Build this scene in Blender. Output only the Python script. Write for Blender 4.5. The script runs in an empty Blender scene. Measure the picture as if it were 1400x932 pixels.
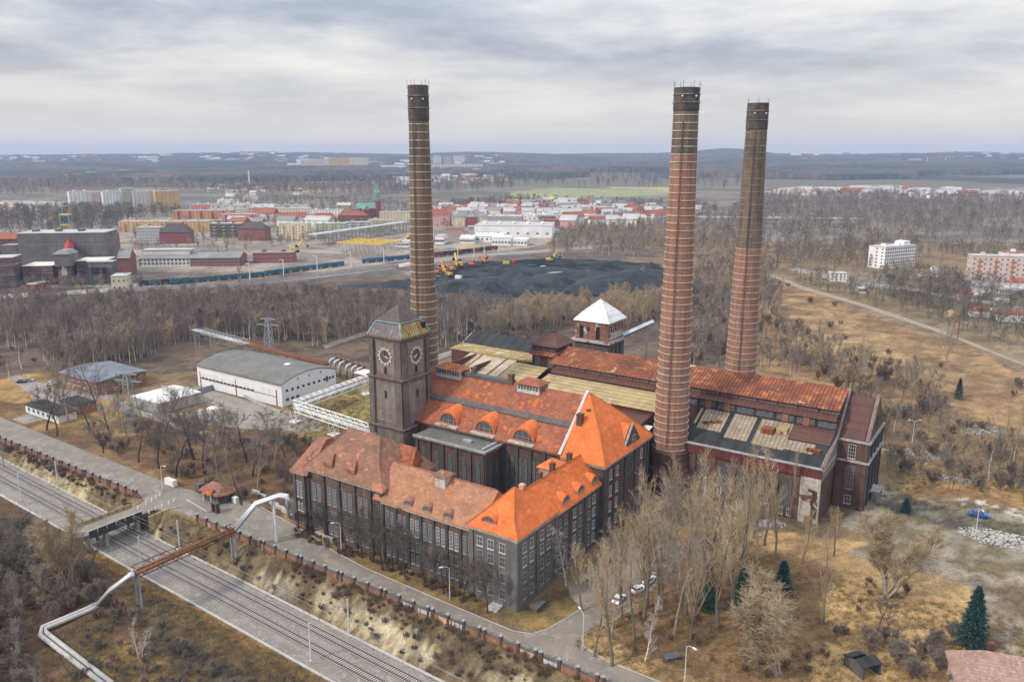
EXPOSURE = 0.14
HAZE = 0.000085
HAZE_COL = (.46, .61, .92, 1)
import bpy, math, random
import numpy as np
from mathutils import Vector, Matrix
random.seed(11); RNG = np.random.default_rng(5)
SC = bpy.context.scene
COL = SC.collection
R = math.radians
# ---------------------------------------------------------------- camera and plan frame
CAM_H, FPX, PITCH = 100.0, 1095.0, math.atan(256 / 1095.0)
CP, SP = math.cos(PITCH), math.sin(PITCH)
O0, TH = (1.1, 161.1), R(-34)
CT, ST = math.cos(TH), math.sin(TH)
def G(px, py, z=0.0):
    """where a sight line of the survey photograph meets height z"""
    u = (px - 700) / FPX; v = (py - 466) / FPX
    dy, dz = CP - v * SP, -SP - v * CP
    t = (z - CAM_H) / dz
    return (u * t, dy * t)
def HT(py, Y):
    v = (py - 466) / FPX
    return CAM_H + (-SP - v * CP) / (CP - v * SP) * Y
def XY(u, v): return (O0[0] + u * CT - v * ST, O0[1] + u * ST + v * CT)
def UV(x, y):
    x = x - O0[0]; y = y - O0[1]
    return x * CT + y * ST, -x * ST + y * CT

cam = bpy.data.cameras.new('camera'); co = bpy.data.objects.new('camera', cam); COL.objects.link(co)
cam.sensor_width = 36; cam.lens = 36 * FPX / 1400; cam.clip_start = 1; cam.clip_end = 60000
co.location = (0, 0, CAM_H); co.rotation_euler = (math.pi / 2 - PITCH, 0, 0)
SC.camera = co

# ---------------------------------------------------------------- object bookkeeping
ORG = {}
def tag(o, label=None, cat=None, group=None, kind=None):
    if label: o['label'] = label
    if cat: o['category'] = cat
    if group: o['group'] = group
    if kind: o['kind'] = kind
    return o
def thing(name, label, cat, loc, rz=0.0, group=None, org=(0, 0)):
    o = bpy.data.objects.new(name, None); COL.objects.link(o)
    o.empty_display_size = 0.5
    o.location = loc if len(loc) == 3 else (loc[0], loc[1], 0); o.rotation_euler = (0, 0, rz)
    ORG[o] = org
    return tag(o, label, cat, group)
def bldg(name, label, cat, u, v, group=None, z=0.0):
    x, y = XY(u, v)
    return thing(name, label, cat, (x, y, z), TH, group, (u, v))
def copy_tree(o, parent=None):
    c = o.copy(); COL.objects.link(c)
    if parent: c.parent = parent
    for ch in list(o.children): copy_tree(ch, c)
    return c
MESHES = {}
def mesh_obj(name, me, parent=None, loc=(0, 0, 0), rz=0.0):
    o = bpy.data.objects.new(name, me); COL.objects.link(o)
    if parent: o.parent = parent
    o.location = loc; o.rotation_euler = (0, 0, rz)
    return o

class MB:
    def __init__(s): s.v = []; s.f = []; s.m = []
    def add(s, vs, fs, m=0):
        o = len(s.v); s.v += [tuple(p) for p in vs]
        for f in fs: s.f.append(tuple(i + o for i in f)); s.m.append(m)
        return s
    def poly(s, pts, m=0): return s.add(pts, [tuple(range(len(pts)))], m)
    def box(s, x0, y0, z0, x1, y1, z1, m=0):
        x0, x1 = min(x0, x1), max(x0, x1); y0, y1 = min(y0, y1), max(y0, y1); z0, z1 = min(z0, z1), max(z0, z1)
        return s.add([(x0,y0,z0),(x1,y0,z0),(x1,y1,z0),(x0,y1,z0),(x0,y0,z1),(x1,y0,z1),(x1,y1,z1),(x0,y1,z1)],
              [(0,3,2,1),(4,5,6,7),(0,1,5,4),(1,2,6,5),(2,3,7,6),(3,0,4,7)], m)
    def prism(s, poly, z0, z1, m=0, mt=None):
        n = len(poly); o = [(p[0], p[1], z0) for p in poly] + [(p[0], p[1], z1) for p in poly]
        s.add(o, [(i, (i+1) % n, n + (i+1) % n, n + i) for i in range(n)], m)
        s.poly([(p[0], p[1], z1) for p in poly], m if mt is None else mt)
        return s.poly([(p[0], p[1], z0) for p in poly][::-1], m)
    def extr(s, prof, a0, a1, axis='u', m=0, mend=None):
        """profile of (other, z) swept along u or v between a0 and a1"""
        P = (lambda a, q: (a, q[0], q[1])) if axis == 'u' else (lambda a, q: (q[0], a, q[1]))
        n = len(prof); vs = [P(a0, q) for q in prof] + [P(a1, q) for q in prof]
        fs = [(i, (i+1) % n, n + (i+1) % n, n + i) for i in range(n)]
        s.add(vs, fs, m)
        me = m if mend is None else mend
        s.poly([P(a0, q) for q in prof][::-1], me); return s.poly([P(a1, q) for q in prof], me)
    def tube(s, pts, r, n=6, m=0, caps=True):
        pts = [Vector(p) for p in pts]; rr = r if isinstance(r, (list, tuple)) else [r] * len(pts)
        base = len(s.v); prev = None
        for i, p in enumerate(pts):
            d = (pts[min(i+1, len(pts)-1)] - pts[max(i-1, 0)]).normalized()
            if prev is None:
                a = d.cross(Vector((0, 0, 1)))
                if a.length < 1e-3: a = Vector((1, 0, 0))
                a.normalize()
            else:
                a = prev - d * prev.dot(d); a.normalize()
            prev = a; b = d.cross(a)
            for k in range(n):
                t = 2 * math.pi * k / n
                s.v.append(tuple(p + (a * math.cos(t) + b * math.sin(t)) * rr[i]))
        for i in range(len(pts) - 1):
            for k in range(n):
                k2 = (k + 1) % n
                s.f.append((base + i*n + k, base + i*n + k2, base + (i+1)*n + k2, base + (i+1)*n + k)); s.m.append(m)
        if caps:
            s.f.append(tuple(base + k for k in range(n))[::-1]); s.m.append(m)
            e = base + (len(pts)-1)*n
            s.f.append(tuple(e + k for k in range(n))); s.m.append(m)
        return s
    def bar(s, a, b, w, m=0):
        return s.tube([a, b], w * 0.7071, 4, m)
    def lathe(s, prof, n=32, cx=0, cy=0, m=0):
        base = len(s.v)
        for r, z in prof:
            for k in range(n):
                t = 2 * math.pi * k / n; s.v.append((cx + r*math.cos(t), cy + r*math.sin(t), z))
        for i in range(len(prof) - 1):
            for k in range(n):
                k2 = (k+1) % n
                s.f.append((base+i*n+k, base+i*n+k2, base+(i+1)*n+k2, base+(i+1)*n+k)); s.m.append(m)
        return s
    def disc(s, r, z, n=32, cx=0, cy=0, m=0):
        return s.poly([(cx + r*math.cos(2*math.pi*k/n), cy + r*math.sin(2*math.pi*k/n), z) for k in range(n)], m)
    def rings(s, u0, v0, u1, v1, levels, m=0, ends=None, cap=True):
        """roof as a stack of inset rectangles; levels = (inset u left, inset v front, inset u right, inset v back, z)"""
        prev = None
        for (a, b, c, d, z) in levels:
            cur = [(u0+a, v0+b, z), (u1-c, v0+b, z), (u1-c, v1-d, z), (u0+a, v1-d, z)]
            if prev:
                for k in range(4):
                    q = [prev[k], prev[(k+1) % 4], cur[(k+1) % 4], cur[k]]
                    w = []
                    for p in q:
                        if not w or (Vector(p) - Vector(w[-1])).length > 1e-4: w.append(p)
                    if (Vector(w[0]) - Vector(w[-1])).length < 1e-4: w.pop()
                    if len(w) > 2: s.poly(w, ends if (ends is not None and k in (1, 3)) else m)
            else: s.poly(cur[::-1], m)
            prev = cur
        if abs(prev[0][0]-prev[1][0]) > 1e-4 and abs(prev[1][1]-prev[2][1]) > 1e-4 and cap: s.poly(prev, m)
        return s
    def mesh(s, name, mats, org=(0, 0), smooth=False):
        me = bpy.data.meshes.new(name)
        v = [(p[0]-org[0], p[1]-org[1], p[2]) for p in s.v] if org != (0, 0) else s.v
        me.from_pydata(v, [], s.f)
        for mt in (mats if isinstance(mats, (list, tuple)) else [mats]): me.materials.append(mt)
        me.polygons.foreach_set('material_index', s.m)
        if smooth: me.polygons.foreach_set('use_smooth', [True]*len(s.f))
        me.update(); return me
    def build(s, name, mats, parent=None, loc=(0, 0, 0), rz=0.0, smooth=False):
        org = ORG.get(parent, (0, 0)) if parent else (0, 0)
        return mesh_obj(name, s.mesh(name, mats, org, smooth), parent, loc, rz)

# ---------------------------------------------------------------- materials
def srgb(h):
    c = [int(h[i:i+2], 16) / 255 for i in (0, 2, 4)]
    return tuple(x / 12.92 if x < .04045 else ((x + .055) / 1.055) ** 2.4 for x in c)
class NT:
    def __init__(s, mat):
        s.t = mat.node_tree; s.n = s.t.nodes; s.l = s.t.links
    def node(s, ty, **kw):
        n = s.n.new(ty)
        for k, v in kw.items(): setattr(n, k, v)
        return n
    def mix(s, fac, a, b, mode='MIX'):
        n = s.node('ShaderNodeMix', data_type='RGBA', blend_type=mode)
        s.put(n.inputs[0], fac); s.put(n.inputs[6], a); s.put(n.inputs[7], b)
        return n.outputs[2]
    def put(s, sock, v):
        if hasattr(v, 'is_output') or isinstance(v, bpy.types.NodeSocket): s.l.new(v, sock)
        elif isinstance(v, (tuple, list)) and len(v) == 3 and sock.type == 'RGBA': sock.default_value = (*v, 1)
        else: sock.default_value = v
    def math(s, op, a, b=0.0):
        n = s.node('ShaderNodeMath', operation=op); s.put(n.inputs[0], a); s.put(n.inputs[1], b); return n.outputs[0]
    def ramp(s, fac, stops):
        n = s.node('ShaderNodeValToRGB'); e = n.color_ramp.elements
        while len(e) < len(stops): e.new(0.5)
        for k, (p, c) in enumerate(stops):
            e[k].position = p; e[k].color = (*c, 1) if isinstance(c, tuple) else (c, c, c, 1)
        s.put(n.inputs[0], fac); return n.outputs[0]
    def noise(s, vec, scale, detail=4, rough=.55, dist=0):
        n = s.node('ShaderNodeTexNoise'); s.put(n.inputs['Vector'], vec)
        n.inputs['Scale'].default_value = scale; n.inputs['Detail'].default_value = detail
        n.inputs['Roughness'].default_value = rough; n.inputs['Distortion'].default_value = dist
        return n.outputs[0]
def mat(name, cols, scale=.25, rough=.85, pattern=None, streak=0.0, fine=.25, bump=.3, metal=0.0, psize=(1, 1), pat_str=.3, patches=None, spec=.3, wob=(.38, .62)):
    """procedural surface: 2-3 colours mixed by noise, fine grain, optional courses/sheets and rain streaks"""
    m = bpy.data.materials.new(name); m.use_nodes = True
    t = NT(m); b = t.n['Principled BSDF']
    b.inputs['Roughness'].default_value = rough; b.inputs['Metallic'].default_value = metal
    b.inputs['Specular IOR Level'].default_value = spec
    tc = t.node('ShaderNodeTexCoord'); P = tc.outputs['Object']
    n1 = t.noise(P, scale, 5, .6)
    c = t.mix(t.ramp(n1, [(wob[0], 0.0), (wob[1], 1.0)]), cols[0], cols[1])
    if len(cols) > 2:
        n2 = t.noise(P, scale * 3.1, 4, .6, .4)
        c = t.mix(t.ramp(n2, [(.52, 0.0), (.66, 1.0)]), c, cols[2])
    if patches:
        n3 = t.noise(P, patches[1], 3, .5, .6)
        c = t.mix(t.ramp(n3, [(patches[2], 0.0), (patches[2] + .04, 1.0)]), c, patches[0])
    if streak:
        mp = t.node('ShaderNodeMapping'); mp.inputs['Scale'].default_value = (1.3, 1.3, .06); t.l.new(P, mp.inputs[0])
        ns = t.noise(mp.outputs[0], 1.0, 4, .6)
        c = t.mix(t.math('MULTIPLY', t.ramp(ns, [(.42, 0.0), (.68, 1.0)]), streak), c, tuple(x * .35 for x in cols[0]))
    h = None
    if pattern:
        sx = t.node('ShaderNodeSeparateXYZ'); t.l.new(P, sx.inputs[0])
        xy = t.math('ADD', sx.outputs[0], sx.outputs[1])
        cb = t.node('ShaderNodeCombineXYZ')
        if pattern in ('brick', 'tile'):
            t.l.new(xy, cb.inputs[0]); t.l.new(sx.outputs[2], cb.inputs[1])
            k = t.node('ShaderNodeTexBrick'); t.l.new(cb.outputs[0], k.inputs['Vector'])
            k.inputs['Scale'].default_value = 1; k.inputs['Brick Width'].default_value = psize[0]; k.inputs['Row Height'].default_value = psize[1]
            k.inputs['Mortar Size'].default_value = psize[1] * .1
            k.inputs['Color1'].default_value = (1, 1, 1, 1); k.inputs['Color2'].default_value = (.55, .55, .55, 1); k.inputs['Mortar'].default_value = (.3, .3, .3, 1)
            g = k.outputs[0]
        else:
            w = t.node('ShaderNodeTexWave', wave_type='BANDS', bands_direction='X', wave_profile='SIN')
            src = {'sheet_u': sx.outputs[0], 'sheet_v': sx.outputs[1], 'rows': sx.outputs[2], 'sheet': xy}[pattern]
            t.l.new(src, cb.inputs[0]); t.l.new(cb.outputs[0], w.inputs[0])
            w.inputs['Scale'].default_value = .314 / psize[0]; w.inputs['Distortion'].default_value = .0
            g = t.ramp(w.outputs[0], [(.05, 0.0), (.35, 1.0)])
        c = t.mix(pat_str, c, t.mix(1.0, c, g, 'MULTIPLY'))
        h = g
    nf = t.noise(P, 2.7, 3, .65)
    c = t.mix(fine, c, t.mix(1.0, c, t.ramp(nf, [(.3, .45), (.7, 1.5)]), 'MULTIPLY'))
    t.l.new(c, b.inputs['Base Color'])
    if bump:
        bp = t.node('ShaderNodeBump'); bp.inputs['Strength'].default_value = bump; bp.inputs['Distance'].default_value = .12
        t.l.new(h if h is not None else nf, bp.inputs['Height']); t.l.new(bp.outputs[0], b.inputs['Normal'])
    return m
M = {}
def dm(key, *a, **k): M[key] = mat(key, *a, **k)
dm('soot_brick', [(.155,.105,.088),(.095,.07,.064),(.20,.13,.10)], .18, pattern='brick', psize=(.5,.16), streak=.5)
dm('hall_brick', [(.15,.08,.06),(.09,.058,.052),(.20,.10,.072)], .15, pattern='brick', psize=(.5,.16), streak=.5)
dm('pier_brick', [(.10,.085,.082),(.07,.062,.062)], .3, pattern='brick', psize=(.5,.16), streak=.4)
dm('grey_render', [(.165,.152,.142),(.115,.108,.104),(.19,.177,.163)], .16, streak=.55)
dm('grey_brick', [(.135,.112,.104),(.09,.08,.076),(.16,.13,.118)], .16, pattern='brick', psize=(.5,.16), streak=.5)
dm('tower_brick', [(.20,.165,.138),(.13,.112,.10),(.24,.195,.16)], .12, pattern='brick', psize=(.5,.16), streak=.6)
dm('tower_panel', [(.26,.22,.19),(.18,.155,.135),(.21,.13,.10)], .14, streak=.5)
dm('chimney_tan', [(.27,.165,.105),(.20,.135,.09),(.155,.12,.09)], .05, pattern='brick', psize=(.6,.3), streak=.6)
dm('chimney_red', [(.38,.185,.115),(.30,.16,.105),(.32,.215,.15)], .05, pattern='brick', psize=(.6,.3), streak=.6)
dm('chimney_soot', [(.05,.047,.048),(.13,.105,.085)], .2, pattern='brick', psize=(.6,.3), streak=.3)
dm('chimney_drab', [(.17,.135,.10),(.21,.15,.105),(.13,.105,.08)], .05, pattern='brick', psize=(.6,.3), streak=.7)
dm('hoop', [(.52,.485,.445),(.36,.32,.29)], .5, rough=.6)
dm('dark_hoop', [(.10,.09,.085),(.30,.27,.25)], .25, rough=.7)
dm('old_tile', [(.42,.20,.11),(.31,.155,.092),(.47,.235,.13)], .22, pattern='tile', psize=(.9,.38), pat_str=.45, streak=.25, patches=((.46,.13,.035),.28,.66))
dm('hall_tile', [(.36,.12,.062),(.25,.092,.058),(.41,.15,.07)], .35, pattern='tile', psize=(.9,.38), pat_str=.5, streak=.3, patches=((.58,.15,.035),.45,.60))
dm('mansard_tile', [(.31,.15,.095),(.21,.115,.08),(.36,.175,.105)], .22, pattern='tile', psize=(.9,.38), pat_str=.45, streak=.25, patches=((.52,.20,.11),.3,.60))
dm('salmon_tile', [(.40,.16,.10),(.28,.12,.085),(.19,.10,.075)], .5, pattern='tile', psize=(.9,.38), pat_str=.5, patches=((.13,.09,.075),.35,.6))
dm('new_tile', [(.72,.18,.045),(.60,.145,.038),(.76,.215,.065)], .22, pattern='tile', psize=(.9,.45), pat_str=.38, fine=.25, streak=.16)
dm('new_ridge', [(.42,.13,.03),(.36,.115,.03)], .5)
dm('rust_sheet', [(.28,.085,.035),(.13,.045,.03),(.38,.15,.06)], .12, pattern='sheet_u', psize=(1.1,1), pat_str=.5, patches=((.55,.40,.25),.16,.66), streak=.3)
dm('brown_sheet', [(.105,.042,.03),(.08,.036,.03),(.13,.05,.03)], .2, pattern='sheet_u', psize=(1.4,1), pat_str=.25, rough=.7)
dm('brown_sheet_v', [(.12,.05,.036),(.085,.04,.033)], .2, pattern='sheet_v', psize=(2,1), pat_str=.15, patches=((.28,.10,.035),.25,.64), rough=.7)
dm('yellow_sheet', [(.40,.30,.145),(.30,.225,.115),(.45,.36,.19)], .13, pattern='sheet_v', psize=(2.2,1), pat_str=.3)
dm('pale_sheet', [(.50,.40,.29),(.38,.29,.20),(.56,.47,.35)], .2, pattern='sheet_u', psize=(1.2,1), pat_str=.35, streak=.2)
dm('worn_sheet', [(.30,.24,.165),(.22,.175,.125),(.36,.30,.22)], .2, pattern='sheet_u', psize=(1.2,1), pat_str=.35, streak=.3)
dm('tar_felt', [(.022,.026,.026),(.04,.04,.04),(.03,.032,.034)], .2, pattern='sheet_u', psize=(5,1), pat_str=.3, patches=((.15,.14,.13),.35,.73))
dm('grey_felt', [(.13,.125,.11),(.10,.098,.09),(.16,.15,.13)], .2)
dm('slate', [(.16,.15,.155),(.12,.115,.12)], .25)
dm('maroon', [(.14,.032,.033),(.10,.03,.03),(.17,.05,.042)], .2, streak=.4, rough=.65)
dm('maroon_dark', [(.075,.035,.034),(.055,.03,.03)], .2, streak=.4)
dm('copper', [(.20,.40,.38),(.10,.24,.30),(.38,.48,.42)], .35, rough=.6, pattern='sheet', psize=(.9,1), pat_str=.2, patches=((.30,.18,.07),.3,.60))
dm('copper_rust', [(.30,.19,.07),(.42,.36,.16),(.22,.12,.05)], .3, pattern='sheet_v', psize=(1.0,1), pat_str=.6, patches=((.45,.5,.33),.4,.62))
dm('copper_grey', [(.185,.165,.155),(.14,.125,.12),(.26,.25,.24)], .35, pattern='sheet_u', psize=(1.0,1), pat_str=.35, streak=.35)
dm('lead', [(.105,.08,.075),(.08,.062,.06),(.125,.10,.09)], .3, pattern='rows', psize=(.7,1), pat_str=.2, rough=.7)
dm('stone_trim', [(.36,.35,.34),(.26,.25,.24),(.42,.41,.39)], .3, streak=.35)
dm('cornice', [(.20,.15,.11),(.13,.10,.08),(.27,.16,.09)], .4, streak=.4)
dm('coping', [(.26,.20,.175),(.20,.155,.14)], .4, streak=.3)
dm('white_paint', [(.72,.72,.70),(.60,.60,.58)], .3, rough=.55, fine=.1)
dm('white_roof', [(.74,.74,.73),(.60,.60,.59)], .25, rough=.5, fine=.15, streak=.18, pattern='sheet_u', psize=(1.6,1), pat_str=.14)
dm('old_white', [(.50,.46,.40),(.38,.33,.28),(.58,.55,.49)], .4, patches=((.17,.08,.055),.22,.60), streak=.3)
dm('old_brick', [(.30,.14,.09),(.21,.10,.07),(.36,.20,.14)], .4, pattern='brick', psize=(.5,.16), streak=.4, patches=((.55,.49,.41),.28,.60))
dm('wall_brick', [(.36,.17,.10),(.25,.12,.08),(.42,.22,.14)], .35, pattern='brick', psize=(.5,.16), streak=.3, patches=((.5,.34,.23),.3,.63))
dm('pink_render', [(.60,.36,.25),(.54,.32,.22)], .4)
dm('pillar_brick', [(.085,.062,.055),(.13,.085,.07)], .6, pattern='brick', psize=(.5,.16))
dm('shaft_brick', [(.17,.085,.06),(.11,.065,.05)], .2, pattern='brick', psize=(.5,.16), streak=.5)
dm('concrete', [(.34,.32,.29),(.25,.235,.215),(.40,.38,.35)], .4, streak=.3)
dm('pale_concrete', [(.46,.44,.41),(.36,.35,.33)], .4, streak=.25)
dm('dark_concrete', [(.12,.115,.11),(.085,.08,.08)], .4, streak=.3)
dm('hall_metal', [(.74,.745,.76),(.66,.67,.69)], .12, pattern='sheet_u', psize=(1.2,1), pat_str=.06, rough=.5, fine=.08)
dm('hall_roof', [(.155,.15,.135),(.12,.118,.108),(.18,.17,.15)], .1)
dm('blue_roof', [(.17,.19,.22),(.13,.145,.17)], .15, pattern='sheet_u', psize=(1.6,1), pat_str=.15)
dm('pipe_silver', [(.48,.50,.51),(.38,.40,.41)], .35, rough=.42, metal=.35, fine=.12)
dm('pipe_rust', [(.20,.085,.035),(.13,.06,.03),(.26,.15,.08)], .4, rough=.8)
dm('rust_steel', [(.22,.085,.035),(.16,.065,.03)], .6)
dm('green_steel', [(.26,.32,.28),(.20,.25,.22)], .6, rough=.6)
dm('grey_steel', [(.32,.33,.34),(.24,.25,.26)], .6, rough=.5)
dm('dark_steel', [(.05,.052,.055),(.035,.036,.04)], .6, rough=.6)
dm('pole_paint', [(.60,.60,.58),(.50,.50,.48)], .8, rough=.6)
dm('glass', [(.06,.068,.078),(.10,.11,.12)], .35, rough=.12, bump=.02, fine=.1, spec=.6)  # base colour lightened to stand in for grey sky reflected in the panes
dm('glass_blue', [(.12,.14,.155),(.07,.085,.095),(.24,.25,.24)], .8, rough=.2, bump=.02, fine=.3, spec=.6)
dm('dark_void', [(.012,.012,.014),(.02,.02,.022)], .5, bump=0)
dm('frame_white', [(.55,.54,.51),(.42,.40,.38)], .8, rough=.6)
dm('frame_grey', [(.22,.22,.215),(.30,.30,.29)], .8, rough=.6)
dm('frame_dark', [(.06,.065,.065),(.09,.09,.09)], .8, rough=.6)
dm('wood', [(.40,.22,.07),(.30,.16,.055)], .8)
dm('yellow_paint', [(.70,.48,.06),(.60,.40,.05)], .5, rough=.5)
dm('orange_paint', [(.70,.22,.03),(.55,.17,.03)], .5, rough=.5)
dm('red_paint', [(.38,.05,.04),(.30,.045,.035)], .4, rough=.55)
dm('blue_paint', [(.03,.14,.28),(.025,.10,.20)], .4, rough=.5)
dm('teal_paint', [(.045,.15,.19),(.03,.10,.13)], .3, rough=.6, streak=.3)
dm('green_paint', [(.04,.15,.07),(.03,.11,.055)], .4, rough=.5)
dm('asphalt', [(.225,.195,.16),(.175,.15,.125),(.265,.235,.20)], .12, fine=.35, patches=((.28,.25,.22),.22,.66))
dm('old_tarmac', [(.26,.235,.205),(.19,.17,.15),(.30,.27,.24)], .12, fine=.4)
dm('ballast', [(.24,.215,.19),(.185,.163,.142),(.28,.255,.23)], .25, fine=.7, bump=.6)
dm('stained_ballast', [(.20,.165,.135),(.15,.125,.105),(.24,.20,.17)], .3, fine=.7, bump=.6)
dm('dirt', [(.30,.245,.175),(.24,.19,.135)], .2, fine=.5)
dm('sleeper', [(.40,.38,.36),(.33,.31,.29)], .5)
dm('rail_steel', [(.13,.085,.065),(.10,.07,.055)], .5, rough=.5, metal=.4)
dm('coal', [(.010,.014,.018),(.020,.026,.031),(.040,.046,.050)], .06, rough=.75, fine=.5)
dm('gravel_heap', [(.40,.28,.17),(.33,.24,.15)], .3)
dm('bark_dark', [(.075,.062,.052),(.05,.043,.038)], 1.2, fine=.4)
dm('bark_mid', [(.20,.165,.13),(.14,.118,.095)], 1.2, fine=.4)
dm('bark_tan', [(.36,.29,.21),(.26,.21,.16)], 1.2, fine=.4)
dm('bark_birch', [(.74,.69,.65),(.60,.55,.52),(.16,.14,.13)], 1.4, fine=.3)
dm('bark_oldbirch', [(.46,.41,.37),(.34,.30,.27)], 1.2, fine=.3)
dm('twig_dark', [(.17,.135,.11),(.125,.103,.09)], .6, fine=.4)
dm('twig_tan', [(.46,.35,.225),(.36,.275,.175)], .5, fine=.4)
dm('twig_birch', [(.255,.19,.165),(.18,.14,.125)], .5, fine=.4)
dm('twig_grey', [(.32,.265,.21),(.24,.205,.17)], .5, fine=.4)
dm('twig_pale', [(.50,.42,.36),(.40,.33,.28)], .5, fine=.3)
dm('twig_ochre', [(.32,.15,.05),(.24,.12,.045)], .5, fine=.4)
dm('twig_brown', [(.22,.155,.115),(.165,.12,.095)], .5, fine=.4)
dm('needle', [(.012,.042,.048),(.022,.062,.052),(.010,.03,.036)], .6, fine=.5)
dm('house_tile', [(.40,.25,.20),(.30,.19,.155),(.46,.30,.25)], .5, pattern='tile', psize=(.9,.38), pat_str=.35, streak=.2)
dm('twig_thorn', [(.25,.20,.16),(.19,.155,.13)], .6, fine=.4)
dm('needle_green', [(.022,.06,.045),(.035,.078,.05)], .6, fine=.5)
dm('weed', [(.10,.095,.045),(.075,.07,.04)], .5)
dm('straw', [(.33,.24,.115),(.24,.165,.075),(.38,.29,.15)], .2, fine=.5)
dm('car_white', [(.75,.76,.77),(.72,.73,.74)], .5, rough=.25, bump=0, fine=.02, spec=.5)
dm('car_silver', [(.42,.43,.45),(.40,.41,.43)], .5, rough=.25, bump=0, fine=.02, metal=.4)
dm('car_blue', [(.02,.09,.32),(.02,.08,.28)], .5, rough=.25, bump=0, fine=.02)
dm('car_dark', [(.05,.055,.065),(.045,.05,.06)], .5, rough=.25, bump=0, fine=.02)
dm('tyre', [(.02,.02,.021),(.026,.026,.026)], .5, bump=0)
dm('clock_white', [(.66,.63,.58),(.54,.51,.47)], .8, rough=.6)
dm('clock_dial', [(.125,.09,.075),(.085,.065,.06)], .5)
dm('graffiti', [(.62,.60,.66),(.55,.53,.60),(.35,.33,.40)], .8, fine=.2)
dm('lamp_glass', [(.7,.7,.68),(.65,.65,.63)], .5, rough=.3)
# ================================================================ sky, sun, air
SUN_EL, SUN_AZ = R(40), R(-118)          # azimuth from +Y (view direction), clockwise seen from above
w = bpy.data.worlds.new('World'); SC.world = w; w.use_nodes = True
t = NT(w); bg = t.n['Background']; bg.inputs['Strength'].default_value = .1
sky = t.node('ShaderNodeTexSky', sky_type='NISHITA'); sky.sun_disc = False
sky.sun_elevation = SUN_EL; sky.sun_rotation = SUN_AZ; sky.altitude = 300; sky.dust_density = 2.5
tc = t.node('ShaderNodeTexCoord'); sx = t.node('ShaderNodeSeparateXYZ'); t.l.new(tc.outputs['Generated'], sx.inputs[0])
zz = t.math('ADD', t.math('MAXIMUM', sx.outputs[2], 0.0), .11)
cb = t.node('ShaderNodeCombineXYZ')
t.l.new(t.math('DIVIDE', sx.outputs[0], zz), cb.inputs[0]); t.l.new(t.math('MULTIPLY', t.math('DIVIDE', sx.outputs[1], zz), 1.15), cb.inputs[1])
mp = t.node('ShaderNodeMapping'); mp.inputs['Location'].default_value = (1.2, 5.1, 0.4); t.l.new(cb.outputs[0], mp.inputs[0])
n1 = t.noise(mp.outputs[0], .46, 7, .55, .25); n2 = t.noise(mp.outputs[0], 2.3, 6, .6, .2)
d = t.math('ADD', t.math('MULTIPLY', n1, .84), t.math('MULTIPLY', n2, .16))
cl = t.ramp(d, [(.42, (3.0, 3.3, 4.0)), (.48, (4.3, 4.5, 5.0)), (.54, (5.9, 5.85, 5.9)), (.63, (7.6, 7.3, 6.9))])
hz = t.ramp(sx.outputs[2], [(0.0, 1.0), (.035, .8), (.11, .12), (.2, 0.0)])
cl = t.mix(t.math('MULTIPLY', hz, .9), cl, (9.2, 8.7, 8.1))
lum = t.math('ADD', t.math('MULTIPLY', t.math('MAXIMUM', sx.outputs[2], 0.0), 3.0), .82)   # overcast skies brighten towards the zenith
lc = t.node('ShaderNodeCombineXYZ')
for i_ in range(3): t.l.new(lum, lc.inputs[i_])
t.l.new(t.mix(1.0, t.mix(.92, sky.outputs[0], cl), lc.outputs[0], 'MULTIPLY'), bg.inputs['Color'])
sl = bpy.data.lights.new('sun', 'SUN'); sl.energy = 2.7; sl.angle = R(6); sl.color = (1.0, .92, .80)
so = bpy.data.objects.new('sun', sl); COL.objects.link(so)
sd = Vector((math.sin(SUN_AZ) * math.cos(SUN_EL), math.cos(SUN_AZ) * math.cos(SUN_EL), math.sin(SUN_EL)))
so.rotation_euler = sd.to_track_quat('Z', 'Y').to_euler(); so.location = (-300, -200, 400)
SC.view_settings.view_transform = 'Standard'; SC.view_settings.look = 'None'
SC.view_settings.exposure = EXPOSURE; SC.view_settings.gamma = 1; SC.view_settings.use_curve_mapping = False
SC.render.engine = 'CYCLES'
SC.cycles.max_bounces = 5; SC.cycles.diffuse_bounces = 2; SC.cycles.glossy_bounces = 2; SC.cycles.transmission_bounces = 2
SC.cycles.volume_bounces = 0; SC.cycles.use_denoising = True; SC.cycles.denoising_prefilter = 'NONE'; SC.cycles.caustics_reflective = False; SC.cycles.caustics_refractive = False

if HAZE > 0:
    hb = MB().box(-16000, -900, -120, 16000, 9990, 190)
    hm = bpy.data.materials.new('haze'); hm.use_nodes = True; hn = hm.node_tree
    hn.nodes.clear(); ho = hn.nodes.new('ShaderNodeOutputMaterial'); hv = hn.nodes.new('ShaderNodeVolumePrincipled')
    hv.inputs['Color'].default_value = HAZE_COL; hv.inputs['Density'].default_value = HAZE
    hv.inputs['Anisotropy'].default_value = 0.0
    hn.links.new(hv.outputs[0], ho.inputs['Volume'])
    tag(hb.build('haze', hm), kind='stuff')

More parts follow.
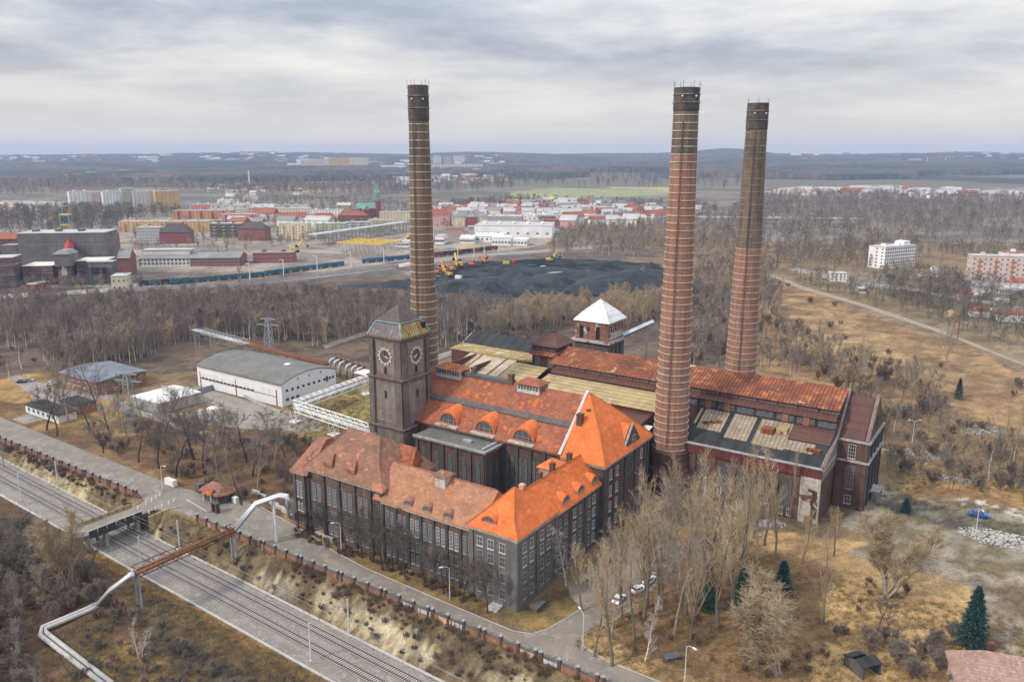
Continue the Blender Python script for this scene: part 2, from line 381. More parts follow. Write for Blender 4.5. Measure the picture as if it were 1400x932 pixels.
# ================================================================ ground
def vnoise(x, y, s, seed=0):
    x = np.asarray(x, float) / s; y = np.asarray(y, float) / s
    xi = np.floor(x).astype(np.int64); yi = np.floor(y).astype(np.int64); fx = x - xi; fy = y - yi
    fx = fx*fx*(3-2*fx); fy = fy*fy*(3-2*fy)
    def h(a, b):
        n = (a * 374761393 + b * 668265263 + seed * 974634721) & 0x7fffffff
        n = ((n ^ (n >> 13)) * 1274126177) & 0x7fffffff
        return ((n ^ (n >> 16)) & 0xffff) / 65535.0
    return (h(xi, yi)*(1-fx) + h(xi+1, yi)*fx)*(1-fy) + (h(xi, yi+1)*(1-fx) + h(xi+1, yi+1)*fx)*fy
def fbm(x, y, s, o=4, seed=0, g=.55):
    a = 0; amp = 1; tot = 0
    for k in range(o):
        a = a + amp * vnoise(x, y, s / 2**k, seed + k * 17); tot += amp; amp *= g
    return a / tot
sst = lambda a, b, x: (lambda q: q*q*(3-2*q))(np.clip((x - a) / (b - a), 0, 1))
def rail_far(u): return np.interp(u, [-420, -300, -206, -139, -80, -4, 60, 200], [-12.5, -14.6, -16.5, -17.8, -19.4, -22.5, -25.6, -33])
def rail_z(u): return -6 + 3.2 * np.clip((-100 - np.asarray(u, float)) / 130, 0, 1)
SOUTH = -3.4
SKYX = np.array([-900, -300, 0, 100, 200, 350, 420, 560, 640, 760, 830, 900, 950, 990, 1020, 1060, 1150, 1250, 1330, 1400, 1700, 2300])
SKYY = np.array([212, 212, 212.5, 211.5, 211, 208.5, 209, 211.5, 209, 211.5, 210.5, 211, 208.5, 205, 206, 210.5, 211.5, 210, 208.5, 210, 211, 211])
def height(x, y):
    x = np.asarray(x, float); y = np.asarray(y, float)
    u, v = UV(x, y); vf = rail_far(u); d = v - vf; zr = rail_z(u)
    top = np.maximum(-13.8 - vf, 2.2)
    near = zr * (1 - sst(.8, 1.0, d / top) * 1) if False else zr * (1 - np.clip((d - .9) / np.maximum(top - .9, .5), 0, 1) ** .85)
    sl = np.where((d > 1.2) & (d < top), 1.0, 0.0)
    near = near + sl * (fbm(x, y, 5, 3, 3) - .5) * 1.3
    south = zr + (SOUTH - zr) * sst(-13.6, -19, d) + sst(-18, -24, d) * (fbm(x, y, 14, 3, 8) - .5) * 1.6
    z = np.where(d > -13.2, near, south)
    z = np.where(d > top, 0, z)
    z = np.where((d <= .9) & (d >= -13.2), zr, z)
    e = (1 - sst(4.2, 10, np.abs(u + 119.8))) * sst(-13.4, -15.5, d) * (1 - sst(-20, -26, -140 - v))
    z = z + e * (-.12 - z) * (v > -140)
    # hills towards the horizon
    px = 700 + FPX * x / np.maximum(y * CP, 1)
    sk = np.interp(px, SKYX, SKYY)
    ridge = 100 + (210 - sk) * 9000 / FPX - 16
    far = sst(2600, 9000, y)
    zh = far * ridge + (sst(2200, 4200, y) * (1 - sst(8000, 9000, y))) * (fbm(x, y, 1700, 3, 21) - .5) * 55
    zh = zh + np.where(y > 9000, (9000 - y) * .02, 0)
    return z + np.where(y > 1500, zh, 0)
def inpoly(x, y, poly):
    c = np.zeros(np.shape(x), bool); n = len(poly)
    for i in range(n):
        x1, y1 = poly[i]; x2, y2 = poly[(i+1) % n]
        k = ((y1 > y) != (y2 > y)) & (x < (x2-x1) * (y - y1) / ((y2 - y1) if y2 != y1 else 1e-9) + x1)
        c ^= k
    return c
def pxpoly(s): 
    q = [float(a) for a in s.replace(',', ' ').split()]
    return [G(q[i], q[i+1]) for i in range(0, len(q), 2)]
def uvpoly(s):
    q = [float(a) for a in s.replace(',', ' ').split()]
    return [XY(q[i], q[i+1]) for i in range(0, len(q), 2)]
# areas of ground cover: outline, two colours, size of the patches, how ragged the edge is (m)
Z = lambda p, a, b, s, rg: (p, srgb(a), srgb(b), s, rg)
ZONES = [
 Z(pxpoly('-900,330 -900,236 2300,236 2300,330'), '7d7468', '625d57', 90, 60),
 Z(pxpoly('-300,420 -300,300 560,296 700,300 760,300 760,345 600,372 440,384 200,390'), '968c80', '7a7068', 40, 15),
 Z(pxpoly('190,400 190,372 440,372 640,345 860,330 900,340 900,352 640,372 560,372 430,392'), '7d6a5c', '5f5853', 30, 6),
 Z(pxpoly('-300,520 -300,395 300,392 560,375 900,398 1010,392 1040,470 960,560 700,520 640,480 500,500 450,500 250,505 60,520'), '6a5a4c', '54493f', 14, 8),
 Z(pxpoly('545,396 540,385 640,358 760,352 905,360 912,392 860,408 780,402 700,408 600,400'), '1a2126', '343c41', 14, 8),
 Z(pxpoly('1030,520 1040,400 1075,372 1150,395 1400,500 1500,560 1500,640 1300,560 1200,545'), '957852', '755c42', 9, 6),
 Z(pxpoly('1040,420 1060,385 1110,420 1260,480 1400,540 1400,560 1240,520 1120,500'), '7d6246', '9c825b', 9, 8),
 Z(pxpoly('1060,380 1400,505 1600,560 1700,480 1400,400 1180,366 1080,360'), '6f6048', '82735a', 12, 8),
 Z(pxpoly('1200,400 1400,455 1500,430 1400,380 1220,376'), '66604a', '57553f', 9, 6),
 Z(pxpoly('690,270 700,262 760,257 920,260 920,266 800,271'), '90965e', '8a8c64', 200, 20),
 Z(pxpoly('700,254 820,256 940,262 940,254 820,250 700,249'), 'a59a6e', '988c66', 150, 20),
 Z(pxpoly('400,262 470,256 480,260 400,264'), 'b3a468', 'a5986a', 100, 20),
 Z(pxpoly('1040,262 1100,252 1400,266 1400,274 1100,268'), 'b0a08e', '9c8e80', 100, 20),
 Z(pxpoly('0,290 0,274 110,276 110,286'), 'b5a898', '9c8f80', 60, 20),
 Z(uvpoly('-300,-10 -300,60 -75,30 -75,0 -8,0 -8,-10'), '8b7048', '6a5238', 11, 2),
 Z(uvpoly('-175,2 -85,2 -74,30 -120,52 -190,34'), '5a4636', '75593c', 8, 6),
 Z(uvpoly('-300,12 -200,12 -210,36 -300,40'), '9c7c48', '83683f', 9, 3),
 Z(uvpoly('-160,60 -78,44 -78,110 -160,110'), '8f8248', '7b6b42', 12, 3),
 Z(uvpoly('-75,-4.4 4,-4.4 12,-1 12,20 3,24 0,0 -72,1.5'), '8c7440', '6c5a38', 6, 1.2),
 Z(uvpoly('14,-12 80,-12 150,60 130,120 60,82 20,62 4,60 4,40 17,40 16,6'), 'ab8c5a', '9a7c50', 13, 4),
 Z(uvpoly('16,2 60,0 58,60 20,62 18,40'), '8a6a48', '755a40', 9, 4),
 Z(uvpoly('58,70 84,70 88,40 96,20 106,18 98,45 96,80 60,86'), '8a8070', '6a5c46', 5, 4),
 Z(uvpoly('54,86 100,78 145,74 200,80 200,130 120,140 56,126'), '6b6046', '8f8676', 7, 5),
 Z(uvpoly('56,104 100,98 150,82 215,76 215,92 150,102 110,112 60,118'), '45443f', '75705f', 4, 3),
 Z(uvpoly('62,122 100,118 130,120 128,132 100,130 66,134'), 'b8b1a4', '6c6350', 3, 4),
 Z(uvpoly('98,58 118,54 132,58 128,72 108,74'), 'a39c8e', '6f664f', 3, 4),
 Z(uvpoly('130,120 170,118 175,150 140,150'), 'b5b0a8', '7e786c', 6, 5),
 Z(uvpoly('100,84 128,80 130,96 104,100'), 'a09a8c', '504c42', 3, 4),
 Z(uvpoly('60,118 130,134 180,128 180,150 60,150'), 'a0804e', '7e6242', 9, 5),
 Z(uvpoly('-420,-19 -420,-13.6 -300,-13.5 60,-13.4 200,-13 200,-36 60,-26.5'), '85734f', '5f503b', 5, .6),
 Z(uvpoly('-190,-13.9 -150,-13.8 -150,-17.5 -190,-16'), 'b2a27c', '8f7d5a', 4, 1),
 Z(uvpoly('-110,-14 -92,-14 -92,-19 -110,-18.5'), 'bfae84', '7f6c4c', 4, 1.5),
 Z(uvpoly('-112,-14 -74,-14.4 -30,-14.6 40,-15.5 40,-25 -30,-21.3 -74,-19.4 -112,-18.6'), '75654a', '564835', 3.5, 1.2),
 Z(uvpoly('-72,-16 -60,-15.8 -52,-16.6 -54,-19.6 -66,-19.2'), 'ad9f80', '8a7b60', 3, 1.1),
 Z(uvpoly('-48,-16.2 -36,-15.6 -24,-16.4 -14,-17 -6,-19 -10,-21 -26,-20.6 -44,-19.2'), 'b0a283', '86775c', 3, 1.2),
 Z(uvpoly('0,-17.5 12,-17 24,-19 22,-22 8,-21.6'), 'a59777', '7d6e54', 3, 1.2),
 Z(uvpoly('-66,-17.6 -58,-17.2 -50,-18.2 -58,-19.8'), '6a6256', '7c7466', 4, 1),
 Z(uvpoly('-420,-200 -420,-24 -300,-27.2 -206,-29.4 -139,-30.8 -80,-32.4 -4,-35.5 60,-38.6 200,-46 200,-200'), '6b523a', '51402f', 9, .8),
 Z(uvpoly('-139,-31 -80,-32.6 -4,-35.7 60,-38.8 60,-44 -4,-41 -80,-37.5 -139,-36'), 'a37c42', '7c6038', 6, 1.2),
 Z(uvpoly('-95,-36 -4,-42 60,-46 60,-62 -20,-60 -64,-54 -70,-46'), '3c3831', '5a4b36', 5, 3),
 Z(uvpoly('-78,-54 -50,-52 -10,-62 -10,-90 -60,-75'), '7a6238', '5b4a30', 6, 2),
 Z(uvpoly('-300,-36 -128,-36 -124,-70 -100,-110 -300,-140'), '5a4838', '4a3c30', 8, 3),
]
def ground_colour(x, y):
    n = x.shape
    a = fbm(x, y, 22, 4, 1)[..., None]
    col = np.array(srgb('8a7250')) * (1 - a) + np.array(srgb('64543f')) * a
    for poly, c1, c2, s, rg in ZONES:
        ex, ey = fbm(x, y, rg * 3 + 2, 3, 31) - .5, fbm(x, y, rg * 3 + 2, 3, 57) - .5
        xw, yw = x + ex * rg * 3, y + ey * rg * 3
        k = inpoly(xw, yw, poly)
        if not k.any(): continue
        f = sst(.36, .64, fbm(x[k], y[k], s, 4, int(s * 7) % 97, .62))[:, None]
        col[k] = np.array(c1) * (1 - f) + np.array(c2) * f
    tuft = fbm(x, y, 3.2, 2, 77)[..., None]
    col = col * .86 + .14 * (col @ np.array([.3, .55, .15]))[..., None]
    col *= .78 + .44 * tuft
    wood = (y > 2500)
    if wood.any():
        f = sst(.40, .55, fbm(x[wood], y[wood], 700, 3, 91))[:, None]
        col[wood] = np.array(srgb('6b6858')) * (1 - f) + np.array(srgb('444a44')) * f
    return col
def grid_mesh(name, X, Y, Zc, colour, material, keep=None):
    nr, nc = X.shape
    idx = np.arange(nr * nc).reshape(nr, nc)
    q = np.stack([idx[:-1, :-1], idx[:-1, 1:], idx[1:, 1:], idx[1:, :-1]], -1).reshape(-1, 4)
    if keep is not None:
        kf = (keep[:-1, :-1] | keep[:-1, 1:] | keep[1:, 1:] | keep[1:, :-1]).reshape(-1); q = q[kf]
    me = bpy.data.meshes.new(name)
    me.vertices.add(nr * nc); me.vertices.foreach_set('co', np.stack([X, Y, Zc], -1).reshape(-1).astype(np.float32))
    me.loops.add(q.size); me.loops.foreach_set('vertex_index', q.reshape(-1).astype(np.int32))
    me.polygons.add(len(q)); me.polygons.foreach_set('loop_start', (np.arange(len(q)) * 4).astype(np.int32))
    me.polygons.foreach_set('use_smooth', np.ones(len(q), bool))
    if colour is not None:
        at = me.color_attributes.new('cover', 'FLOAT_COLOR', 'POINT')
        c = np.concatenate([colour, np.ones((*colour.shape[:2], 1))], -1).reshape(-1).astype(np.float32)
        at.data.foreach_set('color', c)
    me.materials.append(material); me.update(calc_edges=True); me.validate()
    return mesh_obj(name, me)
gm = bpy.data.materials.new('ground_cover'); gm.use_nodes = True; t = NT(gm); b = t.n['Principled BSDF']
b.inputs['Roughness'].default_value = .95; b.inputs['Specular IOR Level'].default_value = .1
at = t.node('ShaderNodeAttribute', attribute_name='cover'); P = t.node('ShaderNodeTexCoord').outputs['Object']
a1 = t.noise(P, 1.6, 5, .7, .3); a2 = t.noise(P, .33, 5, .65, .8)
c = t.mix(.55, at.outputs['Color'], t.mix(1.0, at.outputs['Color'], t.ramp(a1, [(.32, .35), (.5, .95), (.7, 1.65)]), 'MULTIPLY'))
c = t.mix(.5, c, t.mix(1.0, c, t.ramp(a2, [(.34, (.45, .42, .38)), (.52, (1.0, 1.0, 1.0)), (.68, (1.4, 1.33, 1.15))]), 'MULTIPLY'))
a3 = t.noise(P, .055, 6, .68, .6)
c = t.mix(.6, c, t.mix(1.0, c, t.ramp(a3, [(.36, (.55, .52, .48)), (.5, (1.0, .99, .97)), (.64, (1.32, 1.26, 1.12))]), 'MULTIPLY'))
t.l.new(c, b.inputs['Base Color'])
bp = t.node('ShaderNodeBump'); bp.inputs['Strength'].default_value = .7; bp.inputs['Distance'].default_value = .25
t.l.new(a1, bp.inputs['Height']); t.l.new(bp.outputs[0], b.inputs['Normal'])
ys = [-800, -500, -300, -200, -120, -60, -20, 10, 35, 55, 70]
while ys[-1] < 9700: ys.append(ys[-1] + .0056 * (ys[-1] + 100) + (.0 if ys[-1] < 4000 else .002 * ys[-1]))
ts = np.linspace(-1.08, 1.08, 570)
YY = np.repeat(np.array(ys)[:, None], len(ts), 1); XX = (np.maximum(YY, 0) + 190) * ts[None, :]
GZ = height(XX, YY)
tag(grid_mesh('ground', XX, YY, GZ, ground_colour(XX, YY), gm), kind='structure')

# far woods: closed canopy over the hills, one mass
k = YY[:, 0] > 2500
xw, yw, zw = XX[k], YY[k], GZ[k]
pxw = 700 + FPX * xw / (yw * CP); pyw = 210 + 100 * FPX / np.maximum(yw, 1)
msk = fbm(xw, yw, 1100, 4, 44) - .4*(1-sst(2500, 3300, yw)) + .12 * sst(4500, 7500, yw) + .06 * sst(900, 1400, np.abs(pxw - 600))
open_ = (np.abs(pxw - 800) < 170) & (yw < 2900)
tall = np.where((msk > .37) & ~open_, 1.0, 0.0)
jit = RNG.random(xw.shape)
zc = zw - 2 + tall * (15 + 9 * jit + 6 * fbm(xw, yw, 120, 2, 5))
wc = fbm(xw, yw, 260, 3, 9)[..., None]
wcol = np.array(srgb('474a44')) * (1 - sst(.35, .65, wc)) + np.array(srgb('5c554d')) * sst(.35, .65, wc)
wcol = wcol * (.55 + .8 * jit[..., None])
gm2 = bpy.data.materials.new('wood_canopy'); gm2.use_nodes = True; t = NT(gm2); b = t.n['Principled BSDF']; b.inputs['Roughness'].default_value = 1
b.inputs['Specular IOR Level'].default_value = 0
t.l.new(t.node('ShaderNodeAttribute', attribute_name='cover').outputs['Color'], b.inputs['Base Color'])
fw = grid_mesh('far_woods', xw, yw, zc, wcol, gm2, tall > 0)
tag(fw, 'bare grey woods covering the hills up to the horizon', 'woods', kind='stuff')

# ================================================================ roads, railway
def sheet(name, pts, z, m, kind='structure'):
    return tag(MB().prism([(p[0], p[1]) for p in pts], z - .3, z, 0).build(name, M[m]), kind=kind)
def strip(mb, uvs, w0, w1, z0, z1, m=0, zf=None):
    """ribbon with thickness along a uv line between side offsets w0 and w1"""
    P = []
    for i, (a, b) in enumerate(uvs):
        a0, b0 = uvs[max(i-1, 0)]; a1, b1 = uvs[min(i+1, len(uvs)-1)]
        dx, dy = a1-a0, b1-b0; L = math.hypot(dx, dy); nx, ny = -dy/L, dx/L
        zo = float(zf(a)) if zf else 0
        P.append([XY(a + nx*w0, b + ny*w0) + (z0+zo,), XY(a + nx*w1, b + ny*w1) + (z0+zo,), XY(a + nx*w1, b + ny*w1) + (z1+zo,), XY(a + nx*w0, b + ny*w0) + (z1+zo,)])
    n = len(P); vs = [q for p in P for q in p]; fs = []
    for i in range(n-1):
        for k in range(4): fs.append((i*4+k, i*4+(k+1) % 4, i*4+4+(k+1) % 4, i*4+4+k))
    fs += [(0, 1, 2, 3), (n*4-1, n*4-2, n*4-3, n*4-4)]
    mb.add(vs, fs, m); return mb
sheet('road', uvpoly('-420,-11.2 -420,1.4 -243,.8 -125,-1 -100,4.2 -94,3.6 -80,1.6 -68,0 -55,-3.4 -42,-5.1 -19,-6.2 3.5,-7 7.2,-5.6 9,-2.5 10.4,4 11.5,9 6,13 4,16 4,44 15,52 22,50 21,18 18.6,7 16.2,0 18,-3.2 25,-5 60,-5.6 60,-12 -110,-11.4 -113,-12.5 -113.6,-13.6 -123.6,-13.6 -124,-12.6 -127,-11.4'), .03, 'asphalt')
yardroads = [('yard_road', '-300,34 -300,30 -262,22 -238,14 -236,2 -226,2 -226,14 -232,22 -240,30 -230,37 -205,30 -150,46 -128,58 -128,64 -150,70 -160,68 -214,70 -222,64 -206,52 -190,58 -170,54 -205,34 -232,42 -262,34'),
                         ('path', '118,38 150,40 200,34 200,31 150,36 118,34')]
for nm, s in yardroads: sheet(nm, uvpoly(s), .02 + .004 * (nm == 'path'), 'old_tarmac')
sheet('path', pxpoly('440,472 500,453 503,457 446,476'), .03, 'old_tarmac')
sheet('path', pxpoly('1050,372 1100,392 1180,415 1290,452 1400,497 1400,499.4 1285,455 1175,418 1095,395 1046,375'), .05, 'dirt')
sheet('road', pxpoly('1090,366 1180,386 1240,392 1400,420 1400,424 1240,397 1170,391 1080,369'), .06, 'old_tarmac')
sheet('path', pxpoly('-60,406 200,391 330,387 440,373 540,362 560,358 560,361 540,367 440,379 330,391 200,396 -60,412'), .05, 'pale_concrete')
sheet('road', pxpoly('430,380 560,364 640,352 760,344 860,335 860,332 760,340 640,348 560,358'), .04, 'old_tarmac')
# kerbs along the road
kb = MB()
strip(kb, [(-92, 3.7), (-80, 1.8), (-68, .2), (-55, -3.2), (-42, -4.9), (-19, -6.0), (3.5, -6.8), (7.4, -5.4), (9.2, -2.3), (10.6, 4), (11.6, 9)], 0, .22, -.1, .14)
strip(kb, [(60, -5.4), (25, -4.8), (18.2, -3), (16.5, 0), (18.8, 7), (21.2, 18)], -.22, 0, -.1, .14)
tag(kb.build('kerb', M['pale_concrete']), kind='structure')
rl = [(u, float(rail_far(u))) for u in np.linspace(-410, 110, 90)]
tag(strip(MB(), rl, -13.0, -.2, -.5, .05, 0, rail_z).build('ballast', M['ballast']), kind='structure')
for off in (-3.0, -7.6): tag(strip(MB(), rl, off-1.5, off+1.5, -.2, .062, 0, rail_z).build('ballast', M['stained_ballast']), kind='structure')
def rail_track(off, label):
    u0, v0 = -40, float(rail_far(-40)) + off
    r = thing('railway_track', label, 'railway track', XY(u0, v0) + (rail_z(u0) + .0,), 0, 'railway tracks in the cutting')
    lx, ly, lz = r.location
    def local(mb): mb.v = [(p[0]-lx, p[1]-ly, p[2]-lz) for p in mb.v]; return mb
    for sgn in (-.75, .75):
        local(strip(MB(), rl, off+sgn-.06, off+sgn+.06, .16, .34, 0, rail_z)).build('rail', M['rail_steel'], r)
    us = np.arange(-330, 100, .65); near = set(np.argsort(np.abs(us + 25))[:100])
    rest = MB(); sm = None
    for i, u in enumerate(us):
        v = float(rail_far(u)) + off; x, y = XY(u, v); z = float(rail_z(u))
        s = float(rail_far(u+1) - rail_far(u)); a = TH + math.atan(s)
        if i in near:
            if sm is None: sm = MB().box(-.13, -1.3, .0, .13, 1.3, .17).mesh('sleeper', M['sleeper'])
            mesh_obj('sleeper', sm, r, (x-lx, y-ly, z-lz+.03), a)
        else:
            c, s_ = math.cos(a), math.sin(a)
            q = [(x-lx + c*p - s_*k, y-ly + s_*p + c*k) for p, k in ((-.13,-1.3),(.13,-1.3),(.13,1.3),(-.13,1.3))]
            rest.prism(q, z-lz+.03, z-lz+.2)
    tag(rest.build('sleepers', M['sleeper'], r), kind='stuff')
rail_track(-3.0, 'railway track nearer to the brick wall in the gravelled cutting')
rail_track(-7.6, 'railway track farther from the brick wall, on the grassy bank side')
for off, lb in ((.25, 'long concrete cable trough at the foot of the sandy slope'), (-13.2, 'long concrete cable trough along the grassy bank by the tracks')):
    tag(strip(MB(), rl, off-.3, off+.3, -.2, .32, 0, rail_z).build('cable_trough', M['pale_concrete']), lb, 'cable trough')
# ================================================================ building helpers
FACE = {'F': 0.0, 'R': math.pi/2, 'B': math.pi, 'L': -math.pi/2}
def fbox(mb, face, plane, a0, a1, z0, z1, out, m=0, inn=.1):
    """box standing proud of a wall face by out"""
    if face == 'F': mb.box(a0, plane - out, z0, a1, plane + inn, z1, m)
    elif face == 'B': mb.box(a0, plane - inn, z0, a1, plane + out, z1, m)
    elif face == 'R': mb.box(plane - inn, a0, z0, plane + out, a1, z1, m)
    else: mb.box(plane - out, a0, z0, plane + inn, a1, z1, m)
WM = {}
def win_mesh(w, h, nx, ny, frame, glass, fw=.12, sill=True):
    k = (w, h, nx, ny, frame, glass, fw, sill)
    if k in WM: return WM[k]
    f = MB(); x = w / 2
    f.box(-x, -.10, 0, -x+fw, .05, h); f.box(x-fw, -.10, 0, x, .05, h)
    f.box(-x+fw, -.10, h-fw, x-fw, .05, h); f.box(-x+fw, -.10, 0, x-fw, .05, fw)
    for i in range(1, nx):
        c = -x + w*i/nx; f.box(c-fw*.3, -.09, fw, c+fw*.3, .0, h-fw)
    for j in range(1, ny):
        c = h*j/ny; f.box(-x+fw, -.085, c-fw*.3, x-fw, -.005, c+fw*.3)
    if sill: f.box(-x-.12, -.22, -.16, x+.12, .05, -.005)
    g = MB().box(-x+fw*.5, -.05, fw*.5, x-fw*.5, -.02, h-fw*.5)
    WM[k] = (f.mesh('window', M[frame]), g.mesh('pane', M[glass]))
    return WM[k]
def win(root, face, plane, a, z, w, h, nx=2, ny=3, frame='frame_grey', glass='glass', sill=True, name='window', pane=True):
    f, g = win_mesh(w, h, nx, ny, frame, glass, .12 if w < 3 else .14, sill)
    u0, v0 = ORG[root]
    loc = (a-u0, plane-v0, z) if face in 'FB' else (plane-u0, a-v0, z)
    o = mesh_obj(name, f, root, loc, FACE[face])
    if pane: mesh_obj('pane', g, o)
    return o
def wins(root, face, plane, aa, zz, w, h, *a, **k):
    for q in aa:
        for z in zz: win(root, face, plane, q, z, w, h, *a, **k)
def at(root, u, v, z): 
    u0, v0 = ORG[root]; return (u-u0, v-v0, z)
def eyebrow(root, face, plane, a, z, w, h, depth, slope, tile, frame='frame_grey', name='dormer', thick=.28):
    """arched dormer: tile hood running back into the roof, with an arched window in its front"""
    n = 14; hood = MB(); F = []; Bk = []
    for i in range(n+1):
        q = math.pi * i / n; x = -w/2*1.12*math.cos(q); hh = h*math.sin(q)**1.15
        yb = (hh + .3) / slope * 1.3; F.append((x, 0, hh)); Bk.append((x*.9, yb, yb*slope - thick*.6))
    F2 = [(p[0]*1.0, -.25, p[2]+thick) for p in F]; B2 = [(p[0], p[1], p[2]+thick*.5) for p in Bk]
    vs = F2 + B2; hood.add(vs, [(i, i+1, n+2+i, n+1+i) for i in range(n)])
    F3 = [(p[0]*.94, -.25, max(p[2]*.94-.02, 0)) for p in F]
    hood.add(F2 + F3, [(i+1, i, n+1+i, n+2+i) for i in range(n)])
    o = hood.build(name, M[tile], None); o.parent = root
    loc = (a, plane) if face in 'FB' else (plane, a)
    o.location = at(root, loc[0], loc[1], z); o.rotation_euler = (0, 0, FACE[face])
    fr = MB(); gl = MB(); q = [(p[0]*.92, p[2]*.92) for p in F]
    gl.poly([(x, -.02, max(zz, 0)) for x, zz in q[1:-1]])
    fr.tube([(x, -.06, max(zz, .02)) for x, zz in q], .13, 4)
    for fx in (-.28, 0, .28):
        zt = h*.92*math.sqrt(max(0, 1-(fx*2/1.03)**2)); fr.box(fx*w-.06, -.1, 0, fx*w+.06, -.03, zt)
    fr.box(-w*.45, -.1, h*.32, w*.45, -.03, h*.32+.1)
    fr.box(-w*.56, -.35, -.18, w*.56, .15, .03)
    wo = fr.build('window', M[frame], None); wo.parent = o; go = gl.build('pane', M['glass'], None); go.parent = o
    return o
def flue(root, u, v, z0, z1, w=.9, m='shaft_brick', d=None):
    d = d or w; mb = MB().box(u-w/2, v-d/2, z0, u+w/2, v+d/2, z1).box(u-w/2-.1, v-d/2-.1, z1-.45, u+w/2+.1, v+d/2+.1, z1-.2)
    return mb.build('chimney', M[m], root)
def wallbox(u0, v0, u1, v1, z0, z1): return MB().box(u0, v0, z0, u1, v1, z1)

# ================================================================ corner block with the new orange roof
r = bldg('corner_building', 'grey four storey corner block under a bright orange hipped roof', 'building', 0, 0)
b = wallbox(-13, 0, 0, 17, 0, 17.6)
for a in (-13, -1.1): fbox(b, 'F', 0, a, a+1.1 if a < -2 else 0, 0, 17.55, .28)
for a in (0, 8, 16.2): fbox(b, 'R', 0, a-.28 if a == 0 else a, a+.9, 0, 17.55, .28)
fbox(b, 'F', 0, -11.9, -1.1, 0, .9, .12); fbox(b, 'R', 0, .9, 16.2, 0, .9, .12)
b.build('wall', M['grey_render'], r)
c = MB()
for o_, z0, z1 in ((.35, 16.85, 17.2), (.6, 17.2, 17.75)): c.box(-13-.35, -o_, z0, o_, 17+.2, z1)
c.build('cornice', M['stone_trim'], r)
rf = MB().rings(-13.6, -.75, .75, 17.6, [(0,0,0,0,17.76),(.12,.12,.12,.12,17.95),(2.9,2.9,2.9,2.9,20.7),(3.05,3.05,3.05,3.05,20.8),(6.9,9.2,6.9,8.8,25.3)])
rf.build('roof', M['new_tile'], r)
rg = MB()
for p in ([(.75,-.75,17.9),(-2.15,2.15,20.8),(-6.3,8.5,25.4)], [(-13.6,-.75,17.9),(-10.7,2.15,20.8),(-6.6,8.5,25.4)]): rg.tube(p, .14, 5)
rg.build('hip_tiles', M['new_ridge'], r)
for z, a in ((13.3, 'frame_white'), (9.9, 'frame_grey'), (6.0, 'frame_grey'), (1.9, 'frame_grey')):
    wins(r, 'F', 0, (-10.1, -7.1, -3.9), (z,), 1.65, 2.35, 2, 2, a)
    wins(r, 'R', 0, (3.0, 5.9, 10.4, 13.2), (z,), 1.45, 2.35, 2, 2, 'frame_white' if z > 9 else 'frame_grey')
eyebrow(r, 'F', .75, -8.0, 19.0, 3.9, 1.75, 2.7, .95, 'new_tile')
MB().box(-6.5, -2.6, 0, -3.6, -.15, .45).box(-6.5, -3.0, 0, -3.6, -2.6, .22).build('doorstep', M['pale_concrete'], r)
MB().box(-1.0+3.2, 2.1, 0, 4.0, 5.4, 1.0).box(2.0, 1.9, 1.0, 4.2, 5.6, 1.2).build('cellar_hatch', M['dark_concrete'], r)

# ================================================================ orange roofed side wing
r = bldg('brick_wing', 'dark brick side wing under a bright orange roof with three arched dormers', 'building', -6, 28)
b = wallbox(-12, 17, -.6, 39.6, 0, 16.6)
for a in (17.0, 24.2, 31.6, 38.7): fbox(b, 'R', -.6, a, a+.9, 0, 16.5, .25)
for a in (17.5, 23, 28.5, 34, 38.8): fbox(b, 'L', -12, a, a+.8, 0, 16.5, .25)
b.build('wall', M['grey_brick'], r)
MB().box(-12.5, 17.05, 16.1, 0, 39.5, 16.65).build('cornice', M['stone_trim'], r)
MB().extr([(-12.9, 16.7), (.35, 16.7), (.3, 16.85), (-6.3, 23.3), (-12.85, 16.85)], 11.5, 39.55, 'v').build('roof', M['new_tile'], r)
MB().tube([(-6.3, 10.5, 23.4), (-6.3, 39.5, 23.4)], .16, 5).build('ridge_tiles', M['new_ridge'], r)
for a in (19.5, 22.2, 26.6, 29.4, 34.0, 36.6):
    wins(r, 'R', -.6, (a,), (12.3, 8.8, 5.2, 1.7), 1.4, 2.3, 2, 2, 'frame_white' if int(a*3) % 2 else 'frame_grey')
for a in (20, 26, 31, 36.4): wins(r, 'L', -12, (a,), (10.5, 5), 1.3, 3.2, 2, 3, 'frame_grey')
for v in (22.4, 29.7, 36.9): eyebrow(r, 'R', -.8, v, 17.95, 3.3, 1.5, 2.6, .95, 'new_tile')
for v, h in ((12.5, 24.6), (20.2, 25.0), (26.2, 25.4), (34.6, 25.3)): flue(r, -6.9, v, 21, h, 1.15, 'pink_render' if v < 15 else 'shaft_brick')
d = MB().box(-11.0, 26.5, 18, -7.4, 32.5, 23.2); d = d.build('roof_dormer', M['stone_trim'], r)
MB().rings(-11.6, 25.9, -6.6, 33.1, [(0,0,0,0,23.2),(.1,.1,.1,.1,23.4),(2.5,3.2,2.5,3.2,25.0)]).build('dormer_roof', M['new_tile'], r).parent = r
win(r, 'L', -11.0, 29.5, 20.5, 2.6, 1.6, 3, 1, 'frame_white')

